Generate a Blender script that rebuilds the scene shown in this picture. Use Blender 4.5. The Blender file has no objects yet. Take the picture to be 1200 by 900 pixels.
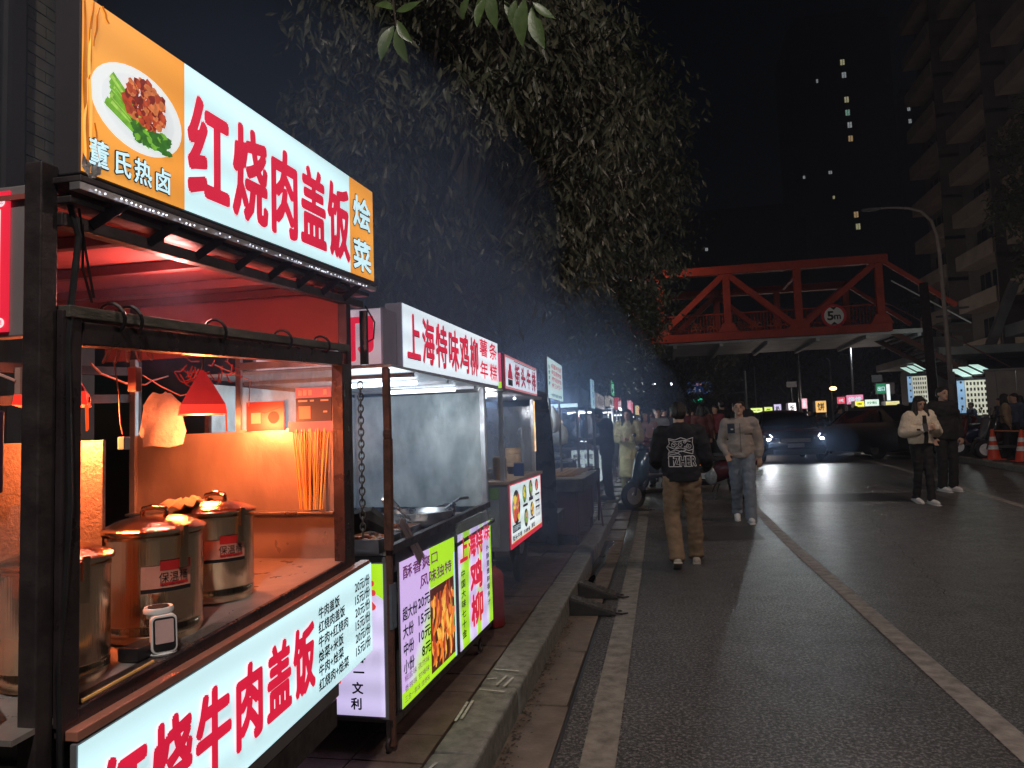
import bpy, bmesh, math, random
from math import sin, cos, pi, radians, sqrt
from mathutils import Vector, Matrix, Euler, noise
from mathutils.bvhtree import BVHTree
random.seed(7)
SC = bpy.context.scene
COL = SC.collection

# ------------------------------------------------------------------ camera
cam = bpy.data.cameras.new('camera')
camo = bpy.data.objects.new('camera', cam)
COL.objects.link(camo)
SC.camera = camo
cam.sensor_width = 36.0
cam.lens = 25.5
cam.clip_start = 0.05
cam.clip_end = 2000
_ps, _pt, _rl = radians(11.42), radians(4.0), radians(1.9)
_f = Vector((-sin(_ps) * cos(_pt), cos(_ps) * cos(_pt), sin(_pt)))
_r = Vector((cos(_ps), sin(_ps), 0))
_u = _r.cross(_f)
_r2 = _r * cos(_rl) - _u * sin(_rl)
_u2 = _u * cos(_rl) + _r * sin(_rl)
camo.matrix_world = Matrix(((_r2.x, _u2.x, -_f.x, 0), (_r2.y, _u2.y, -_f.y, 0), (_r2.z, _u2.z, -_f.z, 1.40), (0, 0, 0, 1)))

# ------------------------------------------------------------------ night sky
w = bpy.data.worlds.new("World")
SC.world = w
w.use_nodes = True
nt = w.node_tree
bg = nt.nodes['Background']
sky = nt.nodes.new('ShaderNodeTexSky')
sky.sky_type = 'NISHITA'
sky.sun_disc = False
sky.sun_elevation = radians(25)
sky.sun_rotation = radians(140)
nt.links.new(sky.outputs[0], bg.inputs[0])
bg.inputs[1].default_value = 0.0004
sun = bpy.data.lights.new('moon', 'SUN')
sun.energy = 0.02
sun.angle = radians(0.5)
sun.color = (0.8, 0.87, 1.0)
suno = bpy.data.objects.new('moon', sun)
COL.objects.link(suno)
suno.rotation_euler = Euler((radians(50), 0, radians(140)))
SC.view_settings.view_transform = 'Standard'
SC.view_settings.look = 'None'
SC.view_settings.exposure = 0.0
SC.view_settings.gamma = 1.0
SC.cycles.use_denoising = True
SC.cycles.max_bounces = 8
SC.cycles.diffuse_bounces = 3
SC.cycles.glossy_bounces = 3
SC.cycles.transparent_max_bounces = 12
SC.cycles.sample_clamp_indirect = 4.0
SC.cycles.caustics_reflective = False
SC.cycles.caustics_refractive = False

# ------------------------------------------------------------------ materials
MATS = {}
def _noise(n, l, scale, detail=4, rough=.55, coord='Object', stretch=None):
    tc = n.new('ShaderNodeTexCoord')
    t = n.new('ShaderNodeTexNoise')
    t.inputs['Scale'].default_value = scale
    t.inputs['Detail'].default_value = detail
    t.inputs['Roughness'].default_value = rough
    if stretch:
        mp = n.new('ShaderNodeMapping')
        mp.inputs['Scale'].default_value = stretch
        l.new(tc.outputs[coord], mp.inputs[0]); l.new(mp.outputs[0], t.inputs['Vector'])
    else:
        l.new(tc.outputs[coord], t.inputs['Vector'])
    return t.outputs['Fac']
def _ramp(n, l, fac, stops):
    r = n.new('ShaderNodeValToRGB')
    e = r.color_ramp.elements
    while len(e) < len(stops): e.new(0.5)
    for k, (p, c) in enumerate(stops):
        e[k].position = p; e[k].color = (*c, 1)
    l.new(fac, r.inputs[0])
    return r.outputs[0]
def mat(name, col, rough=.6, metal=0, var=.25, vs=8, bump=.0, bs=40, stretch=None, rvar=0, coat=0, spec=None, col2=None, alpha=None, trans=0, sub=0):
    if name in MATS: return MATS[name]
    m = bpy.data.materials.new(name); m.use_nodes = True
    n, l = m.node_tree.nodes, m.node_tree.links
    b = n['Principled BSDF']
    f = _noise(n, l, vs, 5, .6, 'Object', stretch)
    c2 = col2 or tuple(min(1, c * (1 + var)) for c in col)
    c1 = tuple(c * (1 - var) for c in col) if not col2 else col
    l.new(_ramp(n, l, f, [(.3, c1), (.7, c2)]), b.inputs['Base Color'])
    b.inputs['Roughness'].default_value = rough
    b.inputs['Metallic'].default_value = metal
    if spec is not None: b.inputs['Specular IOR Level'].default_value = spec
    if coat: b.inputs['Coat Weight'].default_value = coat; b.inputs['Coat Roughness'].default_value = .08
    if rvar:
        f2 = _noise(n, l, vs * 1.7, 4, .6, 'Object', stretch)
        mr = n.new('ShaderNodeMapRange')
        mr.inputs['From Min'].default_value = .3; mr.inputs['From Max'].default_value = .7
        mr.inputs['To Min'].default_value = max(.02, rough - rvar); mr.inputs['To Max'].default_value = min(1, rough + rvar)
        l.new(f2, mr.inputs['Value']); l.new(mr.outputs[0], b.inputs['Roughness'])
    if bump:
        bn = n.new('ShaderNodeBump')
        bn.inputs['Strength'].default_value = bump; bn.inputs['Distance'].default_value = .01
        l.new(_noise(n, l, bs, 6, .65, 'Object', stretch), bn.inputs['Height'])
        l.new(bn.outputs[0], b.inputs['Normal'])
    if alpha is not None: b.inputs['Alpha'].default_value = alpha
    if trans: b.inputs['Transmission Weight'].default_value = trans
    if sub: b.inputs['Subsurface Weight'].default_value = sub
    MATS[name] = m
    return m
def emi(name, col, s=1.0, var=.12, vs=2.5, base=None):
    """back-lit print or lamp: emits its own colour, slightly uneven"""
    if name in MATS: return MATS[name]
    m = bpy.data.materials.new(name); m.use_nodes = True
    n, l = m.node_tree.nodes, m.node_tree.links
    b = n['Principled BSDF']
    b.inputs['Base Color'].default_value = (*(base or tuple(c * .5 for c in col)), 1)
    b.inputs['Roughness'].default_value = .35
    b.inputs['Emission Color'].default_value = (*col, 1)
    f = _noise(n, l, vs, 3, .5)
    mr = n.new('ShaderNodeMapRange')
    mr.inputs['From Min'].default_value = .3; mr.inputs['From Max'].default_value = .7
    mr.inputs['To Min'].default_value = s * (1 - var); mr.inputs['To Max'].default_value = s * (1 + var)
    l.new(f, mr.inputs['Value']); l.new(mr.outputs[0], b.inputs['Emission Strength'])
    MATS[name] = m
    return m
def emigrad(name, stops, s, scale=1.5, stretch=(1, 1, 1)):
    if name in MATS: return MATS[name]
    m = bpy.data.materials.new(name); m.use_nodes = True
    n, l = m.node_tree.nodes, m.node_tree.links
    b = n['Principled BSDF']
    c = _ramp(n, l, _noise(n, l, scale, 1.5, .4, 'Object', stretch), stops)
    l.new(c, b.inputs['Emission Color']); l.new(c, b.inputs['Base Color'])
    tc = n.new('ShaderNodeTexCoord'); wv = n.new('ShaderNodeTexWave'); wv.bands_direction = 'Z'; wv.inputs['Scale'].default_value = 2.6; wv.inputs['Distortion'].default_value = .6; l.new(tc.outputs['Object'], wv.inputs['Vector'])
    mr = n.new('ShaderNodeMapRange'); mr.inputs['To Min'].default_value = s*.86; mr.inputs['To Max'].default_value = s*1.08; l.new(wv.outputs['Fac'], mr.inputs['Value']); l.new(mr.outputs[0], b.inputs['Emission Strength'])
    b.inputs['Roughness'].default_value = .35
    MATS[name] = m
    return m
def emidir(name, stops, s, ay, az, namt=.5, scale=3):
    """printed colour gradient across the sheet (y to the right, z up), broken by soft noise"""
    m = bpy.data.materials.new(name); m.use_nodes = True
    n, l = m.node_tree.nodes, m.node_tree.links
    b = n['Principled BSDF']; tc = n.new('ShaderNodeTexCoord'); sp = n.new('ShaderNodeSeparateXYZ'); l.new(tc.outputs['Generated'], sp.inputs[0])
    def mth(op, a, c):
        q = n.new('ShaderNodeMath'); q.operation = op
        for i, v in enumerate((a, c)):
            if isinstance(v, (int, float)): q.inputs[i].default_value = v
            else: l.new(v, q.inputs[i])
        return q.outputs[0]
    f = mth('ADD', mth('MULTIPLY', sp.outputs[1], ay), mth('MULTIPLY', sp.outputs[2], az))
    f = mth('ADD', f, mth('MULTIPLY', mth('SUBTRACT', _noise(n, l, scale, 2, .5), .5), namt))
    c = _ramp(n, l, f, stops); l.new(c, b.inputs['Emission Color']); l.new(c, b.inputs['Base Color'])
    b.inputs['Emission Strength'].default_value = s; b.inputs['Roughness'].default_value = .35
    MATS[name] = m
    return m
def glass(name, col=(.9, .95, .95), rough=.05, alpha=.25, dirt=.25):
    if name in MATS: return MATS[name]
    m = bpy.data.materials.new(name); m.use_nodes = True
    n, l = m.node_tree.nodes, m.node_tree.links
    b = n['Principled BSDF']
    b.inputs['Base Color'].default_value = (*col, 1)
    b.inputs['Roughness'].default_value = rough
    f = _noise(n, l, 9, 6, .7, 'Object', (1, 1, .35))
    mr = n.new('ShaderNodeMapRange')
    mr.inputs['From Min'].default_value = .4; mr.inputs['From Max'].default_value = .7
    mr.inputs['To Min'].default_value = alpha; mr.inputs['To Max'].default_value = min(1, alpha + dirt)
    l.new(f, mr.inputs['Value']); l.new(mr.outputs[0], b.inputs['Alpha'])
    MATS[name] = m
    return m

# ------------------------------------------------------------------ mesh builder
def pmat(o):
    m = o.matrix_basis.copy()
    while o.parent:
        o = o.parent
        m = o.matrix_basis @ m
    return m
class MB:
    def __init__(s): s.v = []; s.f = []
    def add(s, vs, fs):
        k = len(s.v); s.v += [Vector(p) for p in vs]; s.f += [tuple(i + k for i in f) for f in fs]; return s
    def box(s, x0, x1, y0, y1, z0, z1):
        return s.add([(x0,y0,z0),(x1,y0,z0),(x1,y1,z0),(x0,y1,z0),(x0,y0,z1),(x1,y0,z1),(x1,y1,z1),(x0,y1,z1)],
                     [(0,3,2,1),(4,5,6,7),(0,1,5,4),(1,2,6,5),(2,3,7,6),(3,0,4,7)])
    def bar(s, p, q, w, h=None, up=(0,0,1)):
        p, q = Vector(p), Vector(q); h = w if h is None else h
        d = (q - p).normalized(); up = Vector(up)
        if abs(d.dot(up)) > .98: up = Vector((0,1,0))
        a = d.cross(up).normalized() * (w / 2); b = a.cross(d).normalized() * (h / 2)
        vs = [p-a-b, p+a-b, p+a+b, p-a+b, q-a-b, q+a-b, q+a+b, q-a+b]
        return s.add(vs, [(0,1,2,3),(4,7,6,5),(0,4,5,1),(1,5,6,2),(2,6,7,3),(3,7,4,0)])
    def cone(s, p, q, r0, r1, n=12, cap=True):
        p, q = Vector(p), Vector(q); d = (q - p).normalized()
        a = d.orthogonal().normalized(); b = d.cross(a)
        vs = []
        for c, r in ((p, r0), (q, r1)):
            for k in range(n):
                t = 2 * pi * k / n
                vs.append(c + (a * cos(t) + b * sin(t)) * r)
        fs = [(k, (k+1) % n, n + (k+1) % n, n + k) for k in range(n)]
        if cap: fs += [tuple(range(n-1, -1, -1)), tuple(range(n, 2*n))]
        return s.add(vs, fs)
    def cyl(s, p, q, r, n=12): return s.cone(p, q, r, r, n)
    def tube(s, pts, r, n=6):
        pts = [Vector(p) for p in pts]; rings = []
        a = None
        for k, p in enumerate(pts):
            d = (pts[min(k+1, len(pts)-1)] - pts[max(k-1, 0)]).normalized()
            a = d.orthogonal().normalized() if a is None else (a - d * a.dot(d)).normalized()
            b = d.cross(a); rr = r[k] if isinstance(r, (list, tuple)) else r
            rings.append([p + (a * cos(2*pi*j/n) + b * sin(2*pi*j/n)) * rr for j in range(n)])
        vs = [v for rg in rings for v in rg]; fs = []
        for k in range(len(pts)-1):
            for j in range(n):
                fs.append((k*n+j, k*n+(j+1)%n, (k+1)*n+(j+1)%n, (k+1)*n+j))
        fs += [tuple(range(n-1, -1, -1)), tuple(range((len(pts)-1)*n, len(pts)*n))]
        return s.add(vs, fs)
    def lathe(s, c, prof, n=24, sx=1, sy=1):
        c = Vector(c); vs = []
        for r, z in prof:
            for k in range(n):
                t = 2*pi*k/n; vs.append(c + Vector((cos(t)*r*sx, sin(t)*r*sy, z)))
        fs = []
        for i in range(len(prof)-1):
            for k in range(n):
                fs.append((i*n+k, i*n+(k+1)%n, (i+1)*n+(k+1)%n, (i+1)*n+k))
        fs += [tuple(range(n-1, -1, -1)), tuple(range((len(prof)-1)*n, len(prof)*n))]
        return s.add(vs, fs)
    def ball(s, c, r, n=10, m=7, rot=None):
        c = Vector(c); r = (r, r, r) if isinstance(r, (int, float)) else r; vs = []; fs = []
        vs.append(Vector((0,0,-r[2])))
        for i in range(1, m):
            ph = -pi/2 + pi*i/m
            for k in range(n):
                t = 2*pi*k/n; vs.append(Vector((cos(t)*cos(ph)*r[0], sin(t)*cos(ph)*r[1], sin(ph)*r[2])))
        vs.append(Vector((0,0,r[2])))
        for k in range(n): fs.append((0, 1+(k+1)%n, 1+k))
        for i in range(m-2):
            for k in range(n):
                a = 1+i*n; fs.append((a+k, a+(k+1)%n, a+n+(k+1)%n, a+n+k))
        t = len(vs)-1; a = 1+(m-2)*n
        for k in range(n): fs.append((a+k, a+(k+1)%n, t))
        if rot is not None: vs = [rot @ v for v in vs]
        return s.add([v + c for v in vs], fs)
    def torus(s, c, R, r, ax=(0,0,1), n=20, m=8, arc=2*pi, a0=0):
        c = Vector(c); ax = Vector(ax).normalized(); a = ax.orthogonal().normalized(); b = ax.cross(a)
        full = arc > 6.28; cnt = n if full else n+1; vs = []; fs = []
        for i in range(cnt):
            t = a0 + arc*i/n; d = a*cos(t)+b*sin(t)
            for j in range(m):
                p = 2*pi*j/m; vs.append(c + d*(R + r*cos(p)) + ax*(r*sin(p)))
        for i in range(n if full else n):
            i2 = (i+1) % cnt
            for j in range(m): fs.append((i*m+j, i2*m+j, i2*m+(j+1)%m, i*m+(j+1)%m))
        return s.add(vs, fs)
    def prism(s, pts, off):
        pts = [Vector(p) for p in pts]; off = Vector(off); n = len(pts)
        return s.add(pts + [p + off for p in pts], [tuple(range(n-1,-1,-1)), tuple(range(n, 2*n))] + [(k, (k+1)%n, n+(k+1)%n, n+k) for k in range(n)])
    def poly(s, pts): return s.add(pts, [tuple(range(len(pts)))])
    def mesh(s, name='m'):
        me = bpy.data.meshes.new(name); me.from_pydata([tuple(v) for v in s.v], [], s.f); me.update(); return me
    def build(s, name, m, parent=None, smooth=False, bevel=0, local=False, warp=None):
        vs = [warp(v) for v in s.v] if warp else s.v
        if parent is not None and not local:
            inv = pmat(parent).inverted(); vs = [inv @ v for v in vs]
        loc = None
        if parent is None and not local and vs:
            x = [v.x for v in vs]; y = [v.y for v in vs]; z = [v.z for v in vs]
            loc = Vector(((min(x)+max(x))/2, (min(y)+max(y))/2, min(z))); vs = [v - loc for v in vs]
        me = bpy.data.meshes.new(name); me.from_pydata([tuple(v) for v in vs], [], s.f)
        bm = bmesh.new(); bm.from_mesh(me); bmesh.ops.recalc_face_normals(bm, faces=bm.faces); bm.to_mesh(me); bm.free()
        return link(name, me, m, parent, smooth, bevel, loc)
def link(name, me, m, parent=None, smooth=False, bevel=0, loc=None):
    o = bpy.data.objects.new(name, me); COL.objects.link(o)
    if m is not None and not me.materials: me.materials.append(m)
    if smooth:
        for p in me.polygons: p.use_smooth = True
        if smooth == 'auto':
            bm = bmesh.new(); bm.from_mesh(me)
            for e in bm.edges:
                if len(e.link_faces) == 2 and e.calc_face_angle(0) > .6: e.smooth = False
            bm.to_mesh(me); bm.free()
    if bevel:
        b = o.modifiers.new('bevel', 'BEVEL'); b.width = bevel; b.segments = 2; b.limit_method = 'ANGLE'
    if loc is not None: o.location = loc
    if parent is not None: o.parent = parent
    return o
def tag(o, label=None, cat=None, group=None, kind=None):
    if label: o['label'] = label
    if cat: o['category'] = cat
    if group: o['group'] = group
    if kind: o['kind'] = kind
    return o
def thing(name, label, cat, loc=(0,0,0), rz=0, group=None, kind=None):
    o = bpy.data.objects.new(name, None); COL.objects.link(o); o.empty_display_size = .1
    o.location = loc; o.rotation_euler = (0, 0, rz)
    return tag(o, label, cat, group, kind)
KIDS = {}
def dup(root, loc=None, rz=None, label=None, group=None, scale=None):
    def rec(o, par):
        c = o.copy(); COL.objects.link(c)
        if par is not None: c.parent = par
        for ch in [x for x in bpy.data.objects if x.parent == o and x != c]: rec(ch, c)
        return c
    c = rec(root, None)
    if loc is not None: c.location = loc
    if rz is not None: c.rotation_euler = (0, 0, rz)
    if label: c['label'] = label
    if group: c['group'] = group
    if scale: c.scale = (scale,)*3
    return c
def gz(y):
    t = max(0, min(1, (y - 8) / 14.0)); return .36 * t * t * (3 - 2 * t)

# ------------------------------------------------------------------ lettering (outline fonts turned into flat print)
_TX = {}
def _glyph(body):
    if body in _TX: return _TX[body]
    c = bpy.data.curves.new('t', 'FONT'); c.body = body; c.resolution_u = 2
    o = bpy.data.objects.new('t', c); COL.objects.link(o)
    dg = bpy.context.evaluated_depsgraph_get()
    me = bpy.data.meshes.new_from_object(o.evaluated_get(dg))
    v = [tuple(p.co) for p in me.vertices]; f = [tuple(p.vertices) for p in me.polygons]
    bpy.data.objects.remove(o); bpy.data.curves.remove(c); bpy.data.meshes.remove(me)
    _TX[body] = (v, f)
    return _TX[body]
def _w(b): v, f = _glyph(b); return max(p[0] for p in v)
EM = None
class Pl:
    """a flat surface: origin, u (reading direction), v (up); normal = u x v"""
    def __init__(s, O, U, V): s.O, s.U, s.V = Vector(O), Vector(U), Vector(V); s.N = s.U.cross(s.V).normalized()
    def p(s, u, v, h=0): return s.O + s.U * u + s.V * v + s.N * h
def front(X, k=0, y0=0, rz=0):
    """plane facing the road (+X); u = y, v = z"""
    return Pl((X, 0, 0 - k * y0), (0, 1, k), (0, 0, 1))
def facing(Y): return Pl((0, Y, 0), (1, 0, 0), (0, 0, 1))
def write(mb, body, pl, u0, v0, u1, v1, h=.001, bold=0, step=.00012, fit='em'):
    global EM
    if EM is None: EM = _w('国国') - _w('国')
    v, f = _glyph(body)
    cjk = all(ord(c) > 0x2E00 for c in body)
    if fit == 'box' or not cjk: x0, x1 = min(p[0] for p in v), max(p[0] for p in v)
    else: x0, x1 = 0, EM * len(body)
    if fit == 'box' or max(ord(c) for c in body) < 256: y0, y1 = min(p[1] for p in v), max(p[1] for p in v)
    else: y0, y1 = -.12 * EM, .90 * EM
    sx, sy = (u1 - u0) / (x1 - x0), (v1 - v0) / (y1 - y0)
    offs = [(0, 0)]
    if bold:
        n = 8
        offs = [(bold * cos(2*pi*k/n) * (v1-v0), bold * sin(2*pi*k/n) * (v1-v0)) for k in range(n)] + [(0, 0)]
    for i, (a, b) in enumerate(offs):
        mb.add([pl.p(u0 + (p[0]-x0)*sx + a, v0 + (p[1]-y0)*sy + b, h + i*step) for p in v], f)
def rect(mb, pl, u0, v0, u1, v1, h): return mb.add([pl.p(u0,v0,h), pl.p(u1,v0,h), pl.p(u1,v1,h), pl.p(u0,v1,h)], [(0,1,2,3)])
def slab(mb, pl, u0, v0, u1, v1, h0, h1):
    a = [pl.p(u0,v0,h0), pl.p(u1,v0,h0), pl.p(u1,v1,h0), pl.p(u0,v1,h0)]
    return mb.prism(a, pl.N * (h1 - h0))
def disc(mb, pl, u, v, ru, rv, h, n=28, jit=0, rnd=None, a0=0):
    return mb.add([pl.p(u + ru*cos(2*pi*k/n+a0)*(1+(rnd.uniform(-jit,jit) if rnd else 0)), v + rv*sin(2*pi*k/n+a0)*(1+(rnd.uniform(-jit,jit) if rnd else 0)), h) for k in range(n)], [tuple(range(n))])

# common materials
M_dark = mat('dark_painted_steel', (.075,.062,.066), .45, .6, .4, 12, .15, 60, rvar=.15)
M_black = mat('black_plastic', (.015,.015,.017), .4, 0, .3, 10, rvar=.1)
M_steel = mat('brushed_steel', (.48,.48,.49), .32, 1, .25, 6, .06, 90, (1,1,.2), rvar=.12)
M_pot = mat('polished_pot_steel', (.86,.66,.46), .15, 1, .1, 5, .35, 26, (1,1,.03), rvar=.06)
M_alu = mat('aluminium_frame', (.5,.5,.52), .4, .9, .2, 10, .1, 60, rvar=.1)
M_rust = mat('rusty_frame', (.10,.05,.04), .7, .4, .5, 30, .4, 80, col2=(.22,.10,.07))
M_white = mat('white_plastic', (.72,.72,.72), .4, 0, .06, 6)
M_grey = mat('grey_panel', (.22,.22,.24), .5, .2, .15, 6, .08, 50)
M_rubber = mat('rubber', (.02,.02,.02), .8, 0, .3, 30)
M_redp = mat('red_plastic', (.55,.03,.02), .35, 0, .15, 8)
M_skin = mat('skin', (.55,.34,.25), .5, 0, .08, 20, sub=.1)
M_hair = mat('black_hair', (.012,.010,.010), .45, 0, .4, 60, .6, 120, (6,6,1))
M_whiteglow = emi('led_white_light', (.85,.93,1.0), 5, .05)
M_inkred = emi('backlit_red_ink', (.62,.012,.045), 1.0, .1, 6)
M_inkblack = mat('black_ink', (.012,.012,.015), .5, 0, .1, 10)
M_inkwhite = emi('backlit_white_ink', (.62,.88,.95), .95, .05)
# ================================================================== THE SETTING
def strip(name, m, x0, x1, ys, dz, kind='structure', n=1, xf=None):
    b = MB(); vs = []; fs = []
    for y in ys:
        for k in range(n + 1):
            x = x0 + (x1 - x0) * k / n
            if xf: x = xf(x, y)
            vs.append((x, y, gz(y) + dz))
    for j in range(len(ys) - 1):
        for k in range(n):
            a = j * (n + 1) + k; fs.append((a, a + 1, a + n + 2, a + n + 1))
    b.add(vs, fs)
    return tag(b.build(name, m), kind=kind)
YS = [-30, -10, 0, 4, 8] + [8 + .7 * k for k in range(1, 21)] + [26, 35, 60, 120, 300]
# asphalt: dark aggregate, damp in places
def asphalt():
    m = bpy.data.materials.new('damp_asphalt'); m.use_nodes = True
    n, l = m.node_tree.nodes, m.node_tree.links; b = n['Principled BSDF']
    g = _noise(n, l, 52, 2, .85); big = _noise(n, l, .7, 5, .6); mid = _noise(n, l, 5, 5, .6)
    c1 = _ramp(n, l, g, [(.42, (.016,.0155,.0155)), (.52, (.08,.077,.075)), (.62, (.32,.31,.30))])
    c2 = _ramp(n, l, big, [(.3, (.55,.55,.56)), (.7, (1.15,1.12,1.1))])
    mx = n.new('ShaderNodeMix'); mx.data_type = 'RGBA'; mx.blend_type = 'MULTIPLY'; mx.inputs[0].default_value = 1
    l.new(c1, mx.inputs[6]); l.new(c2, mx.inputs[7]); l.new(mx.outputs[2], b.inputs['Base Color'])
    r = n.new('ShaderNodeMapRange'); r.inputs['From Min'].default_value = .3; r.inputs['From Max'].default_value = .7
    r.inputs['To Min'].default_value = .28; r.inputs['To Max'].default_value = .42
    l.new(mid, r.inputs['Value']); l.new(r.outputs[0], b.inputs['Roughness'])
    bn = n.new('ShaderNodeBump'); bn.inputs['Strength'].default_value = 1; bn.inputs['Distance'].default_value = .02
    l.new(_noise(n, l, 34, 5, .85), bn.inputs['Height'])
    bn2 = n.new('ShaderNodeBump'); bn2.inputs['Strength'].default_value = .12; bn2.inputs['Distance'].default_value = .03
    l.new(_noise(n, l, 6, 3, .6), bn2.inputs['Height']); l.new(bn.outputs[0], bn2.inputs['Normal']); l.new(bn2.outputs[0], b.inputs['Normal'])
    return m
M_asph = asphalt()
M_paint = mat('worn_road_paint', (.10,.09,.075), .6, 0, .35, 11, .6, 90, col2=(.30,.27,.23))
M_paintw = mat('white_road_paint', (.12,.11,.10), .55, 0, .35, 11, .5, 90, col2=(.38,.35,.32))
M_conc = mat('gutter_concrete', (.105,.080,.062), .62, 0, .35, 5, .5, 45, col2=(.20,.155,.12), rvar=.18)
M_kerb = mat('kerb_granite', (.11,.11,.10), .6, 0, .3, 18, .6, 90, col2=(.27,.265,.235), rvar=.12)
M_paver = mat('brown_paver', (.085,.055,.045), .55, 0, .35, 9, .4, 80, col2=(.16,.11,.09), rvar=.15)
M_joint = mat('dirty_joint', (.03,.025,.022), .9, 0, .3, 30, .4, 60)
strip('ground', mat('far_ground', (.03,.03,.03), .9), -400, 400, YS, -.05)
strip('road', M_asph, -.52, 7.35, YS, 0, n=3)
strip('road_line', M_paint, -.40, -.25, [y for y in YS if y >= 0 and y < 130], .004)
strip('road_line', M_paintw, 1.38, 1.51, [y for y in YS if y >= 0 and y < 130], .004)
strip('road_line', M_paintw, 0, .13, [y for y in YS if y >= 0 and y < 50], .004, xf=lambda x, y: x + 5.05 + .031 * max(0, y - 8))
strip('asphalt_seam', mat('tar_seam', (.012,.012,.012), .4, 0, .2, 20), -.52, -.505, [y for y in YS if 0 <= y < 60], .003)
# gutter of cast slabs, one slab after another
gut = tag(strip('gutter', M_joint, -.80, -.52, YS, -.012))
rng = random.Random(3)
def piece(name, par, m, x0, x1, y0, y1, z0, z1, bev=.006, wob=0):
    b = MB(); b.box(x0, x1, y0, y1, z0, z1)
    if wob:
        for k in range(4, 8): b.v[k].z += rng.uniform(-wob, wob)
    o = b.build(name, m, par, bevel=bev)
    return o
for k in range(26):
    y0 = 1.0 + k * .93; z = gz(y0 + .45)
    piece('gutter_slab', gut, M_conc, -.79, -.53 + rng.uniform(-.006, .006), y0 + .008, y0 + .922, z - .05, z + .006, .004, .003)
kerb = MB(); kerb.box(-.94, -.76, -20, 26, -.2, .10); kerb = tag(kerb.build('kerb', M_joint), kind='structure')
for k in range(30):
    y0 = .52 + k * .78; z = gz(y0 + .4)
    piece('kerb_stone', kerb, M_kerb, -.95, -.75 + rng.uniform(-.008, .006), y0 + .008, y0 + .770, z - .02, z + .15 + rng.uniform(-.007, .006), .014, .004)
pav = tag(strip('pavement', M_joint, -12, -.95, YS, .128), kind='structure')
cnt = 0
for j in range(46):
    y0 = 1.2 + j * .26
    for i in range(6):
        x1 = -.96 - i * .30; z = gz(y0 + .13) + .145
        piece('paver', pav, M_paver, x1 - .292, x1, y0 + .004, y0 + .256, z - .03, z + rng.uniform(-.003, .004), 0, .0015); cnt += 1
b = MB()
for j in range(70):
    y0 = 1.2 + (46 + j) * .26
    for i in range(10):
        x1 = -.96 - i * .30; z = gz(y0 + .13) + .145; b.box(x1 - .292, x1, y0 + .004, y0 + .256, z - .03, z + rng.uniform(-.003, .004))
tag(b.build('paver', M_paver, pav), kind='stuff')
# chalk marks on the kerb
b = MB(); M_chalk = mat('chalk_mark', (.5,.5,.46), .8, 0, .4, 60)
for (x0, y0, x1, y1) in ((-.93,3.86,-.79,3.84), (-.93,3.55,-.80,3.53), (-.93,3.70,-.88,3.72), (-.86,3.62,-.84,3.76), (-.82,3.60,-.80,3.74), (-.94,3.15,-.945,3.38), (-.92,3.18,-.925,3.40), (-.93,2.6,-.90,2.75), (-.94,6.5,-.78,6.48), (-.94,6.36,-.78,6.34), (-.94,6.1,-.78,6.08)):
    d = Vector((x1-x0, y1-y0, 0)).normalized(); a = Vector((-d.y, d.x, 0)) * .006; p, q = Vector((x0, y0, .158)), Vector((x1, y1, .158))
    b.add([p-a, q-a, q+a, p+a], [(0,1,2,3)])
tag(b.build('chalk_mark', M_chalk), kind='structure')
# leaf litter and grit along the foot of the kerb
b = MB()
for k in range(1400):
    y = 1.5 + (rng.random() ** 1.6) * 14; x = -.745 + abs(rng.gauss(0, .035)); s = rng.uniform(.003, .012); a = rng.uniform(0, pi)
    z = gz(y) + .010
    b.add([(x + s*cos(a), y + s*sin(a), z), (x - s*sin(a)*.6, y + s*cos(a)*.6, z + s*.4), (x - s*cos(a), y - s*sin(a), z), (x + s*sin(a)*.6, y - s*cos(a)*.6, z + s*.2)], [(0,1,2,3)])
tag(b.build('grit', mat('grit', (.02,.016,.012), .7, 0, .5, 90, col2=(.09,.07,.05))), kind='stuff')
# wet patch in the gutter
b = MB()
wet = mat('standing_water', (.02,.025,.03), .06, 0, .1, 6, .25, 25)
for (yy, ww, ll) in ((7.6,.05,.9), (6.7,.035,.5), (9.0,.06,.8)):
    b.add([(-.70 + ww*cos(t)*(1+.3*sin(3*t)), yy + ll*sin(t), gz(yy) + .0115) for t in [2*pi*k/24 for k in range(24)]], [tuple(range(24))])
tag(b.build('puddle', wet), kind='structure')
# a shallow cover set in the road, little litter
b = MB(); b.lathe((.48, 6.6, 0), [(.0,.004), (.30,.004), (.31,.0045)], 28)
# right hand kerb and forecourt
strip('forecourt', mat('forecourt_paving', (.075,.06,.05), .7, 0, .3, 3, .4, 30), 7.55, 60, YS, .10)
kr = MB(); 
for j in range(len(YS)-1):
    pass
kerb2 = tag(strip('kerb_right', M_joint, 7.36, 7.56, YS, .06))
for k in range(34):
    y0 = 6 + k * .99; z = gz(y0 + .5)
    piece('kerb_stone', kerb2, M_kerb, 7.36, 7.55, y0, y0 + .98, z - .02, z + .12, .012)

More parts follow.
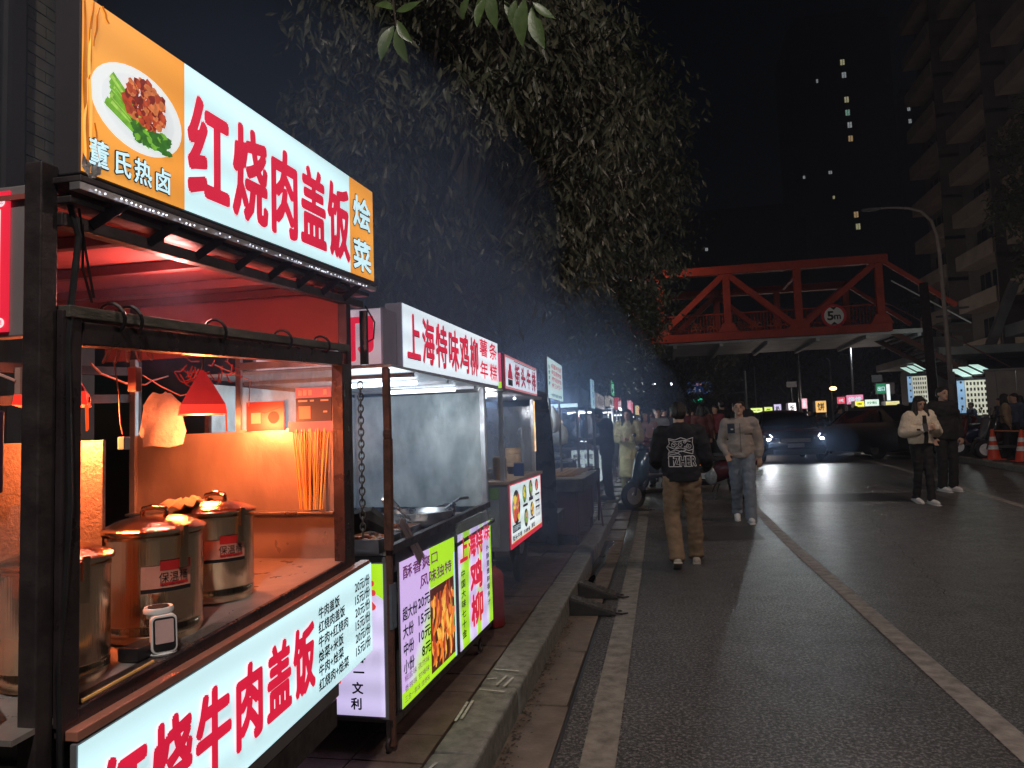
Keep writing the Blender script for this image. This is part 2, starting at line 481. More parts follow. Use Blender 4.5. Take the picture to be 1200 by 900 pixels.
# repairs, cracks and a drain cover in the carriageway
b = MB()
for (x0, y0, x1, y1) in ((-.1,9.4,1.2,10.6), (1.75,13,4.6,14.1)): b.add([(x0,y0,gz(y0)+.0035), (x1,y0+.05,gz(y0)+.0035), (x1-.04,y1,gz(y1)+.0035), (x0+.03,y1-.06,gz(y1)+.0035)], [(0,1,2,3)])
tag(b.build('road_patch', mat('newer_asphalt', (.028,.027,.027), .42, 0, .4, 80, .8, 60, col2=(.07,.068,.066))), kind='structure')
b = MB()
def crack(p, q, n_, wob, w_=.006):
    P = [Vector(p) + (Vector(q)-Vector(p))*k/n_ + Vector((rng.uniform(-wob,wob), rng.uniform(-wob,wob))) for k in range(n_+1)]
    for a_, c_ in zip(P[:-1], P[1:]):
        d_ = (c_-a_).normalized(); s_ = Vector((-d_.y, d_.x))*w_*rng.uniform(.5,1.2); b.add([(v.x, v.y, gz(v.y)+.0055) for v in (a_-s_, c_-s_, c_+s_, a_+s_)], [(0,1,2,3)])
crack((-.5,2.9),(-.1,3.0),14,.015,.002); crack((-.45,5.4),(-.1,5.5),10,.012,.002); crack((2.2,6.5),(2.9,11.5),60,.03,.003); crack((3.3,8),(5.0,9.5),40,.03,.003); crack((-.5,7.9),(1.3,8.15),40,.02,.003)
tag(b.build('road_cracks', M_joint), kind='structure')
# ramps of chequer plate leaning on the kerb
M_ramp = mat('black_rubber_ramp', (.03,.03,.032), .5, 0, .3, 20, .4, 70)
M_ramptop = mat('worn_metal_ramp_top', (.16,.15,.13), .4, .7, .5, 25, .5, 90, rvar=.15)
def ramp(y, label, L=.42, W=.17, x0=-.74, skew=0):
    z = gz(y)
    t = thing('kerb_ramp', label, 'ramp', (x0, y, z + .006), skew, 'ramps on the kerb')
    b = MB(); b.prism([(0,0,0), (L,0,0), (L,0,.012), (0,0,.125)], (0, W, 0)); b.build('wedge', M_ramp, t, bevel=.004, local=True)
    b = MB(); sl = (.125 - .012) / L
    b.add([(.01,.015,.127-.01*sl), (L-.02,.015,.127-(L-.02)*sl), (L-.02,W-.015,.127-(L-.02)*sl), (.01,W-.015,.127-.01*sl), (.01,.015,.137-.01*sl), (L-.02,.015,.135-(L-.02)*sl), (L-.02,W-.015,.135-(L-.02)*sl), (.01,W-.015,.137-.01*sl)],
          [(0,3,2,1), (4,5,6,7), (0,1,5,4), (1,2,6,5), (2,3,7,6), (3,0,4,7)])
    b.build('tread_plate', M_ramptop, t, bevel=.002, local=True)
    for i in range(7):
        for j in range(3):
            u = .04 + i * (L - .1) / 6; b = MB(); b.bar((u, .03 + j * (W-.06)/2, .1385 - u*sl), (u + .022, .045 + j*(W-.06)/2, .138 - (u+.022)*sl), .007, .003); b.build('tread_stud', M_ramptop, t, local=True)
    b = MB(); b.bar((L-.005, .03, .012), (L+.05, .02, .010), .014); b.bar((L+.04, .02, .010), (L+.09, .045, .012), .010); b.torus((L+.03, .1, .014), .016, .004, n=12, m=5)
    b.build('tow_loop', M_dark, t, local=True)
ramp(5.62, 'front black wedge ramp with scuffed top against the kerb, nearest the camera', .35, .17, -.745, .05)
ramp(6.20, 'black wedge ramp just behind the front one on the kerb', .33, .17, -.745, -.02)
ramp(12.2, 'far metal wedge ramp on the kerb below the parked scooter', .5, .45, -.745, 0)

# ================================================================== STALL 1 : red-lit meat rice cart
K1 = .055; Y1 = 1.15
def W1(v): return Vector((v.x, v.y, v.z + K1 * (v.y - Y1)))
s1 = thing('food_stall', 'nearest food stall with orange and white rice sign and red glowing window', 'food stall', (-1.5, 1.85, .15))
def P1(b, name, m, par=None, **k): return b.build(name, m, par or s1, warp=W1, **k)
FX = -1.08; BX = -1.93; YN = 1.15; YF = 2.38
# posts
for (x, y, nm) in ((FX, YN-.036, .038), (BX, YN, .03), (FX+.005, YF+.03, .035), (BX, YF+.03, .03)):
    zl = .62 if (y > 2 and x > -1.5) else .30
    b = MB(); b.box(x - nm, x, y - nm/2, y + nm/2, zl - K1*(y-Y1), 1.93); P1(b, 'post', M_dark, bevel=.003)
# wide window frame (dark)
M_frame = mat('window_frame_brown', (.06,.045,.05), .32, .5, .4, 10, .1, 50, rvar=.1)
b = MB()
b.box(FX-.03, FX+.012, YN-.016, YN+.030, .905, 1.66); P1(b, 'window_frame', M_frame, bevel=.003)
b = MB(); b.box(FX-.03, FX+.012, YF-.045, YF+.005, .905, 1.60); P1(b, 'window_frame', M_frame, bevel=.003)
b = MB(); b.box(FX-.028, FX+.014, YN+.030, YF-.045, 1.595, 1.64); P1(b, 'window_frame', M_frame, bevel=.003)
b = MB(); b.box(FX-.045, FX+.010, YN-.01, YF+.01, .885, .925); P1(b, 'window_sill', M_frame, bevel=.003)
# old aluminium rail tied over the window
b = MB(); b.box(FX-.02, FX+.02, YN-.01, YF, 1.645, 1.668); r_ = P1(b, 'rail', mat('weathered_aluminium', (.14,.13,.11), .5, .6, .5, 18, .4, 40, (1,.4,1)), bevel=.002)
for yy in (YN+.12, YN+.17, 1.62, 1.95, 2.2):
    b = MB(); b.torus((FX, yy, 1.657), .030, .004, ax=(0,1,.25), n=14, m=5); P1(b, 'cable_tie', M_black, r_)
# counter deck and body
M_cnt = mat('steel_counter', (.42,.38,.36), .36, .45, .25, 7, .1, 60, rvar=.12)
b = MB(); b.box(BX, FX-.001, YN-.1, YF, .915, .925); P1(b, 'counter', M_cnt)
b = MB(); b.box(BX+.01, FX-.04, YN, YF, .46, .905); P1(b, 'cart_body', M_grey, bevel=.004)
b = MB(); b.box(FX+.002, FX+.035, YN+.0, YF+.105, .878, .896)
P1(b, 'ledge', mat('salmon_ledge', (.42,.17,.12), .45, .1, .2, 8, .1, 40), bevel=.002)
b = MB(); b.box(BX, FX-.05, YN+.05, YF, .36, .45); P1(b, 'chassis', M_dark)
for (x, y) in ((-1.25, 1.45), (-1.8, 1.45), (-1.25, 2.15), (-1.8, 2.15)):
    z = .15; b = MB(); b.cyl((x-.04, y, z+.13), (x+.04, y, z+.13), .115, 20); b.torus((x, y, z+.13), .10, .03, ax=(1,0,0), n=22, m=8)
    wv = b.build('wheel', M_rubber, s1, smooth='auto')
    b = MB(); b.cyl((x-.045, y, z+.13), (x+.045, y, z+.13), .055, 14); b.build('hub', M_steel, wv, smooth='auto')
    b = MB(); b.bar((x, y, z+.13), (x, y, .42), .03); b.build('axle_leg', M_dark, s1)
# steel end wall with ledge, glass above
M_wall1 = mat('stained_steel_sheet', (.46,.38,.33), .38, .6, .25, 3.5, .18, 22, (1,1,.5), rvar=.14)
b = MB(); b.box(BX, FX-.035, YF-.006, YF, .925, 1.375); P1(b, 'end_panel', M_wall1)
b = MB(); b.box(BX+.005, FX-.03, YF-.05, YF-.007, 1.085, 1.093); P1(b, 'shelf_ledge', M_steel, bevel=.001)
b = MB(); b.box(-1.485, FX-.035, YF-.004, YF, 1.375, 1.62); P1(b, 'glass_pane', glass('side_glass', (.6,.75,.78), .05, .12, .22))
for (u0, u1, v0, v1) in ((-1.50,-1.48,1.372,1.64), (-1.48,FX-.03,1.60,1.625), (-1.48,FX-.03,1.372,1.382)):
    b = MB(); b.box(u0, u1, YF-.012, YF+.004, v0, v1); P1(b, 'glass_frame', M_alu)
b = MB(); b.box(BX-.002, BX+.022, YF-.02, YF+.0, .92, 1.66); P1(b, 'corner_post', M_alu, bevel=.002)
# back: low dark panel and boards, open above
b = MB(); b.box(BX-.01, BX, YN+.0, YF-.3, .92, 1.34); P1(b, 'back_panel', mat('dark_back_panel', (.05,.035,.035), .5, .3, .3, 5, .1, 40))
b = MB(); b.box(BX-.22, BX-.2, YN+.45, YN+.78, 1.22, 1.52); P1(b, 'board', M_grey)
b = MB(); b.box(BX-.02, BX+.01, YN, YF-.02, 1.50, 1.53); b.box(BX-.02, BX+.01, YN, YF-.02, 1.60, 1.63); P1(b, 'back_rail', M_dark)
# near end: speckled steel panel, lower half lit orange
M_speck = mat('speckled_hot_steel', (.42,.32,.25), .38, .4, .5, 60, .5, 120, col2=(.7,.6,.5))
b = MB(); b.box(BX+.02, FX-.22, YN+.35, YN+.36, .93, 1.40); P1(b, 'divider_panel', M_speck)
b = MB(); b.box(FX-.62, FX-.085, YN-.012, YN-.004, 1.06, 1.30); P1(b, 'near_glass', glass('near_glass', (.5,.35,.3), .1, .08, .12))
b = MB(); b.box(FX-.62, FX-.04, YN-.02, YN, .30, .84); P1(b, 'near_end_panel', M_grey)
b = MB(); b.box(BX, FX-.09, YN-.02, YN, .30, .36); P1(b, 'near_end_rail', M_dark)
# roof
M_ceil = mat('red_canopy_cloth', (.42,.10,.085), .6, 0, .15, 2.5, .15, 12)
b = MB(); b.box(BX-.15, FX, YN-.02, YF+.08, 1.875, 1.885); P1(b, 'roof', M_ceil)
b = MB(); b.add([(BX-.15, YF+.03, 1.88), (FX-.02, YF+.03, 1.88), (FX-.02, YF+.03, 1.655), (BX-.15, YF+.03, 1.655)], [(0,1,2,3)]); b.box(BX-.15, FX-.035, YF+.028, YF+.034, 1.66, 1.875); b.v=b.v[4:]; b.f=[tuple(i-4 for i in f) for f in b.f[1:]]
P1(b, 'canopy_end', M_ceil)
for yy in (1.40, 1.72, 2.04, 2.28):
    b = MB(); b.box(BX-.1, FX, yy, yy+.03, 1.845, 1.872); P1(b, 'roof_rib', mat('rib_dark_red', (.16,.04,.035), .5, .2, .2, 8), bevel=.002)
b = MB(); b.box(BX-.1, BX-.07, YN, YF+.05, 1.80, 1.872); P1(b, 'roof_rib', MATS['rib_dark_red'], bevel=.002)
b = MB(); b.box(FX-.02, FX+.012, YN-.02, YF+.15, 1.815, 1.842); P1(b, 'front_beam', M_dark, bevel=.003)
b = MB(); b.box(FX-.02, FX+.030, YN-.02, YF+.16, 1.858, 1.872); P1(b, 'eave', M_dark, bevel=.002)
b = MB(); b.box(FX-.05, FX+.060, YN-.03, YF+.17, 1.893, 1.905); P1(b, 'eave', M_dark, bevel=.002)
b = MB(); b.box(FX+.035, FX+.058, YN-.03, YF+.165, 1.878, 1.8925); P1(b, 'eave', M_alu, bevel=.001)
for k in range(8):
    yy = YN + .05 + k * .165; b = MB(); b.bar((FX+.01, yy, 1.830), (FX+.05, yy+.05, 1.885), .014, .02); P1(b, 'bracket', M_dark)
b = MB()
for k in range(96):
    if rng.random() < .42: continue
    yy = YN + k * .0135 + rng.uniform(-.003, .003); b.ball((FX+.064, yy, 1.8825 + rng.uniform(-.002, .002)), .0019, 5, 4)
st = P1(b, 'led_strip', emi('led_bead', (.8,.85,1), 2.6, .7, 60))
# sign box
SX = -1.035; pl = front(SX, K1, 1.15)
b = MB(); b.box(SX-.06, SX-.002, 1.135, 2.555, 1.913, 2.265); sb = P1(b, 'sign_box', mat('dark_sign_box', (.07,.065,.075), .5, .3, .2, 6), bevel=.003)
M_or = emigrad('orange_print', [(.3,(.86,.30,.035)), (.7,(.95,.40,.06))], .8, 2)
M_wh = emigrad('white_banner', [(.3,(.52,.80,.86)), (.7,(.66,.93,.98))], .98, 1.2)
def sheet(pl, u0, v0, u1, v1, h, wob=.0):
    b = MB(); n, m_ = 14, 5; vs = []; fs = []
    for j in range(m_+1):
        for i in range(n+1):
            u = u0+(u1-u0)*i/n; v = v0+(v1-v0)*j/m_
            vs.append(pl.p(u, v, h + (wob*sin(u*60+v*9)*noise.noise(Vector((u*4, v*5, 1))) if wob else 0)))
    for j in range(m_):
        for i in range(n):
            a = j*(n+1)+i; fs.append((a, a+1, a+n+2, a+n+1))
    return b.add(vs, fs)
M_fold = emi('orange_fold_shade', (.50,.15,.015), .9, .2, 20); M_foldl = emi('orange_fold_highlight', (1.0,.52,.12), .95, .1, 20)  # shade and highlight of the sign's creases put into the strip colours
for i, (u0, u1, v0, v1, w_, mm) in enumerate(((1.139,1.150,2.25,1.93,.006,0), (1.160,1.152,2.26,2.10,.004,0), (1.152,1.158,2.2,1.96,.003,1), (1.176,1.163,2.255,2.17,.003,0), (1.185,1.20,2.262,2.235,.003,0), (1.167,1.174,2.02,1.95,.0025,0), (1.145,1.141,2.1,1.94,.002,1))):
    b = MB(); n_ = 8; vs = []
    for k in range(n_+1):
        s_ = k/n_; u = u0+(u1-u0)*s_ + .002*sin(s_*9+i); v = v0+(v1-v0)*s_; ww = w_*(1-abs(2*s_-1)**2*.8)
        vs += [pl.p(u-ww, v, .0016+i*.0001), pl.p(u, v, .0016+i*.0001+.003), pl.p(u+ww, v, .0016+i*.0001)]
    b.add(vs, [(k*3+q, k*3+q+1, k*3+q+4, k*3+q+3) for k in range(n_) for q in range(2)]); b.build('shaded_cloth_fold', (M_fold, M_foldl)[mm], s1, smooth=True)
b = MB(); vs = []
for k in range(9):
    for q in range(5): vs.append(pl.p(1.134 + .006*k, 1.925 - .004*k*.3 + .007*q - .012*sin(k*.5) + .004*noise.noise(Vector((k,q,0))), .004 + .008*noise.noise(Vector((k*.9,q*.9,5)))))
b.add(vs, [(k*5+q, (k+1)*5+q, (k+1)*5+q+1, k*5+q+1) for k in range(8) for q in range(4)]); b.build('crumpled_corner', mat('silver_wrap', (.7,.7,.72), .25, .4, .2, 40, .5, 80), s1, smooth=True)
sheet(pl, 1.135, 1.918, 1.436, 2.262, .001).build('orange_sign_panel', M_or, s1)
sheet(pl, 1.436, 1.918, 2.340, 2.262, .001).build('white_sign_panel', M_wh, s1)
sheet(pl, 2.340, 1.918, 2.552, 2.262, .001).build('orange_sign_panel', M_or, s1)
def lettering(jobs, m, par, name='lettering', outline=None, ob=.05, h=.002, bold=.03):
    if outline:
        b = MB()
        for (t, pl_, u0, v0, u1, v1) in jobs: write(b, t, pl_, u0, v0, u1, v1, h, bold + ob)
        b.build(name + '_outline', outline, par)
    b = MB()
    for (t, pl_, u0, v0, u1, v1) in jobs: write(b, t, pl_, u0, v0, u1, v1, h + (.0014 if outline else 0), bold)
    return b.build(name, m, par)
lettering([(c, pl, a, 1.945, b_, 2.215) for c, (a, b_) in zip('红烧肉盖饭', ((1.446,1.612), (1.624,1.795), (1.803,1.972), (1.980,2.155), (2.165,2.336)))], M_inkred, s1, bold=.030)
lettering([(c, pl, a, 1.935, b_, 1.992) for c, (a, b_) in zip('董氏热卤', ((1.150,1.203), (1.213,1.264), (1.271,1.325), (1.332,1.387)))], M_inkwhite, s1, outline=M_inkblack, bold=.02)
lettering([('烩', pl, 2.362, 2.093, 2.525, 2.215), ('菜', pl, 2.358, 1.936, 2.522, 2.056)], M_inkwhite, s1, outline=M_inkblack, bold=.03, ob=.035)
# printed plate of braised pork and greens
def plate(pl, uc, vc, ru, rv, par, seed=1, h=.0016, kind='pork'):
    rr = random.Random(seed)
    b = MB(); disc(b, pl, uc, vc, ru, rv, h, 36); pr = b.build('plate_print', emi('plate_print_white', (.82,.86,.86), .9, .04), par)
    b = MB(); disc(b, pl, uc, vc, ru*.80, rv*.80, h+.0003, 36); b.build('plate_print_well', emi('plate_print_shade', (.76,.80,.82), .88, .08), par)
    G = [emi('print_green_a', (.16,.42,.03), .9, .3, 60), emi('print_green_b', (.03,.16,.015), .8, .4, 60), emi('print_green_c', (.35,.62,.10), .9, .3, 60)]
    R = [emi('print_meat_a', (.42,.05,.015), .9, .4, 80), emi('print_meat_b', (.20,.012,.008), .8, .4, 80), emi('print_meat_c', (.62,.17,.05), .9, .4, 80)]
    bb = [MB(), MB(), MB()]
    for k in range(26):       # stems and leaves run along the lower left of the plate
        t = k/25; i = k % 3
        a = Vector((uc - ru*.55 - ru*.12*t + rr.uniform(-.01,.01), vc + rv*(.55-.75*t))); c = Vector((uc + ru*(.15+.10*rr.random()), vc - rv*(.30+.45*t)))
        d = (c-a).normalized(); nn = Vector((-d.y, d.x))*ru*.045; hh = h+.0006+k*.00004
        bb[i if i != 1 else 0].add([pl.p(*(a-nn), hh), pl.p(*(c-nn), hh), pl.p(*(c+nn), hh), pl.p(*(a+nn), hh)], [(0,1,2,3)])
    for k in range(70):
        i = rr.choice((1,1,1,0)); uu, vv = uc + ru*rr.uniform(-.15,.66), vc - rv*rr.uniform(.30,.74)
        disc(bb[i], pl, uu, vv, ru*rr.uniform(.05,.11), rv*rr.uniform(.05,.10), h+.0018+k*.000015, 7, .4, rr, rr.random())
    for i in range(3): bb[i].build('greens_print', G[i], par)
    bb = [MB(), MB(), MB()]
    for k in range(170):
        t = rr.random()*2*pi; q = sqrt(rr.random())
        uu, vv = uc + ru*(.10+.46*q*cos(t)), vc + rv*(.22+.55*q*sin(t))
        s = ru*rr.uniform(.045,.095); disc(bb[k % 3], pl, uu, vv, s, s*rr.uniform(.7,1.1), h+.0030+k*.00002, 6, .3, rr, rr.random()*3)
    for i in range(3): bb[i].build('braised_meat_print', R[i], par)
plate(pl, 1.290, 2.090, .135, .088, s1, 4)
# lower banner with menu
BXP = -1.045; pb = front(BXP, .064, 1.147)
b = MB(); slab(b, pb, 1.147, .560, 2.495, .874, -.012, 0); b.build('banner_backing', M_grey, s1)
sheet(pb, 1.150, .562, 2.492, .872, .002, .0025).build('banner', M_wh, s1)
lettering([(c, pb, a, .618, b_, .822) for c, (a, b_) in zip('红烧牛肉盖饭', ((1.190,1.325), (1.335,1.468), (1.478,1.616), (1.628,1.762), (1.775,1.905), (1.918,2.046)))], M_inkred, s1, h=.006, bold=.035)
rows = [('牛肉盖饭', 4, '20'), ('红烧肉盖饭', 5, '15'), ('牛肉+红烧肉', 5.6, '20'), ('烩菜+米饭', 4.6, '15'), ('牛肉+烩菜', 4.6, '20'), ('红烧肉+烩菜', 5.6, '15')]
J = []
for k, (t, n_, pr_) in enumerate(rows):
    v = .800 - k * .0425
    J.append((t, pb, 2.070, v, 2.070 + n_ * .0375, v + .038)); J.append((pr_ + '元/份', pb, 2.340, v + .004, 2.465, v + .044))
lettering(J, M_inkblack, s1, name='menu_lettering', h=.006, bold=.02)
# near-end red lightbox
b = MB(); b.box(-1.42, -1.128, YN-.012, YN+.03, 1.615, 1.905); P1(b, 'side_lightbox', mat('lightbox_grey_side', (.25,.24,.25), .5, .1, .1, 8), bevel=.003)
pe = facing(YN-.013)
b = MB(); slab(b, pe, -1.40, 1.625, -1.190, 1.895, 0, .004); P1(b, 'red_side_sign', emi('red_lightbox', (.80,.02,.05), .9, .08), bevel=.0)
M_pinkw = emi('pink_white_print', (.9,.75,.8), .9, .05)
b = MB(); slab(b, pe, -1.213, 1.66, -1.208, 1.86, .0045, .0055); slab(b, pe, -1.40, 1.645, -1.222, 1.650, .0045, .0055); P1(b, 'sign_line', M_pinkw)
b = MB(); disc(b, pe, -1.207, 1.874, .0095, .0095, .0055, 20); disc(b, pe, -1.205, 1.642, .0095, .0095, .0055, 20); P1(b, 'sign_roundel', M_pinkw)
b = MB(); write(b, '吃', pe, -1.213, 1.869, -1.201, 1.880, .006); write(b, '贵', pe, -1.211, 1.637, -1.199, 1.648, .006); P1(b, 'roundel_lettering', M_inkred)
# small hardware at the near post
b = MB(); b.box(-1.158, -1.146, YN-.03, YN-.018, 1.505, 1.555); P1(b, 'socket_box', mat('pink_plastic_box', (.6,.35,.3), .5))
b = MB(); b.tube([(-1.30, YN-.02, 1.62), (-1.22, YN-.03, 1.555), (-1.155, YN-.03, 1.53)], .003, 5); P1(b, 'cable', MATS['pink_plastic_box'])
b = MB(); b.tube([(FX+.012, YN-.01, 1.88), (FX+.02, YN+.01, 1.80), (FX+.01, YN-.005, 1.60), (FX+.015, YN+.0, 1.30), (FX+.006, YN-.012, 1.0), (FX+.012, YN-.01, .78)], .006, 6)
b.tube([(FX-.03, YN-.03, 1.85), (FX-.026, YN-.034, 1.5), (FX-.032, YN-.034, 1.2), (FX-.024, YN-.03, .8)], .005, 6)
b.tube([(FX+.01, YN+.02, 1.86), (FX+.016, YN+.035, 1.76), (FX+.01, YN+.06, 1.69)], .0025, 5)
b.tube([(FX+.01, YN+.03, 1.83), (FX+.016, YN+.025, 1.74), (FX+.01, YN+.055, 1.68)], .0025, 5)
P1(b, 'cable', M_black)
b = MB(); b.box(-1.035-.03, -1.035-.004, YF+.10, YF+.118, 1.60, 1.80); b.tube([(-1.05, YF+.12, 1.82), (-1.03, YF+.16, 1.76), (-1.04, YF+.17, 1.70), (-1.06, YF+.13, 1.68)], .003, 5)
P1(b, 'cable', M_black)
# payment board with no code on it, hanging at the near end
t = thing('payment_board', 'dark payment board hanging at the near end of the first stall', 'payment board', (-1.29, YN-.03, 1.24))
b = MB(); b.box(-1.36, -1.172, YN-.045, YN-.035, 1.325, 1.475); b.build('board', mat('navy_board', (.03,.02,.05), .35), t, bevel=.004)
pp = facing(YN-.0455)
b = MB(); rect(b, pp, -1.34, 1.345, -1.185, 1.425, .001); b.build('board_print', mat('print_mauve', (.36,.25,.32), .5), t)
b = MB(); rect(b, pp, -1.34, 1.436, -1.19, 1.442, .001); rect(b, pp, -1.34, 1.450, -1.19, 1.462, .001); b.build('board_heading', mat('print_dull', (.22,.10,.12), .5), t)
b = MB(); b.tube([(-1.2, YN-.04, 1.47), (-1.2, YN-.03, 1.62)], .0015, 4); b.build('string', M_black, t)
# red canvas flap at the lower near end
t = MB(); pts = []
fs = []
for j in range(9):
    s = j/8; 
    for i in range(3):
        q = i/2; pts.append((-1.335 + .185*s**.8 + .05*q*(1-s), YN-.06-.01*q, 1.24 - .27*s - .10*q*(1-.3*s) + .0*q))
for j in range(8):
    for i in range(2):
        a = j*3+i; fs.append((a, a+1, a+4, a+3))
t.add(pts, fs)
o = t.build('canvas_flap', mat('red_canvas', (.40,.02,.02), .5, 0, .3, 10, .3, 30)); so = o.modifiers.new('thick', 'SOLIDIFY'); so.thickness = .004
tag(o, 'red canvas flap drooping at the lower left edge of the first stall', 'canvas')

# --- things inside stall 1
def bx(x, y): return W1(Vector((x, y, .925)))
def barrel(x, y, r, h, label, lbl=True):
    p = bx(x, y); t = thing('soup_barrel', label, 'insulated barrel', p, 0, 'steel barrels on the counter')
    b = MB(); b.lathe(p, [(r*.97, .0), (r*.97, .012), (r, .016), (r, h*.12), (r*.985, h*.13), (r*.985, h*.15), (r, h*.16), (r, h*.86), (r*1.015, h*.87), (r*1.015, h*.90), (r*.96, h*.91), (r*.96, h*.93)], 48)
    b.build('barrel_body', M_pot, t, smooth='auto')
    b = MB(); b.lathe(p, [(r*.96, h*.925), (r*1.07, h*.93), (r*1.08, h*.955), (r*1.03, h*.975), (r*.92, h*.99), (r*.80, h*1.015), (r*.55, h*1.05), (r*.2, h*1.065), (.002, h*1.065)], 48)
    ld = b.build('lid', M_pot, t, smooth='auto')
    b = MB(); b.tube([p + Vector((-r*.3,0,h*1.06)), p + Vector((-r*.28,0,h*1.12)), p + Vector((0,0,h*1.14)), p + Vector((r*.28,0,h*1.12)), p + Vector((r*.3,0,h*1.06))], .007, 6); b.build('lid_handle', M_pot, ld, smooth=True)
    for sgn in (-1, 1):
        a = radians(20); d = Vector((cos(a)*sgn, sin(a)*-sgn if sgn > 0 else sin(a), 0)); q = p + d*(r+.004)
        b = MB(); b.bar(q + Vector((0,0,h*.62)), q + Vector((0,0,h*.95)), .022, .012, up=d); b.bar(q + d*.01 + Vector((0,0,h*.80)), q + d*.01 + Vector((0,0,h*.99)), .014, .006, up=d)
        b.build('clasp', M_pot, t, bevel=.001)
    if lbl:
        a0 = math.atan2(-p.y, -p.x) + radians(14); b = MB(); bl = MB(); wv = MB(); R = r + .0012
        def cp(u, v, hh=0): return p + Vector((cos(a0 + u/r)*(R+hh), sin(a0 + u/r)*(R+hh), v))
        def cq(bb, u0, v0, u1, v1, hh, n=10):
            vs = []; 
            for i in range(n+1): uu = u0+(u1-u0)*i/n; vs += [cp(uu, v0, hh), cp(uu, v1, hh)]
            bb.add(vs, [(2*i, 2*i+2, 2*i+3, 2*i+1) for i in range(n)])
        z0 = h*.46
        cq(b, -.055, z0, .058, z0+.052, 0); b.build('label', mat('label_salmon', (.75,.30,.22), .4), t)
        cq(bl, -.055, z0-.009, .058, z0-.001, .0004); bl.build('label_foot', M_inkblack, t)
        cr = MB(); cq(cr, -.015, z0+.040, .058, z0+.062, .0005); cq(cr, -.015, z0+.005, .05, z0+.012, .0005); cr.build('label_red', mat('label_red', (.62,.03,.03), .4), t)
        tx = MB(); v_, f_ = _glyph('保温桶'); mx = max(q_[0] for q_ in v_); tx.add([cp(-.018 + q_[0]/mx*.066, z0+.014 + q_[1]*.026, .0008) for q_ in v_], f_)
        v_, f_ = _glyph('BAO WEN TONG'); mx = max(q_[0] for q_ in v_); tx.add([cp(-.012 + q_[0]/mx*.05, z0+.004 + q_[1]*.008, .0009) for q_ in v_], f_)
        tx.build('label_lettering', M_inkblack, t)
    return t
barrel(-1.230, 1.590, .110, .266, 'middle steel soup barrel with salmon label on the stall counter')
barrel(-1.270, 1.900, .104, .258, 'steel soup barrel furthest from the camera with cloth lying on its lid')
barrel(-1.240, 1.305, .100, .256, 'steel soup barrel partly hidden by the window frame, nearest the camera', False)
# cloth on far barrel's lid
b = MB(); vs = []; fs = []
for j in range(8):
    for i in range(11):
        u, v = i/10-.5, j/7-.5; p = bx(-1.33 + v*.10, 1.84 + u*.13)
        hgt = .274 + .022*noise.noise(Vector((u*7, v*7, 2))) + .018*(.5-abs(v)); vs.append((p.x, p.y, p.z + hgt))
for j in range(7):
    for i in range(10):
        a = j*11+i; fs.append((a, a+1, a+12, a+11))
b.add(vs, fs); o = b.build('dish_cloth', mat('orange_cloth', (.7,.45,.2), .8, 0, .2, 30, .3, 90), smooth=True); so = o.modifiers.new('t', 'SOLIDIFY'); so.thickness = .004
tag(o, 'crumpled cloth lying on the lid of the furthest steel barrel', 'cloth')
# ladle
b = MB(); p = bx(-1.42, 1.63); b.tube([p + Vector((.02,0,.20)), p + Vector((0,.0,.29)), p + Vector((-.03,-.03,.315)), p + Vector((-.045,-.05,.305))], .005, 6); b.ball(p + Vector((.02,0,.19)), .03, 10, 6)
tag(b.build('ladle', M_steel, smooth=True), 'steel ladle handle sticking up behind the middle barrel', 'ladle')
# payment speaker
p = bx(-1.100, 1.452) ; t = thing('payment_speaker', 'small white payment speaker standing in front of the middle barrel', 'speaker', p, radians(-42))
b = MB(); b.lathe((0,0,0), [(.026,0), (.028,.004), (.020,.008)], 24, .8, 1.2); b.build('base', M_white, t, local=True, smooth='auto')
def rrect(b, x0, x1, w_, h_, zc, r_, tilt=0):
    pts = []
    for (cx, cz, a0) in ((w_/2-r_, h_/2-r_, 0), (-w_/2+r_, h_/2-r_, 90), (-w_/2+r_, -h_/2+r_, 180), (w_/2-r_, -h_/2+r_, 270)):
        for k in range(6): a = radians(a0 + 18*k); pts.append((cx + r_*cos(a), cz + r_*sin(a)))
    b.prism([(x0 - tilt*q, c, zc + q) for c, q in pts], (x1-x0, 0, 0))
b = MB(); rrect(b, -.012, .012, .062, .094, .053, .014, .12); b.build('casing', M_white, t, local=True, bevel=.002)
b = MB(); rrect(b, .0122, .0135, .053, .082, .053, .010, .12); b.build('face', M_black, t, local=True)
b = MB(); rrect(b, .0137, .0142, .044, .058, .060, .003, .12); b.build('screen_card', mat('pink_card', (.6,.40,.38), .5), t, local=True)
b = MB(); rrect(b, .0137, .0142, .034, .006, .020, .002, .12); b.build('card_strip', mat('pink_card', (.6,.40,.38), .5), t, local=True)
b = MB(); b.lathe((-.035,-.005,.110), [(.030,-.012), (.036,-.008), (.037,.0), (.034,.006), (.022,.004)], 28); b.build('speaker_top', M_white, t, local=True, smooth='auto')
b = MB(); b.lathe((-.035,-.005,.1146), [(.026,0), (.026,.0025), (.001,.003)], 24); b.build('speaker_grille', M_black, t, local=True)
b = MB(); b.bar((-.035,-.005,.0), (-.035,-.005,.10), .012); b.build('stem', M_white, t, local=True); t.scale = (.86,)*3
b = MB(); p = bx(-1.135, 1.435); b.box(p.x-.03, p.x+.02, p.y-.045, p.y+.03, p.z, p.z+.03); tag(b.build('card_box', M_black, bevel=.003), 'low black box on the counter beside the payment speaker', 'box')
# bamboo skewer on sill
b = MB(); b.cyl((-1.072, 1.19, .935), (-1.062, 1.37, .952), .0035, 6); tag(b.build('bamboo_stick', mat('bamboo', (.65,.38,.12), .5)), 'single bamboo stick lying on the window sill', 'stick')
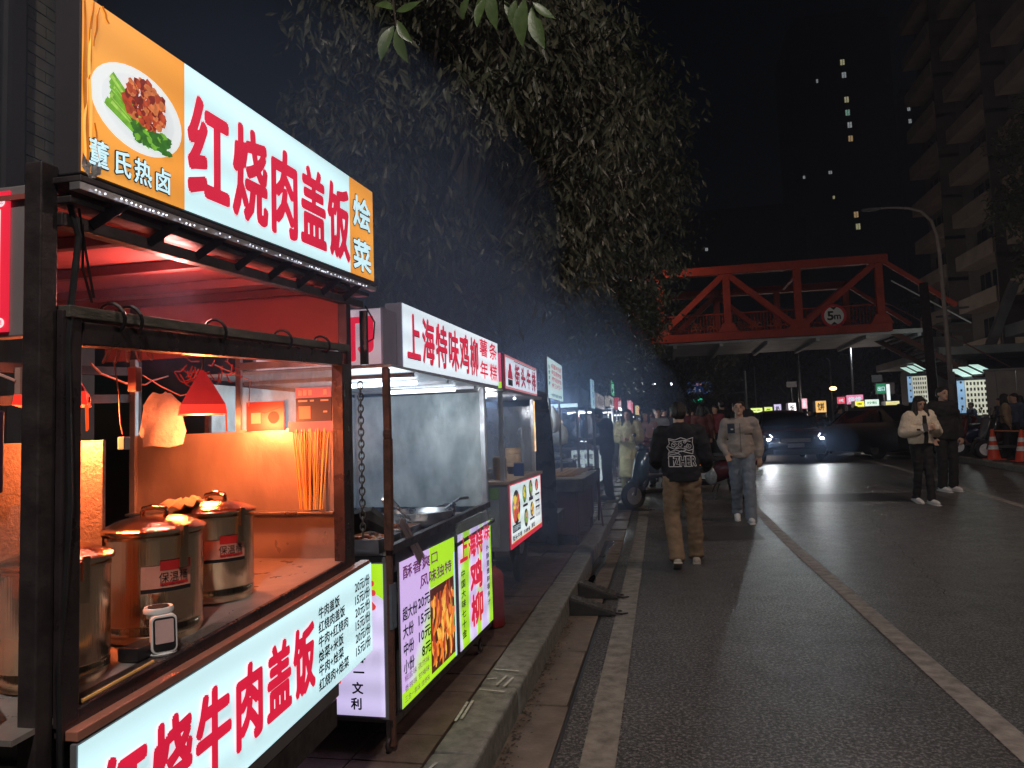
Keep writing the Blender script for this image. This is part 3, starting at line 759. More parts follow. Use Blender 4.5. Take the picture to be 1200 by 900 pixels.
# pendants: red four-sided heat lamp shades
M_shade = mat('dark_red_shade', (.30,.02,.03), .5, .1, .15, 10)
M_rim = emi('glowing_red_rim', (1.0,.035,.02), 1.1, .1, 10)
def pendant(x, y, z, r, label, col=(1,.21,.06), watt=21):
    t = thing('heat_lamp', label, 'lamp', (x, y, z), radians(38), 'red heat lamps in the first stall')
    def ring(r_, z_): return [(r_*cos(pi/4+pi/2*k), r_*sin(pi/4+pi/2*k), z_) for k in range(4)]
    b = MB()
    vs = ring(r*1.3,.0)+ring(r*.75,.055)+ring(r*.12,.115)+ring(r*1.28,-.0)+ring(r*.70,.052)+ring(r*.10,.112)
    fs = []
    for a in (0, 4):
        for k in range(4): fs.append((a+k, a+(k+1)%4, a+4+(k+1)%4, a+4+k))
    for k in range(4): fs.append((12+k, 12+(k+1)%4, 16+(k+1)%4, 16+k)); fs.append((16+k, 16+(k+1)%4, 20+(k+1)%4, 20+k))
    fs.append((8,9,10,11)); b.add(vs, fs); b.build('lamp_shade', M_shade, t, local=True)
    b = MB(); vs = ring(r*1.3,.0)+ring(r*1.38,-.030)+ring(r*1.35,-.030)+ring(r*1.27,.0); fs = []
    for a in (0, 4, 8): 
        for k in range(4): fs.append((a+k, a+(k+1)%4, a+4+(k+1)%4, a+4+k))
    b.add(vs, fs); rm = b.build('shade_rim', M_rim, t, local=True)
    a = Vector((r*1.38*cos(pi/4), -r*1.38*sin(pi/4)))
    b = MB(); b.box(a.x*.99, a.x*1.0+.002, -.018, .018, -.024, -.010); b.build('rim_label', mat('dark_rim_label', (.10,.01,.01), .5), t, local=True)
    b = MB(); b.tube([(0,0,.11), (.004,0,.16), (-.004,.01,.24)], .003, 5); b.build('cable', M_black, t, local=True)
    b = MB(); b.ball((0,0,-.005), .022, 12, 8); b.build('bulb', emi('heat_bulb', (1,.30,.10), 14, .02), t, local=True, smooth=True)
    b = MB(); b.prism([(r*.9,-r*.75,-.02), (r*.95,-r*.70,-.02), (r*.97,-r*.69,-.085), (r*.93,-r*.74,-.09)], (.003,.003,0)); b.build('strap', emi('orange_strap', (1,.12,.02), .7, .1), t, local=True)
    L = bpy.data.lights.new('heat_and_fill_light', 'POINT'); L.energy = watt; L.color = col; L.shadow_soft_size = .03
    lo = bpy.data.objects.new('heat_and_fill_light', L); COL.objects.link(lo); lo.parent = t; lo.location = (0, 0, -.045)
pendant(-1.47, 2.13, 1.53, .072, 'red pyramid heat lamp hanging above the furthest barrel')
pendant(-1.36, 1.42, 1.530, .072, 'red pyramid heat lamp cut off by the window frame, nearest the camera')
b = MB(); b.box(FX-.036, FX-.022, 1.30, 2.20, 1.826, 1.838); P1(b, 'added_red_strip', emi('added_red_glow', (1,.16,.08), 3, .05))  # glowing strip added behind the beam to redden the stall ceiling
t = s1
L = bpy.data.lights.new('heat_and_fill_light', 'POINT'); L.energy = 6; L.color = (1,.30,.26); L.shadow_soft_size = .04; lo = bpy.data.objects.new('heat_and_fill_light', L); COL.objects.link(lo); lo.parent = t; lo.location = (.22, -.12, 1.66)  # unseen fill light added with the strip
# wires
M_pinkwire = mat('pale_wire', (.65,.35,.28), .5)
b = MB(); b.tube([(-1.30,1.46,1.60), (-1.35,1.55,1.585), (-1.42,1.72,1.575), (-1.50,1.9,1.585), (-1.60,2.05,1.61), (-1.65,2.2,1.64)], .0028, 5)
b.tube([(-1.55,1.95,1.62), (-1.52,2.0,1.585), (-1.50,2.06,1.56), (-1.47,2.12,1.575)], .0022, 5)
b.tube([(-1.47,2.2,1.67), (-1.40,2.3,1.62), (-1.43,2.34,1.53)], .0022, 5)
tag(b.build('wire', M_pinkwire), 'pale wire sagging across the top of the red stall window', 'wire')
b = MB()
for k in range(5): b.torus((-1.22+.012*k, 1.42+.018*k, 1.612+.003*k), .022, .0018, ax=(.6,.7,.2*k-.4), n=16, m=5)
b.tube([(-1.22,1.44,1.60), (-1.215,1.45,1.53), (-1.215,1.455,1.46), (-1.212,1.46,1.43)], .0018, 5)
tag(b.build('wire_coil', M_pinkwire), 'coil of pale wire hung in the top corner of the first stall', 'wire')
b = MB(); b.box(-1.222, -1.204, 1.455, 1.475, 1.395, 1.425); tag(b.build('usb_plug', M_white, bevel=.002), 'white cable plug dangling below the nearest red lamp', 'plug')
b = MB(); b.box(-1.262, -1.238, 1.535, 1.555, 1.535, 1.595); tag(b.build('switch_box', mat('pale_switch', (.6,.35,.3), .5), bevel=.002), 'pale inline switch hanging near the wire coil', 'switch')
b = MB()
for k in range(26):
    a = Vector((-1.50 + rng.uniform(-.13,.13), 2.2 + rng.uniform(-.08,.08), 1.66 + rng.uniform(-.02,.02))); c = a + Vector((rng.uniform(-.05,.05), rng.uniform(-.05,.05), rng.uniform(-.05,.02))); b.tube([a, (a+c)/2 + Vector((0,0,-.012)), c], .0022, 4)
tag(b.build('wire_bunch', mat('red_wire', (.5,.06,.05), .5)), 'bunch of red wires and clips under the stall ceiling', 'wire')
# carrier bags
b = MB(); vs = []; fs = []; 
for (s, off) in ((1, .012), (-1, -.012)):
    k0 = len(vs)
    for j in range(9):
        for i in range(8):
            u, v = i/7-.5, j/8; wdt = .165*(1 if v < .7 else 1-(v-.7)*2.0)
            vs.append((-1.685 + u*wdt + .012*noise.noise(Vector((u*6, v*7, 0))) + .006*sin(v*40+u*8), 2.22 + s*.016*(1-(2*u)**2)*(1-v) + .016*noise.noise(Vector((u*14, v*14, s))) , 1.40 + v*.185 + .008*noise.noise(Vector((u*3, v*3, 9)))))
    for j in range(8):
        for i in range(7):
            a = k0+j*8+i; fs.append((a, a+1, a+9, a+8))
b.add(vs, fs); tag(b.build('plastic_bags', mat('crinkled_white_bag', (.62,.52,.48), .35, 0, .12, 18, .5, 40, alpha=.92), smooth=True), 'bundle of crumpled plastic bags hanging beside the red lamp', 'plastic bag')
# cards on the end glass
pc = facing(YF-.014); dz = K1*(YF-Y1)
t = thing('payment_card', 'small red payment card on the end glass of the first stall', 'card', (-1.38, YF-.014, 1.443))
b = MB(); slab(b, pc, -1.453, 1.443, -1.306, 1.547, 0, .004); b.build('card', emi('lit_red_card', (.8,.07,.05), .25, .1), t)
b = MB(); rect(b, pc, -1.434, 1.470, -1.397, 1.508, .0045); b.build('blank_square', mat('card_square', (.7,.35,.30), .5), t)
b = MB(); disc(b, pc, -1.346, 1.490, .022, .022, .0046, 24); b.build('black_roundel', M_inkblack, t)
b = MB(); b.add([pc.p(-1.45, 1.53, .0046), pc.p(-1.38, 1.508, .0046), pc.p(-1.31, 1.53, .0046), pc.p(-1.31, 1.528, .0046), pc.p(-1.38, 1.505, .0046), pc.p(-1.45, 1.528, .0046)], [(0,1,4,5), (1,2,3,4)]); b.build('fold_line', M_inkblack, t)
t = thing('payment_card', 'dark blue and pink payment card at the right end of the glass', 'card', (-1.19, YF-.014, 1.434))
b = MB(); slab(b, pc, -1.261, 1.554, -1.126, 1.590, 0, .004); b.build('card_heading', emi('lit_pink_card', (.75,.25,.24), .3, .1), t)
b = MB(); slab(b, pc, -1.259, 1.470, -1.124, 1.5535, 0, .005); b.build('card', mat('navy_card', (.045,.05,.10), .4), t)
b = MB(); slab(b, pc, -1.285, 1.434, -1.118, 1.4695, 0, .012); b.build('card_foot', MATS['lit_pink_card'], t)
b = MB(); rect(b, pc, -1.248, 1.480, -1.204, 1.524, .0054); b.build('blank_square', MATS['card_square'], t)
b = MB()
for (u0, u1, v) in ((-1.25,-1.215,1.540), (-1.205,-1.19,1.540), (-1.165,-1.135,1.540), (-1.155,-1.140,1.50)): rect(b, pc, u0, v, u1, v+.006, .0056)
for u in (-1.25,-1.232,-1.212,-1.155): rect(b, pc, u, 1.562, u+.014, 1.582, .0046)
b.build('card_print', mat('print_cream', (.55,.5,.5), .5), t)
# orange rods shaped as light streaks reflected in the steel end wall
t = thing('reflected_streaks', 'bundle of long bamboo skewers glowing orange in front of the end panel', 'skewers', (-1.2, YF-.03, 1.09))
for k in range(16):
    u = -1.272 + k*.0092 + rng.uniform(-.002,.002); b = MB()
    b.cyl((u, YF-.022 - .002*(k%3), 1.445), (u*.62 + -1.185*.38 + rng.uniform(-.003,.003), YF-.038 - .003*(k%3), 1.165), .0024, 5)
    b.build('skewer', mat('orange_streak', (.95,.50,.14), .35), t)
# chain hanging at far post
t = thing('chain', 'steel chain hanging from the far post of the first stall', 'chain', (-1.075, 2.50, 1.02))
for k in range(26):
    b = MB(); ax = (1,.3,0) if k % 2 else (-.3,1,0)
    z = 1.60 - k*.0215; b.torus((-1.075, 2.50, z), .0095, .0026, ax=ax, n=12, m=5)
    for v in b.v: v.z = z + (v.z - z)*1.5
    b.build('chain_link', mat('chain_steel', (.2,.19,.19), .4, .9), t, smooth=True)
# ================================================================== STALL 2 : chicken strip cart
A2 = radians(-1.6); N2 = Vector((-1.10, 2.83, .15))
s2 = thing('food_stall', 'second food stall with white sign in red letters above steamy steel panels', 'food stall', N2, A2)
def P2(b, name, m, par=None, **k): return b.build(name, m, par or s2, local=True, **k)
D2, L2 = -.86, 1.55          # local frame: x out to the road, y along, z above the pavement
def z2(z): return z - .15
for (x, y, h0, h1, mm) in ((-.02,.0,.02,1.56,M_rust), (-.02,L2-.04,.20,1.56,M_alu), (D2,.0,.02,1.56,M_rust), (D2,L2-.04,.2,1.56,M_alu)):
    b = MB(); b.box(x, x+.022, y, y+.022, h0, h1); P2(b, 'post', mm, bevel=.002)
b = MB(); b.bar((.0,-.006,1.54), (.004,-.010,1.25), .026); b.bar((.004,-.010,1.25), (-.002,-.006,.80), .03); b.ball((.004,-.016,1.27), (.02,.015,.03), 8, 6); b.ball((0,-.016,.93), (.015,.012,.05), 8, 6)
P2(b, 'hinge_post', M_rust)
b = MB(); b.box(D2, .004, L2-.02, L2-.014, .82, 1.52); P2(b, 'end_panel', mat('steamy_steel', (.26,.32,.34), .50, .3, .35, 5.5, .35, 14, (1,1,.6), col2=(.72,.80,.80), rvar=.12))
b = MB(); b.box(-.66, -.645, L2-.024, L2-.0205, .82, 1.52); P2(b, 'panel_seam', M_alu)
b = MB(); b.box(D2-.006, D2, .02, L2-.02, .82, 1.52); P2(b, 'back_panel', MATS['steamy_steel'])
b = MB(); b.box(-.03, .006, L2-.035, L2-.012, .80, 1.54); P2(b, 'panel_edge', M_alu, bevel=.002)
# roof + lights
b = MB(); b.box(D2-.03, .03, -.02, 1.90, 1.545, 1.556); P2(b, 'roof', mat('pale_roof_sheet', (.5,.52,.55), .4, .4, .1, 5))
for (y, x0) in ((.62, -.50), (1.25, -.50)):
    b = MB(); b.cyl((x0, y, 1.525), (x0+.40, y, 1.525), .011, 10); P2(b, 'tube_light', M_whiteglow)
for k in range(3):
    b = MB(); b.box(D2, .0, .3+k*.5, .325+k*.5, 1.528, 1.5445); P2(b, 'roof_rib', M_alu)
# sign
b = MB(); b.box(-.07, .008, .16, 1.86, 1.555, 1.845); P2(b, 'sign_box', mat('lilac_sign_side', (.30,.27,.36), .5, .1, .1, 8), bevel=.003)
q2 = Pl((.009, 0, 0), (0,1,.008), (0,0,1))
b = MB(); sheet(q2, .163, 1.56, 1.857, 1.842, .002).build('sign_face', emigrad('cool_white_banner', [(.3,(.72,.84,.92)), (.7,(.86,.95,1.0))], 1.0, 1.4), s2, local=True)
yc = [(.20,.38), (.395,.575), (.59,.775), (.79,.975), (.99,1.175), (1.19,1.37)]
b = MB(); bo = MB()
for c, (a, b_) in zip('上海特味鸡柳', yc):
    write(bo, c, q2, a+.004, 1.588, b_+.004, 1.820, .004, .028); write(b, c, q2, a, 1.590, b_, 1.822, .0062, .022)
P2(bo, 'lettering_shadow', M_inkblack); P2(b, 'lettering', M_inkred)
b = MB()
for c, u, v in (('薯',1.395,1.72), ('条',1.625,1.72), ('年',1.395,1.585), ('糕',1.625,1.585)): write(b, c, q2, u, v, u+.20, v+.115, .004, .02)
P2(b, 'lettering', M_inkred)
# side light box, partly hidden
f2 = Pl((0, -.004, 0), (1,0,0), (0,0,1))
b = MB(); b.box(-.62, -.012, .0, .15, 1.555, 1.80); P2(b, 'side_lightbox', MATS['lilac_sign_side'], bevel=.002)
b = MB(); rect(b, f2, -.60, 1.562, -.02, 1.795, .0); P2(b, 'side_sign_face', emigrad('pinkish_banner', [(.3,(.62,.50,.60)), (.7,(.72,.62,.70))], .55, 1.5))
b = MB(); write(b, '印', f2, -.30, 1.575, -.035, 1.785, .002, .03); P2(b, 'side_lettering', M_inkred)
# counter, fry tray, posters
b = MB(); b.bar((.0,-.0,.80), (.0,L2-.01,.83), .03, .035); P2(b, 'counter_rail', M_dark, bevel=.002)
b = MB(); b.bar((.0,.86,.685), (.0,L2+.10,.72), .02, .02); P2(b, 'lower_rail', M_dark)
b = MB(); b.box(-.02, .0, .05, .84, .70, .80); b.box(-.02, .0, .84, .87, .12, .82); P2(b, 'front_panel', mat('slate_panel', (.075,.08,.10), .4, .4, .2, 6, .05, 40), bevel=.002)
b = MB(); b.box(D2, -.02, .03, L2-.02, .77, .785); P2(b, 'counter', M_cnt)
b = MB(); b.box(D2, -.03, .03, L2-.04, .10, .765); P2(b, 'cart_body', M_grey)
b = MB(); b.box(-.025, -.003, .0, L2, .095, .125); P2(b, 'bottom_rail', M_dark)
b = MB(); b.box(-.008, .012, .88, L2, .70, .79); P2(b, 'glass_guard', glass('guard_glass', (.7,.85,.85), .08, .2, .2))
for (y0, y1, z0, z1, nm) in ((.075,.82,.14,.735,'poster_lime'), (.88,1.55,.135,.735,'poster_lilac')):
    b = MB(); b.box(-.002, .006, y0, y1, z0, z1); P2(b, 'poster_box', M_grey)
def P2pl(): return Pl((.0075,0,0), (0,1,0), (0,0,1))
q = P2pl()
M_post1 = emidir('lilac_to_lime_print', [(.30,(.62,.45,.82)), (.42,(.66,.62,.80)), (.50,(.50,.82,.12)), (.62,(.42,.82,.02))], .92, .75, -.45, .35, 3)
for n_ in M_post1.node_tree.nodes:
    if n_.type == 'VALTORGB':
        for e_, p_ in zip(n_.color_ramp.elements, (-.0, .05, .16, .30)): e_.position = max(0, p_)
M_post2 = emigrad('lime_streak_print', [(.40,(.66,.55,.90)), (.49,(.75,.72,.92)), (.54,(.45,.82,.08)), (.64,(.38,.75,.02))], .92, 2.4, (1,2.6,.45))
M_lilac = emigrad('pale_lilac_print', [(.3,(.55,.46,.80)), (.7,(.74,.70,.92))], .95, 1.5)
M_lime = emi('lime_print', (.45,.85,.02), .92, .08)
M_cyanedge = emi('cyan_edge_print', (.55,.75,.95), .9, .05)
b = MB(); rect(b, q, .075, .14, .82, .735, 0); P2(b, 'poster_lime', M_post1)
b = MB(); rect(b, q, .44, .55, .82, .735, .0004); P2(b, 'lime_corner', M_lime)
b = MB(); rect(b, q, .075, .14, .44, .20, .0004); P2(b, 'lime_corner', M_lime)
b = MB(); write(b, '酥香爽口', q, .10, .655, .56, .715, .003, .02); write(b, '风味独特', q, .30, .575, .76, .638, .003, .02); P2(b, 'heading_lettering', emi('purple_print', (.20,.03,.15), .5, .1))
b = MB()
for k, (t_, pr_) in enumerate((('超大份', '20元'), ('大份', '15元'), ('中份', '10元'), ('小份', '8元'))):
    v = .485 - k*.072
    write(b, t_, q, .09, v, .09 + (.175 if k == 0 else .125), v+.060, .003, .02); write(b, pr_, q, .275 if k < 3 else .31, v+.006, .425, v+.066, .003, .025)
P2(b, 'price_lettering', M_inkblack)
b = MB()
for k, t_ in enumerate(('椒盐味 孜然味', '香辣味 甘梅味', '三合一鲜味 烧烤味')): write(b, t_, q, .10, .238-k*.042, .40, .268-k*.042, .003, .0)
P2(b, 'small_lettering', MATS['purple_print'])
# printed photo of fried strips
def fries(par, fn, q, u0, v0, u1, v1, seed=2):
    rr = random.Random(seed)
    b = MB(); rect(b, q, u0, v0, u1, v1, .001); fn(b, 'photo_print', emi('photo_dark_red', (.10,.02,.01), .7, .3, 30))
    C = [emi('fry_orange', (.85,.22,.03), .95, .3, 40), emi('fry_gold', (.95,.50,.08), .95, .3, 40), emi('fry_red', (.45,.06,.02), .9, .4, 40)]
    bb = [MB(), MB(), MB()]
    for k in range(46):
        uc, vc = rr.uniform(u0+.03, u1-.03), rr.uniform(v0+.07, v1-.07); L = rr.uniform(.05,.10); a = rr.gauss(pi/2, .25) if k % 3 else rr.gauss(pi/2, .6); w_ = rr.uniform(.012,.022)
        d = Vector((cos(a), sin(a))); n_ = Vector((-d.y, d.x)); pts = []
        for s in range(14):
            t = 2*pi*s/14; r1 = 1 + rr.uniform(-.15,.15); pu = Vector((uc, vc)) + d*(L*cos(t)*r1) + n_*(w_*sin(t)*r1 + .012*sin(3*cos(t)))
            pts.append(q.p(max(u0, min(u1, pu.x)), max(v0, min(v1, pu.y)), .0015 + k*.00004))
        bb[k % 3].add(pts, [tuple(range(14))])
    for i in range(3): fn(bb[i], 'fried_strip_print', C[i])
fries(s2, P2, q, .435, .165, .795, .545)
b = MB(); rect(b, q, .80, .14, .82, .66, .0008); P2(b, 'poster_edge', M_cyanedge)
b = MB(); rect(b, q, .88, .135, 1.55, .735, 0); P2(b, 'poster_lilac', M_post2)
b = MB()
for c, u in (('上',.90), ('海',1.06), ('特',1.21)): write(b, c, q, u, .575, u+.15, .715, .003, .04)
write(b, '鸡', q, 1.08, .385, 1.34, .555, .003, .05); write(b, '柳', q, 1.08, .20, 1.34, .375, .003, .05)
write(b, '味', q, 1.37, .62, 1.52, .725, .003, .03)
P2(b, 'lettering', M_inkred)
b = MB()
for k, c in enumerate('中国大味七十金'): write(b, c, q, .91, .50-k*.052, .99, .545-k*.052, .003, .02)
for k, c in enumerate('外酥里嫩鲜香多汁'): write(b, c, q, 1.42, .56-k*.045, 1.49, .598-k*.045, .003, .02)
P2(b, 'small_lettering', M_inkblack)
# side poster on the near face
b = MB(); b.box(-.84, -.014, .002, .022, .125, .745); P2(b, 'side_backing', M_grey)
b = MB(); rect(b, f2, -.45, .135, -.035, .742, -.0035); P2(b, 'side_poster', M_lilac)
b = MB(); b.add([f2.p(-.45,.742,-.003), f2.p(-.035,.742,-.003), f2.p(-.035,.60,-.003), f2.p(-.10,.64,-.003), f2.p(-.45,.70,-.003)], [(0,1,2,3,4)]); P2(b, 'lime_corner', M_lime)
b = MB(); write(b, '味', f2, -.215, .545, -.065, .705, 0, .04); write(b, '打', f2, -.36, .17, -.225, .29, 0, .05); P2(b, 'side_lettering', emi('coral_ink', (.75,.06,.06), .9, .1))
b = MB()
for k, c in enumerate('客一文利'): write(b, c, f2, -.165-.006*k, .345-.062*k, -.115-.006*k, .395-.062*k, .0, .03)
for k, c in enumerate('旅'): write(b, c, f2, -.16, .41, -.11, .46, .0, .03)
P2(b, 'side_small_lettering', M_inkblack)
b = MB(); b.box(-.007, .004, -.004, .045, .48, .66); P2(b, 'hinge_plate', mat('blue_grey_plate', (.2,.26,.32), .4, .4))
for (x, y) in ((-.12,.05), (-.7,.05), (-.12,1.4), (-.7,1.4)):
    b = MB(); b.bar((x+.10 if x > -.2 else x, y-.05, .12), (x+.10 if x > -.2 else x, y-.05, .045), .018); b.torus((x+.10 if x > -.2 else x, y-.05, .032), .022, .009, ax=(1,0,0), n=14, m=6); P2(b, 'castor', M_dark)
b = MB(); b.box(-.75, -.1, .5, 1.3, .02, .10); P2(b, 'undertray', M_black)
# things on stall 2
def at2(x, y, z=.786): 
    c, s = cos(A2), sin(A2); return Vector((N2.x + x*c - y*s, N2.y + x*s + y*c, N2.z + z))
for i, (y, x, lab) in enumerate(((.10,-.30,'near shallow steel tray on the second stall counter'), (.40,-.32,'second shallow steel tray on the second stall counter'))):
    p = at2(x, y); t = thing('steel_tray', lab, 'tray', p, A2, 'steel trays on the second stall')
    b = MB(); w_, l_ = .26, .12; b.box(-w_, w_, -l_, l_, 0, .008); 
    for (a, c_, d, e) in ((-w_,-w_+.006,-l_,l_), (w_-.006,w_,-l_,l_), (-w_,w_,-l_,-l_+.006), (-w_,w_,l_-.006,l_)): b.box(a, c_, d, e, 0, .055)
    b.build('tray', M_steel, t, local=True)
    b = MB(); rr = random.Random(i)
    for k in range(40): b.ball((rr.uniform(-w_+.03, w_-.03), rr.uniform(-l_+.03, l_-.03), .03+rr.random()*.02), (rr.uniform(.015,.03), rr.uniform(.01,.02), .012), 7, 5)
    fo = b.build('fried_food', mat('fried_food', (.75,.22,.05) if i == 0 else (.55,.4,.2), .5, 0, .4, 60, .3, 90), t, local=True, smooth=True); fo['kind'] = 'stuff'
p = at2(-.17, .82); t = thing('wok', 'wide steel wok of oil standing on the second stall counter', 'wok', p, A2)
b = MB(); b.lathe((0,0,0), [(.07,.0), (.12,.02), (.15,.05), (.165,.085), (.172,.085), (.160,.05)], 32); b.build('pan', M_steel, t, local=True, smooth='auto')
b = MB(); b.lathe((0,0,.06), [(.145,0), (.145,.002)], 24); b.build('oil', mat('oil', (.12,.07,.02), .08), t, local=True)
b = MB(); b.tube([(.1,.1,.08), (.16,.16,.13), (.2,.2,.13)], .008, 6); b.build('pan_handle', M_steel, t, local=True)
p = at2(-.16, 1.15); t = thing('frying_basket', 'row of dark frying baskets at the far end of the second stall', 'basket', p, A2)
for k in range(4):
    b = MB(); b.torus((0, -.12+.08*k, .07), .035, .006, n=16, m=6); b.lathe((0,-.12+.08*k,0), [(.028,0), (.034,.07), (.031,.07), (.025,.004)], 16); b.build('cup', M_dark, t, local=True, smooth=True)
b = MB(); b.bar((.0,-.16,.065), (.0,.16,.065), .01); b.build('rack', M_steel, t, local=True)
b = MB(); o_ = at2(.018, .30, .70); a_ = at2(-.01, .135, .90)
b.bar(a_, o_, .040, .004, up=(1,0,0)); b.bar(a_ + Vector((.004,.03,.0)), o_ + Vector((.004,.035,.01)), .022, .004, up=(1,0,0))
tag(b.build('serving_tongs', mat('pinkish_steel', (.5,.38,.38), .35, .7)), 'pair of pinkish tongs hanging over the rail of the second stall', 'tongs')
b = MB(); b.bar(at2(-.06,.10,1.02), at2(-.12,.52,.86), .016, .010); b.bar(at2(-.05,.06,1.0), at2(-.16,.40,.845), .016, .010)
tag(b.build('basket_handle', M_steel), 'bright steel frying basket handle slanting behind the rusty post', 'handle')
b = MB(); p = at2(-.15,-.02); b.tube([at2(-.30,.0,.84), at2(-.2,.02,.90), at2(-.1,.05,.92), at2(-.02,.04,.88)], [.03,.05,.05,.03], 8)
tag(b.build('dark_cloth', mat('dark_cloth', (.02,.018,.02), .8)), 'dark cloth heaped on the near corner of the second stall', 'cloth')

# ================================================================== STALL 3 : steak cart
N3 = Vector((-1.10, 5.0, .15))
s3 = thing('food_stall', 'third food stall with small white and pink steak sign and picture menu', 'food stall', N3, radians(-.5))
def P3(b, name, m, par=None, **k): return b.build(name, m, par or s3, local=True, **k)
for (x, y) in ((-.03,.06), (-.03,1.30), (-.8,.06), (-.8,1.30)):
    b = MB(); b.box(x, x+.03, y, y+.03, .45, 1.57); P3(b, 'post', M_alu, bevel=.002)
b = MB(); b.box(-.84, .03, .0, 1.36, .44, .90); P3(b, 'cart_body', mat('lilac_grey_body', (.24,.25,.30), .45, .3, .2, 5, .15, 30), bevel=.004)
b = MB(); b.box(-.80, -.03, -.006, 0, .47, .80); P3(b, 'near_end_panel', mat('frosted_panel', (.42,.50,.52), .4, .6, .4, 8, .5, 18, (1,1,.4)))
b = MB(); b.box(-.82, -.03, -.007, -.001, .805, .88); P3(b, 'green_strip', mat('green_strip', (.18,.34,.06), .5))
b = MB(); b.box(-.86, .05, -.02, 1.38, .90, .925); P3(b, 'counter', mat('wood_counter', (.30,.20,.12), .5, 0, .3, 10, .2, 40), bevel=.003)
b = MB(); b.box(-.80, -.78, .05, 1.34, .92, 1.55); P3(b, 'back_panel', mat('dark_slate_back', (.06,.065,.075), .5, .3))
b = MB(); b.box(-.78, .0, 1.33, 1.336, .92, 1.50); P3(b, 'end_panel', glass('cloudy_glass', (.45,.5,.55), .12, .35, .3))
b = MB(); b.box(-.006, .0, .75, 1.30, .93, 1.32); P3(b, 'glass_guard', glass('guard_glass_b', (.75,.85,.88), .06, .12, .3))
b = MB(); b.box(-.86, .06, -.02, 1.40, 1.555, 1.575); P3(b, 'roof', M_grey)
b = MB(); b.box(-.10, .03, .05, 1.34, 1.575, 1.83); P3(b, 'sign_box', mat('pink_sign_side', (.45,.05,.12), .5), bevel=.003)
q3 = Pl((.032,0,0), (0,1,0), (0,0,1))
b = MB(); rect(b, q3, .05, 1.578, 1.34, 1.828, 0); P3(b, 'sign_border', emi('pink_border', (.65,.22,.25), .8, .1))
b = MB(); rect(b, q3, .07, 1.60, 1.32, 1.81, .001); P3(b, 'sign_face', emigrad('bluish_banner', [(.3,(.62,.72,.86)), (.7,(.78,.86,.95))], .95, 1.5))
b = MB(); bo = MB()
for k, c in enumerate('街头牛排'): write(bo, c, q3, .375+.235*k, 1.615, .565+.235*k, 1.79, .0025, .03); write(b, c, q3, .37+.235*k, 1.62, .56+.235*k, 1.795, .0045, .02)
P3(bo, 'lettering_shadow', M_inkblack); P3(b, 'lettering', emi('crimson_ink', (.42,.01,.04), .9, .1))
b = MB(); disc(b, q3, .21, 1.73, .05, .045, .003, 14); b.add([q3.p(.12,1.66,.003), q3.p(.30,1.66,.003), q3.p(.27,1.72,.003), q3.p(.15,1.72,.003)], [(0,1,2,3)]); P3(b, 'sign_emblem', MATS['crimson_ink'])
b = MB(); rect(b, q3, .13, 1.61, .29, 1.655, .003); P3(b, 'sign_emblem_base', M_inkblack)
b = MB(); rect(b, q3, .36, 1.80, 1.28, 1.806, .003); P3(b, 'sign_line', M_inkblack)
f3 = Pl((0,-.022,0), (1,0,0), (0,0,1))
b = MB(); b.box(-.60, .025, -.02, .05, 1.58, 1.83); P3(b, 'side_lightbox', MATS['pink_sign_side'])
b = MB(); rect(b, f3, -.60, 1.58, .02, 1.83, 0); P3(b, 'side_sign_face', emi('hot_pink_print', (.78,.10,.22), .75, .1))
b = MB(); rect(b, f3, -.60, 1.58, .02, 1.625, .001); P3(b, 'side_sign_foot', M_lime)
b = MB(); write(b, '5', f3, -.155, 1.65, -.035, 1.80, .0012, .06, fit='box'); P3(b, 'side_number_outline', M_pinkw)
b = MB(); write(b, '5', f3, -.15, 1.655, -.04, 1.795, .0030, .02, fit='box'); P3(b, 'side_number', M_inkblack)
M_warm = emi('warm_led', (1.0,.72,.30), 3.5, .2, 30)
b = MB(); b.box(.02, .034, .0, 1.32, 1.562, 1.573); P3(b, 'warm_light_strip', M_warm)
b = MB(); b.box(.002, .008, 1.302, 1.328, 1.10, 1.54); P3(b, 'warm_light_strip', emi('warm_led_dim', (1.0,.60,.25), 1.6, .5, 12))
for k, (x, y) in enumerate(((-.50,.1), (-.38,.1), (-.25,.1), (-.13,.1), (-.08,.35), (-.2,.35), (-.02,.6))):
    b = MB(); b.ball((x, y, 1.535), .011, 8, 6); P3(b, 'bulb', emi('bulb_white', (.9,.95,1), 9, .05))
b = MB(); rect(b, q3, .05, .44, 1.36, .925, 0); P3(b, 'menu_border', emi('red_border', (.70,.02,.05), .9, .08))
b = MB(); rect(b, q3, .09, .475, 1.33, .885, .001); P3(b, 'menu_face', emigrad('menu_white', [(.3,(.70,.88,.90)), (.7,(.88,.95,.95))], .95, 1.5))
def dish(u, v, ru, rv, seed, cols):
    rr = random.Random(seed); b = MB(); disc(b, q3, u, v, ru, rv, .002, 24); P3(b, 'dish_print', emi('dish_black', (.03,.02,.02), .3, .1))
    for i, c in enumerate(cols):
        b = MB()
        for k in range(7): disc(b, q3, u+rr.uniform(-.6,.6)*ru, v+rr.uniform(-.6,.6)*rv, ru*.3, rv*.26, .0026+i*.0006+k*.00004, 9, .2, rr)
        P3(b, 'food_print', emi('food_%s' % c[0], c[1], .9, .3, 30))
Rd = ('red', (.65,.10,.06)); Gr = ('green', (.20,.45,.05)); Ye = ('yellow', (.85,.65,.08)); Pk = ('pink', (.80,.35,.28))
dish(.28, .72, .14, .125, 1, (Pk, Ye, Rd)); dish(.60, .79, .08, .07, 2, (Gr, Ye)); dish(.87, .81, .08, .07, 3, (Rd, Gr)); dish(1.14, .82, .075, .05, 4, (Pk, Rd)); dish(.64, .60, .08, .07, 5, (Pk, Gr)); dish(.90, .64, .075, .06, 6, (Rd, Ye))
b = MB()
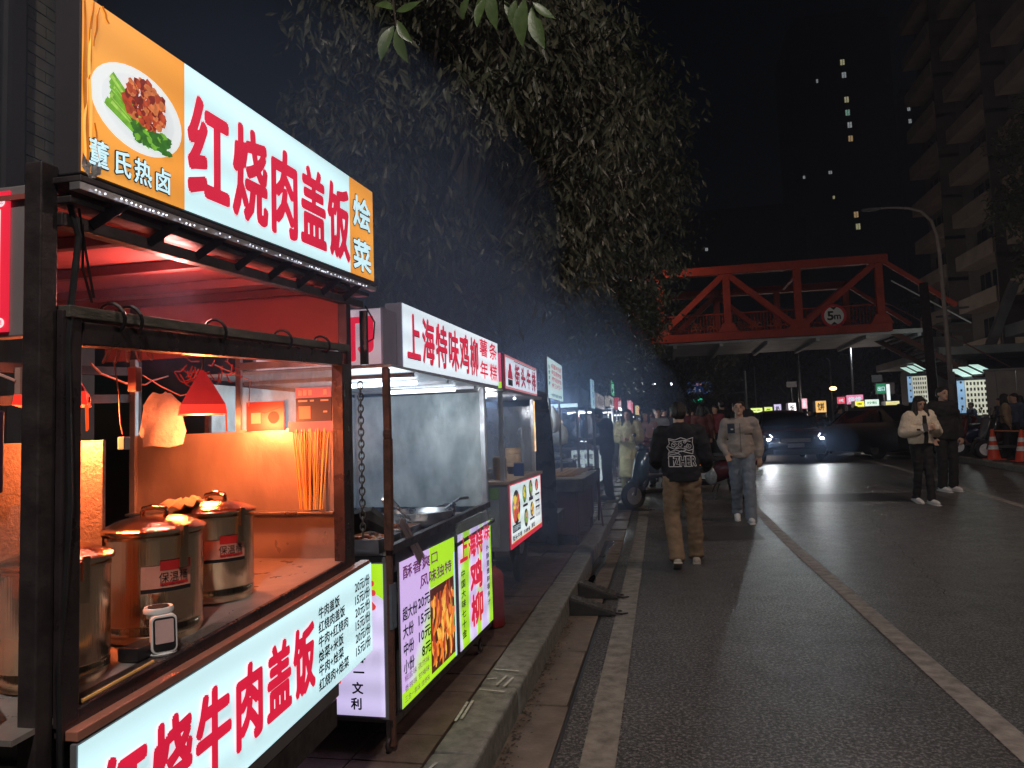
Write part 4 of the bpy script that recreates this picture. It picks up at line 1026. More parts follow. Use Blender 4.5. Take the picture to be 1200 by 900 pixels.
for (u0, v0, u1, v1) in ((.13,.545,.42,.60), (.53,.69,.72,.71), (.78,.715,.96,.745), (.79,.56,1.0,.575), (1.06,.735,1.26,.75), (1.06,.68,1.26,.695), (1.06,.63,1.26,.645)): rect(b, q3, u0, v0, u1, v1, .002)
write(b, '街头牛排', q3, .12, .485, .46, .53, .002, .03); write(b, '牛排套餐', q3, .52, .485, .78, .52, .002, .02); write(b, '意面', q3, .84, .49, 1.0, .53, .002, .02)
for k in range(3): write(b, '单人套餐', q3, 1.06, .655-.05*k, 1.26, .685-.05*k, .003, 0)
P3(b, 'menu_lettering', mat('maroon_ink', (.12,.01,.03), .5))
b = MB(); rect(b, q3, .10, .476, 1.32, .484, .003); P3(b, 'menu_foot', emi('orange_foot', (.9,.35,.05), .9, .2))
b = MB(); write(b, '巨无霸牛排', q3, .14, .552, .41, .594, .003, .0); P3(b, 'menu_lettering', M_inkwhite)
for (x, y) in ((-.15,.25), (-.7,.25), (-.15,1.15), (-.7,1.15)):
    b = MB(); b.torus((x, y, .115), .09, .028, ax=(1,0,0), n=20, m=8); b.cyl((x-.02,y,.115), (x+.02,y,.115), .085, 18); wv = P3(b, 'wheel', M_rubber, smooth='auto'); b = MB(); b.bar((x,y,.11), (x,y,.45), .03); P3(b, 'axle_leg', M_dark)
# things on stall 3
def at3(x, y, z=.925): return N3 + Vector((x, y, z))
t = thing('bamboo_steamer', 'stack of round bamboo steamers on the third stall counter', 'steamer', at3(-.12, .98), 0)
for k in range(3):
    b = MB(); b.lathe((0,0,.052*k+.06), [(.062,0), (.065,.003), (.065,.046), (.060,.050), (.002,.051)], 28); b.build('tier', mat('steamer_bamboo', (.55,.36,.20), .6, 0, .2, 20, .2, 60, (1,1,6)), t, local=True, smooth='auto')
b = MB(); b.lathe((0,0,0), [(.045,0), (.055,.06)], 16); b.build('stand', M_dark, t, local=True)
t = thing('kitchen_canister', 'brass coloured canister by the near post of the third stall', 'canister', at3(-.08, .28), 0)
b = MB(); b.lathe((0,0,0), [(.05,0), (.052,.01), (.052,.15), (.046,.155), (.046,.165), (.002,.166)], 24); b.build('can', mat('brass_tin', (.5,.33,.14), .35, .8), t, local=True, smooth='auto')
t = thing('utensil_rack', 'rack of upright tongs and knives on the third stall counter', 'rack', at3(-.30, .35), 0)
for k in range(9):
    b = MB(); x, y = rng.uniform(-.12,.12), rng.uniform(-.1,.2); b.bar((x, y, 0), (x+rng.uniform(-.06,.06), y+rng.uniform(-.05,.05), rng.uniform(.16,.28)), .014, .004); b.build('utensil', M_steel, t, local=True)
b = MB(); b.box(-.16,.14,-.12,.22,.0,.04); b.build('rack_base', M_steel, t, local=True)
b = MB(); b.lathe(at3(-.32,.30,1.0), [(.17,0), (.18,.004), (.002,.006)], 28); tag(b.build('round_tray', mat('cream_tray', (.5,.45,.38), .4), smooth='auto'), 'round cream tray on the near end of the third stall', 'tray')
t = thing('steel_box', 'dark blue carton standing below the bamboo steamers', 'carton', at3(-.02, .70), .2)
b = MB(); b.box(-.04,.04,-.07,.07,0,.10); b.build('carton', mat('navy_carton', (.03,.06,.20), .5), t, local=True, bevel=.002)
for k in range(10):
    pass
b = MB()
for k in range(14): b.ball(at3(-.55+rng.uniform(-.15,.15), .2+rng.uniform(-.1,.5), .97+rng.uniform(0,.13)), (rng.uniform(.04,.07), rng.uniform(.04,.07), rng.uniform(.03,.05)), 8, 6)
tag(b.build('bag_pile', mat('clear_bag_pile', (.35,.42,.46), .2, 0, .3, 20, .6, 50), smooth=True), 'pile of clear food bags at the back of the third stall', 'bags')
# red fire extinguisher-like canister under the stall (red box)
t = thing('gas_cylinder', 'red gas cylinder standing on the pavement under the third stall', 'gas cylinder', (-1.13, 4.75, .15), 0)
b = MB(); b.lathe((0,0,0), [(.062,0), (.068,.01), (.068,.33), (.05,.36), (.025,.375), (.02,.39), (.002,.391)], 24); b.build('tank', mat('red_tank_paint', (.28,.015,.02), .55, 0, .3, 10, .1, 40), t, local=True, smooth='auto')
b = MB(); b.cyl((0,0,.385), (0,0,.42), .012, 8); b.torus((0,0,.425), .022, .005, n=14, m=5); b.build('valve', M_dark, t, local=True)
# curved dark windscreen panel of a delivery tricycle behind stall 3
t = thing('delivery_tricycle', 'dark curved front of a tricycle between the third and fourth stalls', 'tricycle', (-1.35, 6.75, .15), 0)
b = MB(); prof = []
for k in range(13):
    s = k/12; z = .25 + 1.42*s; y = 6.85 + .10*s - .42*s**3.2; prof.append((y, z))
vs = []
for (y, z) in prof:
    for i in range(9):
        u = i/8; vs.append((-1.72 + .72*u, y - .10*sin(pi*u) + .0, z + .15 - .05*abs(2*u-1)**3))
b.add(vs, [(j*9+i, j*9+i+1, (j+1)*9+i+1, (j+1)*9+i) for j in range(12) for i in range(8)])
o = b.build('front_shell', mat('dark_blue_shell', (.025,.04,.06), .30, .1, .3, 6, .03, 30, rvar=.1), t, smooth=True); so = o.modifiers.new('t', 'SOLIDIFY'); so.thickness = .03
b = MB(); b.torus((-1.36, 6.80, .42), .22, .05, ax=(1,0,0), n=26, m=8); wv = b.build('wheel', M_rubber, t, smooth=True)
b = MB(); b.cyl((-1.39,6.80,.42), (-1.33,6.80,.42), .14, 18); b.build('hub', M_alu, wv)
b = MB(); b.box(-1.70,-1.02, 7.0, 7.6, .50, .62); b.build('bed', M_dark, t)
b = MB(); b.tube([(-1.66,6.95,1.12), (-1.5,7.05,1.16), (-1.36,7.08,1.10), (-1.2,7.05,1.16), (-1.05,6.95,1.12)], .014, 6); b.build('handlebar', M_black, t)
# ================================================================== STALLS FURTHER ALONG
M_pole = mat('galvanised_pole', (.30,.31,.32), .45, .7, .2, 6, .05, 40)
M_cool = emi('cool_sign', (.62,.86,.90), 1.0, .08)
M_tent = mat('dark_blue_canopy', (.05,.06,.085), .7, 0, .2, 3, .1, 20)
# stall 4 : grill cart
t = thing('grill_cart', 'smoky grill cart with long charcoal tray and upright white menu board', 'grill cart', (-1.3, 8.9, gz(8.9)+.145))
z0 = gz(8.9)+.145
b = MB(); b.box(-1.65, -.86, 8.0, 10.2, z0+.60, z0+.74); b.build('grill_tray', mat('sooty_steel', (.12,.12,.12), .4, .8, .5, 8, .4, 30), t, bevel=.006)
b = MB(); b.box(-1.62, -.89, 8.03, 10.17, z0+.735, z0+.745); b.build('ash_bed', mat('ash', (.25,.23,.20), .9, 0, .5, 14, .6, 50), t)
b = MB(); b.box(-1.6, -.95, 8.1, 10.1, z0+.12, z0+.60); b.build('cart_body', mat('maroon_body', (.10,.04,.05), .5, .1, .3, 5), t, bevel=.01)
for (x, y) in ((-1.55,8.2), (-.97,8.2), (-1.55,9.9), (-.97,9.9)): b = MB(); b.cyl((x, y, z0), (x, y, z0+.6), .025, 8); b.build('leg', M_dark, t)
for k in range(26):
    y = 8.2 + k*.07; b = MB(); b.bar((-1.4+rng.uniform(-.03,.03), y, z0+.765), (-.98+rng.uniform(-.05,.05), y+rng.uniform(-.02,.02), z0+.765), .018, .012)
    for q_ in range(4): b.ball((-1.35+.08*q_, y, z0+.768), (.035,.018,.014), 6, 4)
    b.build('skewer', mat('grilled_meat', (.35,.20,.09), .5, 0, .4, 50, .3, 80), t)
for x, y in ((-1.22,8.15), (-1.22,8.95)):
    b = MB(); b.cyl((x, y, z0+.6), (x, y, 2.3), .014, 8); b.build('pole', M_pole, t)
b = MB(); b.box(-1.235, -1.205, 7.98, 9.22, 1.80, 2.26); b.build('menu_board', M_grey, t)
q4 = front(-1.204)
b = MB(); rect(b, q4, 7.98, 1.80, 9.22, 2.26, .001); b.build('menu_board_face', M_cool, t)
b = MB()
for k, r_ in enumerate(('新疆羊肉串', '烤面筋烤肠', '烤鸡翅鱿鱼', '烤玉米豆干')): write(b, r_, q4, 8.26, 2.15-.075*k, 9.12, 2.215-.075*k, .003, .02)
b.build('menu_board_lettering', emi('brick_ink', (.50,.07,.04), .8, .2), t)
b = MB(); 
for k, c in enumerate('招牌烧烤'): write(b, c, q4, 8.04, 2.13-.062*k, 8.15, 2.18-.062*k, .003, .02)
write(b, '一串好吃的烧烤', q4, 8.1, 1.82, 9.1, 1.865, .003, .02)
b.build('menu_board_small_lettering', mat('dark_green_ink', (.02,.08,.06), .5), t)
# hanging bags and lamp over the grill
for k, (x, y, z, r_) in enumerate(((-1.25,8.05,1.52,.09), (-1.28,8.75,1.56,.10), (-1.30,9.4,1.40,.12))):
    b = MB(); b.lathe((x, y, z-.16), [(.02,0), (r_*.8,.03), (r_,.12), (r_*.85,.22), (r_*.3,.29), (.015,.34)], 12)
    for v in b.v: v += Vector((noise.noise(v*9)*.03, noise.noise(v*8+Vector((3,3,3)))*.03, 0))
    tag(b.build('hanging_bag', mat('lit_white_bag', (.75,.80,.80), .4, 0, .1, 15, .4, 30), smooth=True), ('white plastic bag hanging leftmost under the white menu board', 'white plastic bag hanging centrally under the white menu board', 'longer white bag hanging behind the grill')[k], 'plastic bag', 'bags hung over the grill')
    b = MB()
t = thing('work_lamp', 'bare white bulb lamp hanging under the white menu board', 'lamp', (-1.35, 8.4, 1.62))
b = MB(); b.ball((-1.35,8.4,1.62), .035, 12, 8); b.build('bulb', emi('work_bulb', (.9,.96,1), 6, .02), t, smooth=True); b = MB(); b.cyl((-1.35,8.4,1.65), (-1.35,8.4,1.80), .008, 6); b.build('cable', M_black, t)
def plight(name, loc, watt, col, r=.05, par=None):
    L = bpy.data.lights.new(name, 'POINT'); L.energy = watt; L.color = col; L.shadow_soft_size = r
    o = bpy.data.objects.new(name, L); COL.objects.link(o); o.location = loc
    return o
# table, x-frame stand
t = thing('steel_table', 'dark steel table with folded sheets behind the grill cart', 'table', (-1.7, 11.0, gz(11)+.145)); z0 = gz(11)+.145
b = MB(); b.box(-2.1,-1.28,10.4,11.6,z0+.78,z0+.81); b.build('table_top', M_steel, t, bevel=.004)
b = MB(); b.box(-2.05,-1.33,10.45,11.55,z0+.05,z0+.78); b.build('table_skirt', mat('maroon_body'  , (.1,.04,.05)), t)
b = MB(); b.ball((-1.6,10.9,z0+.86), (.2,.25,.07), 10, 6); b.build('folded_sheet', M_grey, t, smooth=True)
t = thing('folding_stand', 'thin crossed folding stand at the pavement edge by the grill', 'folding stand', (-.85, 9.9, gz(9.9)+.145)); z0 = gz(9.9)+.145
for p_, q_ in (((-.95,9.6,z0), (-1.05,10.2,z0+.75)), ((-1.05,10.2,z0), (-.95,9.6,z0+.75)), ((-.80,9.7,z0), (-.92,10.25,z0+.75)), ((-.90,10.25,z0), (-.82,9.7,z0+.75))):
    b = MB(); b.bar(p_, q_, .022); b.build('leg', mat('red_black_tube', (.08,.02,.02), .4, .3), t)
b = MB(); b.bar((-1.05,10.2,z0+.75), (-.92,10.25,z0+.75), .02); b.bar((-.95,9.6,z0+.75), (-.82,9.7,z0+.75), .02); b.build('top_bar', MATS['red_black_tube'], t)
# generic later stalls
def cart(y, L_, label, face_col, word, ink, z_sign=(1.72,1.98), box=None, tall=None, body=M_grey, tent=False, X=-1.12, lampw=3, lcol=(.85,.93,1)):
    z0 = gz(y)+.145; t = thing('food_stall', label, 'food stall', (X-.45, y+L_/2, z0), 0, 'market stalls along the pavement')
    b = MB(); b.box(X-.85, X, y, y+L_, z0+.25, z0+.85); b.build('cart_body', body, t, bevel=.01)
    b = MB(); b.box(X-.88, X+.04, y-.03, y+L_+.03, z0+.85, z0+.88); b.build('counter', M_cnt, t)
    for (x, yy) in ((X-.03, y+.03), (X-.03, y+L_-.06), (X-.84, y+.03), (X-.84, y+L_-.06)):
        b = MB(); b.box(x, x+.03, yy, yy+.03, z0, z_sign[0]+gz(y)); b.build('post', M_alu, t)
    b = MB(); b.box(X-.90, X+.05, y-.04, y+L_+.04, z_sign[0]+gz(y)-.02, z_sign[0]+gz(y)); b.build('roof', M_tent, t)
    b = MB(); b.box(X-.82, X-.80, y+.05, y+L_-.05, z0+.88, z0+1.4); b.build('back_panel', mat('stall_back_steel', (.3,.32,.34), .4, .7), t)
    za, zb = z_sign[0]+gz(y)+.001, z_sign[1]+gz(y)
    b = MB(); b.box(X-.06, X+.04, y, y+L_, za, zb); b.build('sign_box', M_grey, t)
    q = front(X+.041); b = MB(); rect(b, q, y+.02, za+.01, y+L_-.02, zb-.01, .001); b.build('sign_face', face_col, t)
    b = MB(); write(b, word, q, y+.12, za+.05, y+L_-.12, zb-.05, .003, .03); b.build('lettering', ink, t)
    f = facing(y-.001); b = MB(); rect(b, f, X-.06, za+.01, X+.04, zb-.01, .001); b.build('sign_end', face_col, t)
    b = MB(); b.cyl((X-.6, y+L_*.5, za-.05), (X-.15, y+L_*.5, za-.05), .018, 8); b.build('tube_light', M_whiteglow, t)
    for k in range(5): 
        b = MB(); b.lathe((X-.2-.12*(k%3), y+.25+k*L_/6.5, z0+.88), [(.05,0), (.06,.08), (.055,.10), (.01,.12)], 12); b.build('pot', M_steel, t)
    if box:
        b = MB(); b.box(X+.002, X+.02, y+.1, y+L_-.1, z0+.25, z0+.84); b.build('menu_box', M_grey, t)
        q = front(X+.021); b = MB(); rect(b, q, y+.12, z0+.27, y+L_-.12, z0+.82, .001); b.build('menu_face', box, t)
        f = facing(y-.002); b = MB(); rect(b, f, X-.45, z0+.27, X-.02, z0+.84, 0); b.build('menu_end', box, t)
        b = MB()
        for i in range(3):
            for j in range(2): write(b, '好吃', f, X-.42+.2*j, z0+.34+.17*i, X-.27+.2*j, z0+.44+.17*i, .002, .03)
        b.build('menu_lettering', M_inkblack, t)
    return t
M_s5 = emigrad('beige_rows_sign', [(.3,(.35,.32,.30)), (.7,(.50,.46,.42))], .8, 2)
cart(12.9, 1.7, 'stall with small beige sign of dark lettering beyond the grill', M_s5, '福鼎肉片', emi('brown_ink', (.10,.03,.02), .5, .1), (1.72,2.0), box=emi('menu_box_white', (.70,.86,.90), .95, .1))
cart(16.2, 1.6, 'stall with pale sign under a green light, past the yellow coated woman', emi('pale_sign_b', (.6,.55,.5), .8, .1), '臭豆腐', M_inkblack, (1.72,1.98))
cart(19.6, 1.6, 'stall with red and white sign far along the pavement', emi('red_sign_far', (.75,.05,.08), .9, .1), '烤冷面', M_inkwhite, (1.65,1.98))
cart(22.6, 1.8, 'stall with pink flower sign at the far end of the left row', emi('pink_sign_far', (.85,.30,.42), .95, .1), '手抓饼', M_inkred, (1.6,1.98), X=-.9)
cart(26.5, 1.8, 'last stall with yellowish sign in the left row', emi('cream_sign_far', (.9,.75,.4), .9, .1), '炒饭', M_inkred, (1.6,1.95), X=-.8)
# vertical banner, green light box, canopy of stall beyond the grill
t = thing('banner_sign', 'narrow pale blue vertical banner standing beyond the grill cart', 'banner', (-1.1, 12.2, gz(12)+.145))
b = MB(); b.box(-1.11,-1.09,12.05,12.55,1.80,2.28); b.build('banner', emi('pale_blue_banner', (.40,.68,.85), .95, .1), t)
b = MB(); q = front(-1.089)
for k, c in enumerate('炒饭面'): write(b, c, q, 12.15, 2.12-.14*k, 12.42, 2.23-.14*k, .002, .02)
b.build('lettering', emi('blue_ink', (.03,.12,.35), .5, .1), t); b = MB(); b.cyl((-1.1,12.3,gz(12)+.145), (-1.1,12.3,1.8), .02, 8); b.build('pole', M_pole, t)
t = thing('light_box', 'small green light box above the stalls in the left row', 'light box', (-1.1, 17.6, gz(17)+.145))
b = MB(); b.box(-1.14,-1.10,17.3,18.4,2.28,2.62); b.build('casing', M_grey, t); b = MB(); rect(b, front(-1.098), 17.3,2.28,18.4,2.62, 0); b.build('face', emi('green_lightbox', (.04,.72,.22), .9, .1), t)
b = MB(); write(b, '饮', front(-1.097), 17.6,2.33,18.1,2.56,.003,.03); b.build('lettering', M_inkwhite, t); b = MB(); b.cyl((-1.12,17.8,gz(17)+.14), (-1.12,17.8,2.3), .025, 8); b.build('pole', M_pole, t)
t = thing('canopy_tent', 'dark blue canopy tent with a lit edge behind the grill cart', 'canopy', (-1.9, 12.2, gz(12)+.145))
b = MB(); b.box(-2.9,-1.22,11.3,12.9,1.86,2.12); b.build('canopy', M_tent, t)
b = MB(); b.box(-2.6,-1.25,11.275,11.295,1.80,1.855); b.build('light_strip', emi('strip_cool', (.6,.85,.95), 1.6, .1), t)
for (x, y) in ((-2.85,11.35), (-1.27,11.35), (-1.27,12.85), (-2.85,12.85)): b = MB(); b.cyl((x,y,gz(12)+.145), (x,y,1.86), .02, 8); b.build('pole', M_pole, t)
for k in range(3): b = MB(); b.ball((-2.4+.4*k, 11.25, 2.16), (.10,.03,.02), 10, 6); b.build('lamp', M_whiteglow, t)
t = thing('cup_lamp', 'orange lit sign box glowing inside the canopy tent', 'light box', (-1.75, 12.5, gz(12)+.145+.9))
b = MB(); b.box(-1.80,-1.66,12.4,12.5,1.38,1.62); b.build('lamp_body', emi('orange_cup', (1,.55,.25), 1.3, .2), t)

# ================================================================== PEOPLE
M_tmp = None
def remesh(mb, vox, sm=2, wr=0, ws=9, seed=0, aniso=(1,1,1)):
    me = mb.mesh('tmp'); o = bpy.data.objects.new('tmp', me); COL.objects.link(o)
    r = o.modifiers.new('r', 'REMESH'); r.mode = 'VOXEL'; r.voxel_size = vox
    if sm: s_ = o.modifiers.new('s', 'SMOOTH'); s_.iterations = sm; s_.factor = .5
    dg = bpy.context.evaluated_depsgraph_get(); me2 = bpy.data.meshes.new_from_object(o.evaluated_get(dg))
    bpy.data.objects.remove(o); bpy.data.meshes.remove(me)
    if wr:
        nn = [v.normal.copy() for v in me2.vertices]
        for v, n_ in zip(me2.vertices, nn):
            c = v.co; q = Vector((c.x*aniso[0], c.y*aniso[1], c.z*aniso[2]))*ws + Vector((seed, seed*2, 0))
            d = noise.noise(q) + .5*noise.noise(q*2.1) + .6*(1-abs(noise.noise(q*1.3)*2))
            v.co = c + n_*wr*d
    me2.update()
    return me2
def limb(b, pts, rad, n=10):
    for k in range(len(pts)-1):
        b.cone(pts[k], pts[k+1], rad[k], rad[k+1], n)
    for p, r in zip(pts, rad): b.ball(p, r*1.0, n, 7)
def lerp(a, b, t): return Vector(a)*(1-t) + Vector(b)*t
def hand(b, w_, d, side, curl=.5, s=1.0):
    """palm, four bent fingers of different length and a thumb from the side of the palm"""
    w_, d = Vector(w_), Vector(d).normalized(); sd = Vector(side); sd = (sd - d*sd.dot(d)).normalized(); nn = d.cross(sd)
    for k in range(4):
        o = sd*(-.030+.019*k)*s; b.cone(w_ + o*.6, w_ + d*.085*s + o, .016*s, .011*s, 8); b.ball(w_ + d*.085*s + o, .0115*s, 8, 6)
    for k, L in enumerate((.062,.074,.080,.070)):
        o = sd*(-.030+.020*k)*s; p = w_ + d*.085*s + o; a = curl; q = p + (d*cos(a)+nn*sin(a))*L*.5*s; r_ = q + (d*cos(a*2.1)+nn*sin(a*2.1))*L*.5*s
        limb(b, [p, q, r_], [.0105*s, .0098*s, .0085*s], 8)
    p = w_ + d*.02*s + sd*.030*s; q = p + (sd*.7+d*.6+nn*.3).normalized()*.040*s; r_ = q + (sd*.15+d*.9+nn*.5).normalized()*.032*s
    limb(b, [p, q, r_], [.014*s, .012*s, .010*s], 8)
def person(label, loc, rz, h=1.75, J=None, top=None, bottom=None, shoe=None, hair='short', vox=.01, cvox=.013, topw=1.0, toplen=.0, flare=1.0, legw=1.0, sleeve=1.0, face=True, group=None, hood=False, name='person', headtilt=0, inner=None, sole=None, long_coat=0, bag=None):
    """local frame: faces +y, z up; joints may be overridden"""
    t = thing(name, label, 'person', loc, rz, group)
    j = dict(hipL=(-.09,0,.93), hipR=(.09,0,.93), kneeL=(-.10,.02,.50), kneeR=(.10,.02,.50), ankL=(-.10,-.02,.09), ankR=(.10,-.02,.09),
             shL=(-.185,-.01,1.42), shR=(.185,-.01,1.42), elL=(-.24,-.03,1.14), elR=(.24,-.03,1.14), wrL=(-.25,.06,.90), wrR=(.25,.06,.90),
             handL=(0,.1,-1), handR=(0,.1,-1), toeL=(0,1,-.1), toeR=(0,1,-.1), head=(0,.01,1.62), chest=(0,0,1.28), neck=(0,-.01,1.47), pel=(0,0,.97), curl=.45)
    if J: j.update(J)
    k = h/1.75; V = lambda n_: Vector(j[n_])
    b = MB()
    hd = V('head'); fw = Vector((0, cos(headtilt), sin(headtilt))); upv = Vector((0, -sin(headtilt), cos(headtilt))); R = Matrix((Vector((1,0,0)), fw, upv)).transposed()
    b.ball(hd + R @ Vector((0,-.008,.025)), (.078,.096,.088), 16, 12, R); b.ball(hd + R @ Vector((0,.018,-.045)), (.058,.070,.070), 14, 10, R)
    b.cone(hd + R @ Vector((0,.092,.012)), hd + R @ Vector((0,.110,-.022)), .008, .015, 8); b.ball(hd + R @ Vector((0,.106,-.024)), .014, 8, 6)
    b.ball(hd + R @ Vector((0,.078,-.052)), (.024,.012,.010), 8, 6, R); b.ball(hd + R @ Vector((0,.070,-.092)), (.026,.020,.018), 8, 6, R)
    for s in (-1, 1): b.ball(hd + R @ Vector((s*.080,-.005,-.005)), (.010,.020,.032), 8, 6, R); b.ball(hd + R @ Vector((s*.032,.080,.024)), (.020,.012,.008), 8, 6, R)
    limb(b, [hd + Vector((0,-.015,-.05)), V('neck') + Vector((0,0,-.03))], [.055,.062])
    b.ball(V('chest'), (.150,.095,.18), 14, 10); b.ball(lerp(V('chest'), V('pel'), .6), (.125,.085,.16), 12, 8); b.ball(V('pel'), (.150,.095,.10), 12, 8)
    for s in ('L','R'):
        limb(b, [V('neck') + Vector((0,0,-.06)), V('sh'+s), V('el'+s), V('wr'+s)], [.05,.052,.040,.026])
        sd = Vector((1 if s == 'L' else -1, .2, 0)) if abs(V('hand'+s).z) > .5 else Vector((0,0,1))
        hand(b, V('wr'+s), V('hand'+s), sd, j['curl'], 1.0)
        limb(b, [V('hip'+s), V('knee'+s), V('ank'+s)], [.080,.052,.036])
        tv = Vector(j['toe'+s]).normalized(); limb(b, [V('ank'+s) + Vector((0,0,-.045)), V('ank'+s) + Vector((0,0,-.05)) + tv*.15], [.034,.028])
    me = remesh(b, vox, 1)
    bo = link('body', me, M_skin, t, smooth=True)
    # trousers
    b = MB()
    for s in ('L','R'):
        a, c, d = V('hip'+s), V('knee'+s), V('ank'+s) + Vector((0,0,.01))
        limb(b, [a, lerp(a,c,.5), c, lerp(c,d,.55), d], [.102*legw,.090*legw,.078*legw*flare,.074*legw*flare,.070*legw*flare], 14)
        b.cone(d, d + Vector((0,-.01,-.035)), .072*legw*flare, .078*legw*flare, 14)
    b.ball(V('pel') + Vector((0,0,-.01)), (.165,.110,.11), 14, 9)
    me = remesh(b, cvox, 1, .009, 9, rng.random()*9, (1,1,1.5)); link('trousers', me, bottom, t, smooth=True)
    # top
    b = MB(); w_ = topw
    zb = V('pel').z - toplen
    b.ball(V('chest') + Vector((0,0,.06)), (.185*w_,.125*w_,.17), 16, 10)
    b.cone(V('chest'), Vector((0, V('pel').y, zb)), .155*w_, .158*w_, 18); 
    for v in b.v[-36:]: v.y = (v.y)*.72 + .0
    b.cone((0,0,zb+.17), (0,0,zb), .172*w_, .168*w_, 20)
    for v in b.v[-40:]: v.y = v.y*.74
    b.ball(lerp(V('chest'), (0,0,zb), .5), (.178*w_,.128*w_,.20), 16, 10)
    for s in ('L','R'):
        sh, el, wr = V('sh'+s), V('el'+s), V('wr'+s); e2 = lerp(el, wr, .93)
        limb(b, [V('neck') + Vector((0,0,-.05)), sh + Vector((0,0,.005)), lerp(sh,el,.5), el, lerp(el,wr,.5), e2], [.075,.078*sleeve,.075*sleeve,.068*sleeve,.062*sleeve,.046*sleeve], 12)
    b.cone(V('neck') + Vector((0,.005,-.07)), V('neck') + Vector((0,.0,-.005)), .095, .075, 14)
    if hood:
        b.ball(V('neck') + Vector((0,-.075,-.045)), (.125,.070,.085), 14, 9); b.ball(V('neck') + Vector((0,-.05,.015)), (.095,.060,.045), 12, 8)
    if long_coat: b.cone((0,0,zb+.05), (0,.0,zb-long_coat), .17*w_, .20*w_, 18)
    me = remesh(b, cvox, 2, .012, 8, rng.random()*9, (1,1,1.3)); tp = link('jacket', me, top, t, smooth=True)
    # shoes
    for s in ('L','R'):
        tv = Vector(j['toe'+s]).normalized(); a = V('ank'+s) + Vector((0,0,-.048)); up = Vector((0,0,1)) - tv*tv.z
        b = MB(); limb(b, [a - tv*.055, a + tv*.03, a + tv*.12, a + tv*.165], [.042,.046,.042,.030], 12)
        for v in b.v:
            dz_ = (v - a).dot(up)
            if dz_ < -.030: v += up*(-.030-dz_)
        me = remesh(b, .009 if vox < .015 else .02, 1); so_ = link('shoe', me, shoe, t, smooth=True)
        b = MB(); b.bar(a - tv*.10 - up*.033, a + tv*.20 - up*.033, .085, .018, up=up); b.build('sole', sole or shoe, so_, local=True, bevel=.006)
    # hair
    if hair:
        b = MB(); b.ball(hd + R @ Vector((0,-.020,.045)), (.088,.094,.080), 16, 12, R); b.ball(hd + R @ Vector((0,-.045,.0)), (.080,.072,.075), 14, 9, R)
        for k_ in range(7): b.ball(hd + R @ Vector((-.06+.02*k_, .060-.004*abs(k_-3)**2*.5, .082-.002*(k_-3)**2)), (.020,.026,.020), 7, 5, R)
        if hair == 'long':
            for s in (-1, 1): limb(b, [hd + R @ Vector((s*.072,.005,.03)), hd + Vector((s*.090,.02,-.08)), hd + Vector((s*.085,.05,-.22)), hd + Vector((s*.07,.06,-.28))], [.030,.036,.034,.02])
            b.ball(hd + Vector((0,-.07,-.12)), (.09,.05,.16), 12, 9)
        me = remesh(b, .010 if vox < .015 else .02, 1, .006, 30, 3, (1,1,.4)); link('hair', me, M_hair, t, smooth=True)
    if face:
        for s in (-1, 1):
            b = MB(); b.ball(hd + R @ Vector((s*.031,.086,.008)), (.013,.006,.005), 10, 6, R); b.build('eye', mat('dark_eye', (.02,.015,.012), .2), t, local=True, smooth=True)
            b = MB(); b.bar(hd + R @ Vector((s*.016,.095,.030)), hd + R @ Vector((s*.048,.084,.032)), .006, .006); b.build('eyebrow', M_hair, t, local=True)
        b = MB(); b.ball(hd + R @ Vector((0,.088,-.054)), (.020,.006,.0055), 10, 6, R); b.build('mouth', mat('lips', (.35,.12,.10), .45), t, local=True, smooth=True)
    t.scale = (k, k, k)
    return t, tp, j

M_hoodie = mat('black_hoodie_cloth', (.012,.014,.020), .85, 0, .3, 25, .25, 160)
M_khaki = mat('khaki_cloth', (.25,.17,.105), .85, 0, .2, 14, .25, 140)
M_taupe = mat('taupe_jacket', (.36,.31,.28), .75, 0, .15, 10, .2, 140)
M_bluegrey = mat('blue_grey_cloth', (.22,.26,.32), .8, 0, .15, 12, .2, 140)
M_cream = mat('cream_fleece', (.78,.68,.54), .95, 0, .15, 40, .6, 120)
M_blackcloth = mat('black_cloth', (.014,.013,.014), .8, 0, .3, 20, .2, 100)
M_shoe = mat('off_white_shoe', (.55,.50,.44), .6, 0, .15, 30, .2, 80)
M_shoew = mat('white_shoe', (.75,.75,.75), .5, 0, .1, 30)
# man in the black hoodie, seen from behind, left heel just leaving the ground
pm = (.19, 7.75, 0)
hoodman, htop, hj = person('man seen from behind in black hoodie with white back print and khaki trousers', pm, radians(3), 1.70,
    dict(hipL=(-.09,0,.93), hipR=(.09,0,.93), kneeL=(-.12,-.01,.50), kneeR=(.125,.13,.52), ankL=(-.10,-.24,.125), ankR=(.13,.17,.09), toeL=(0,.92,-.42), toeR=(0.1,1,0),
         shL=(-.185,0,1.40), shR=(.185,0,1.40), elL=(-.265,-.02,1.16), elR=(.265,.02,1.15), wrL=(-.25,.22,1.05), wrR=(.29,.20,1.00), handL=(.4,.8,.1), handR=(0,.85,-.3), head=(0,.05,1.605), neck=(0,0,1.46), curl=.8),
    M_hoodie, M_khaki, M_shoe, 'short', topw=1.15, toplen=.08, hood=True, sleeve=1.08, legw=1.08, face=False, headtilt=-.25)
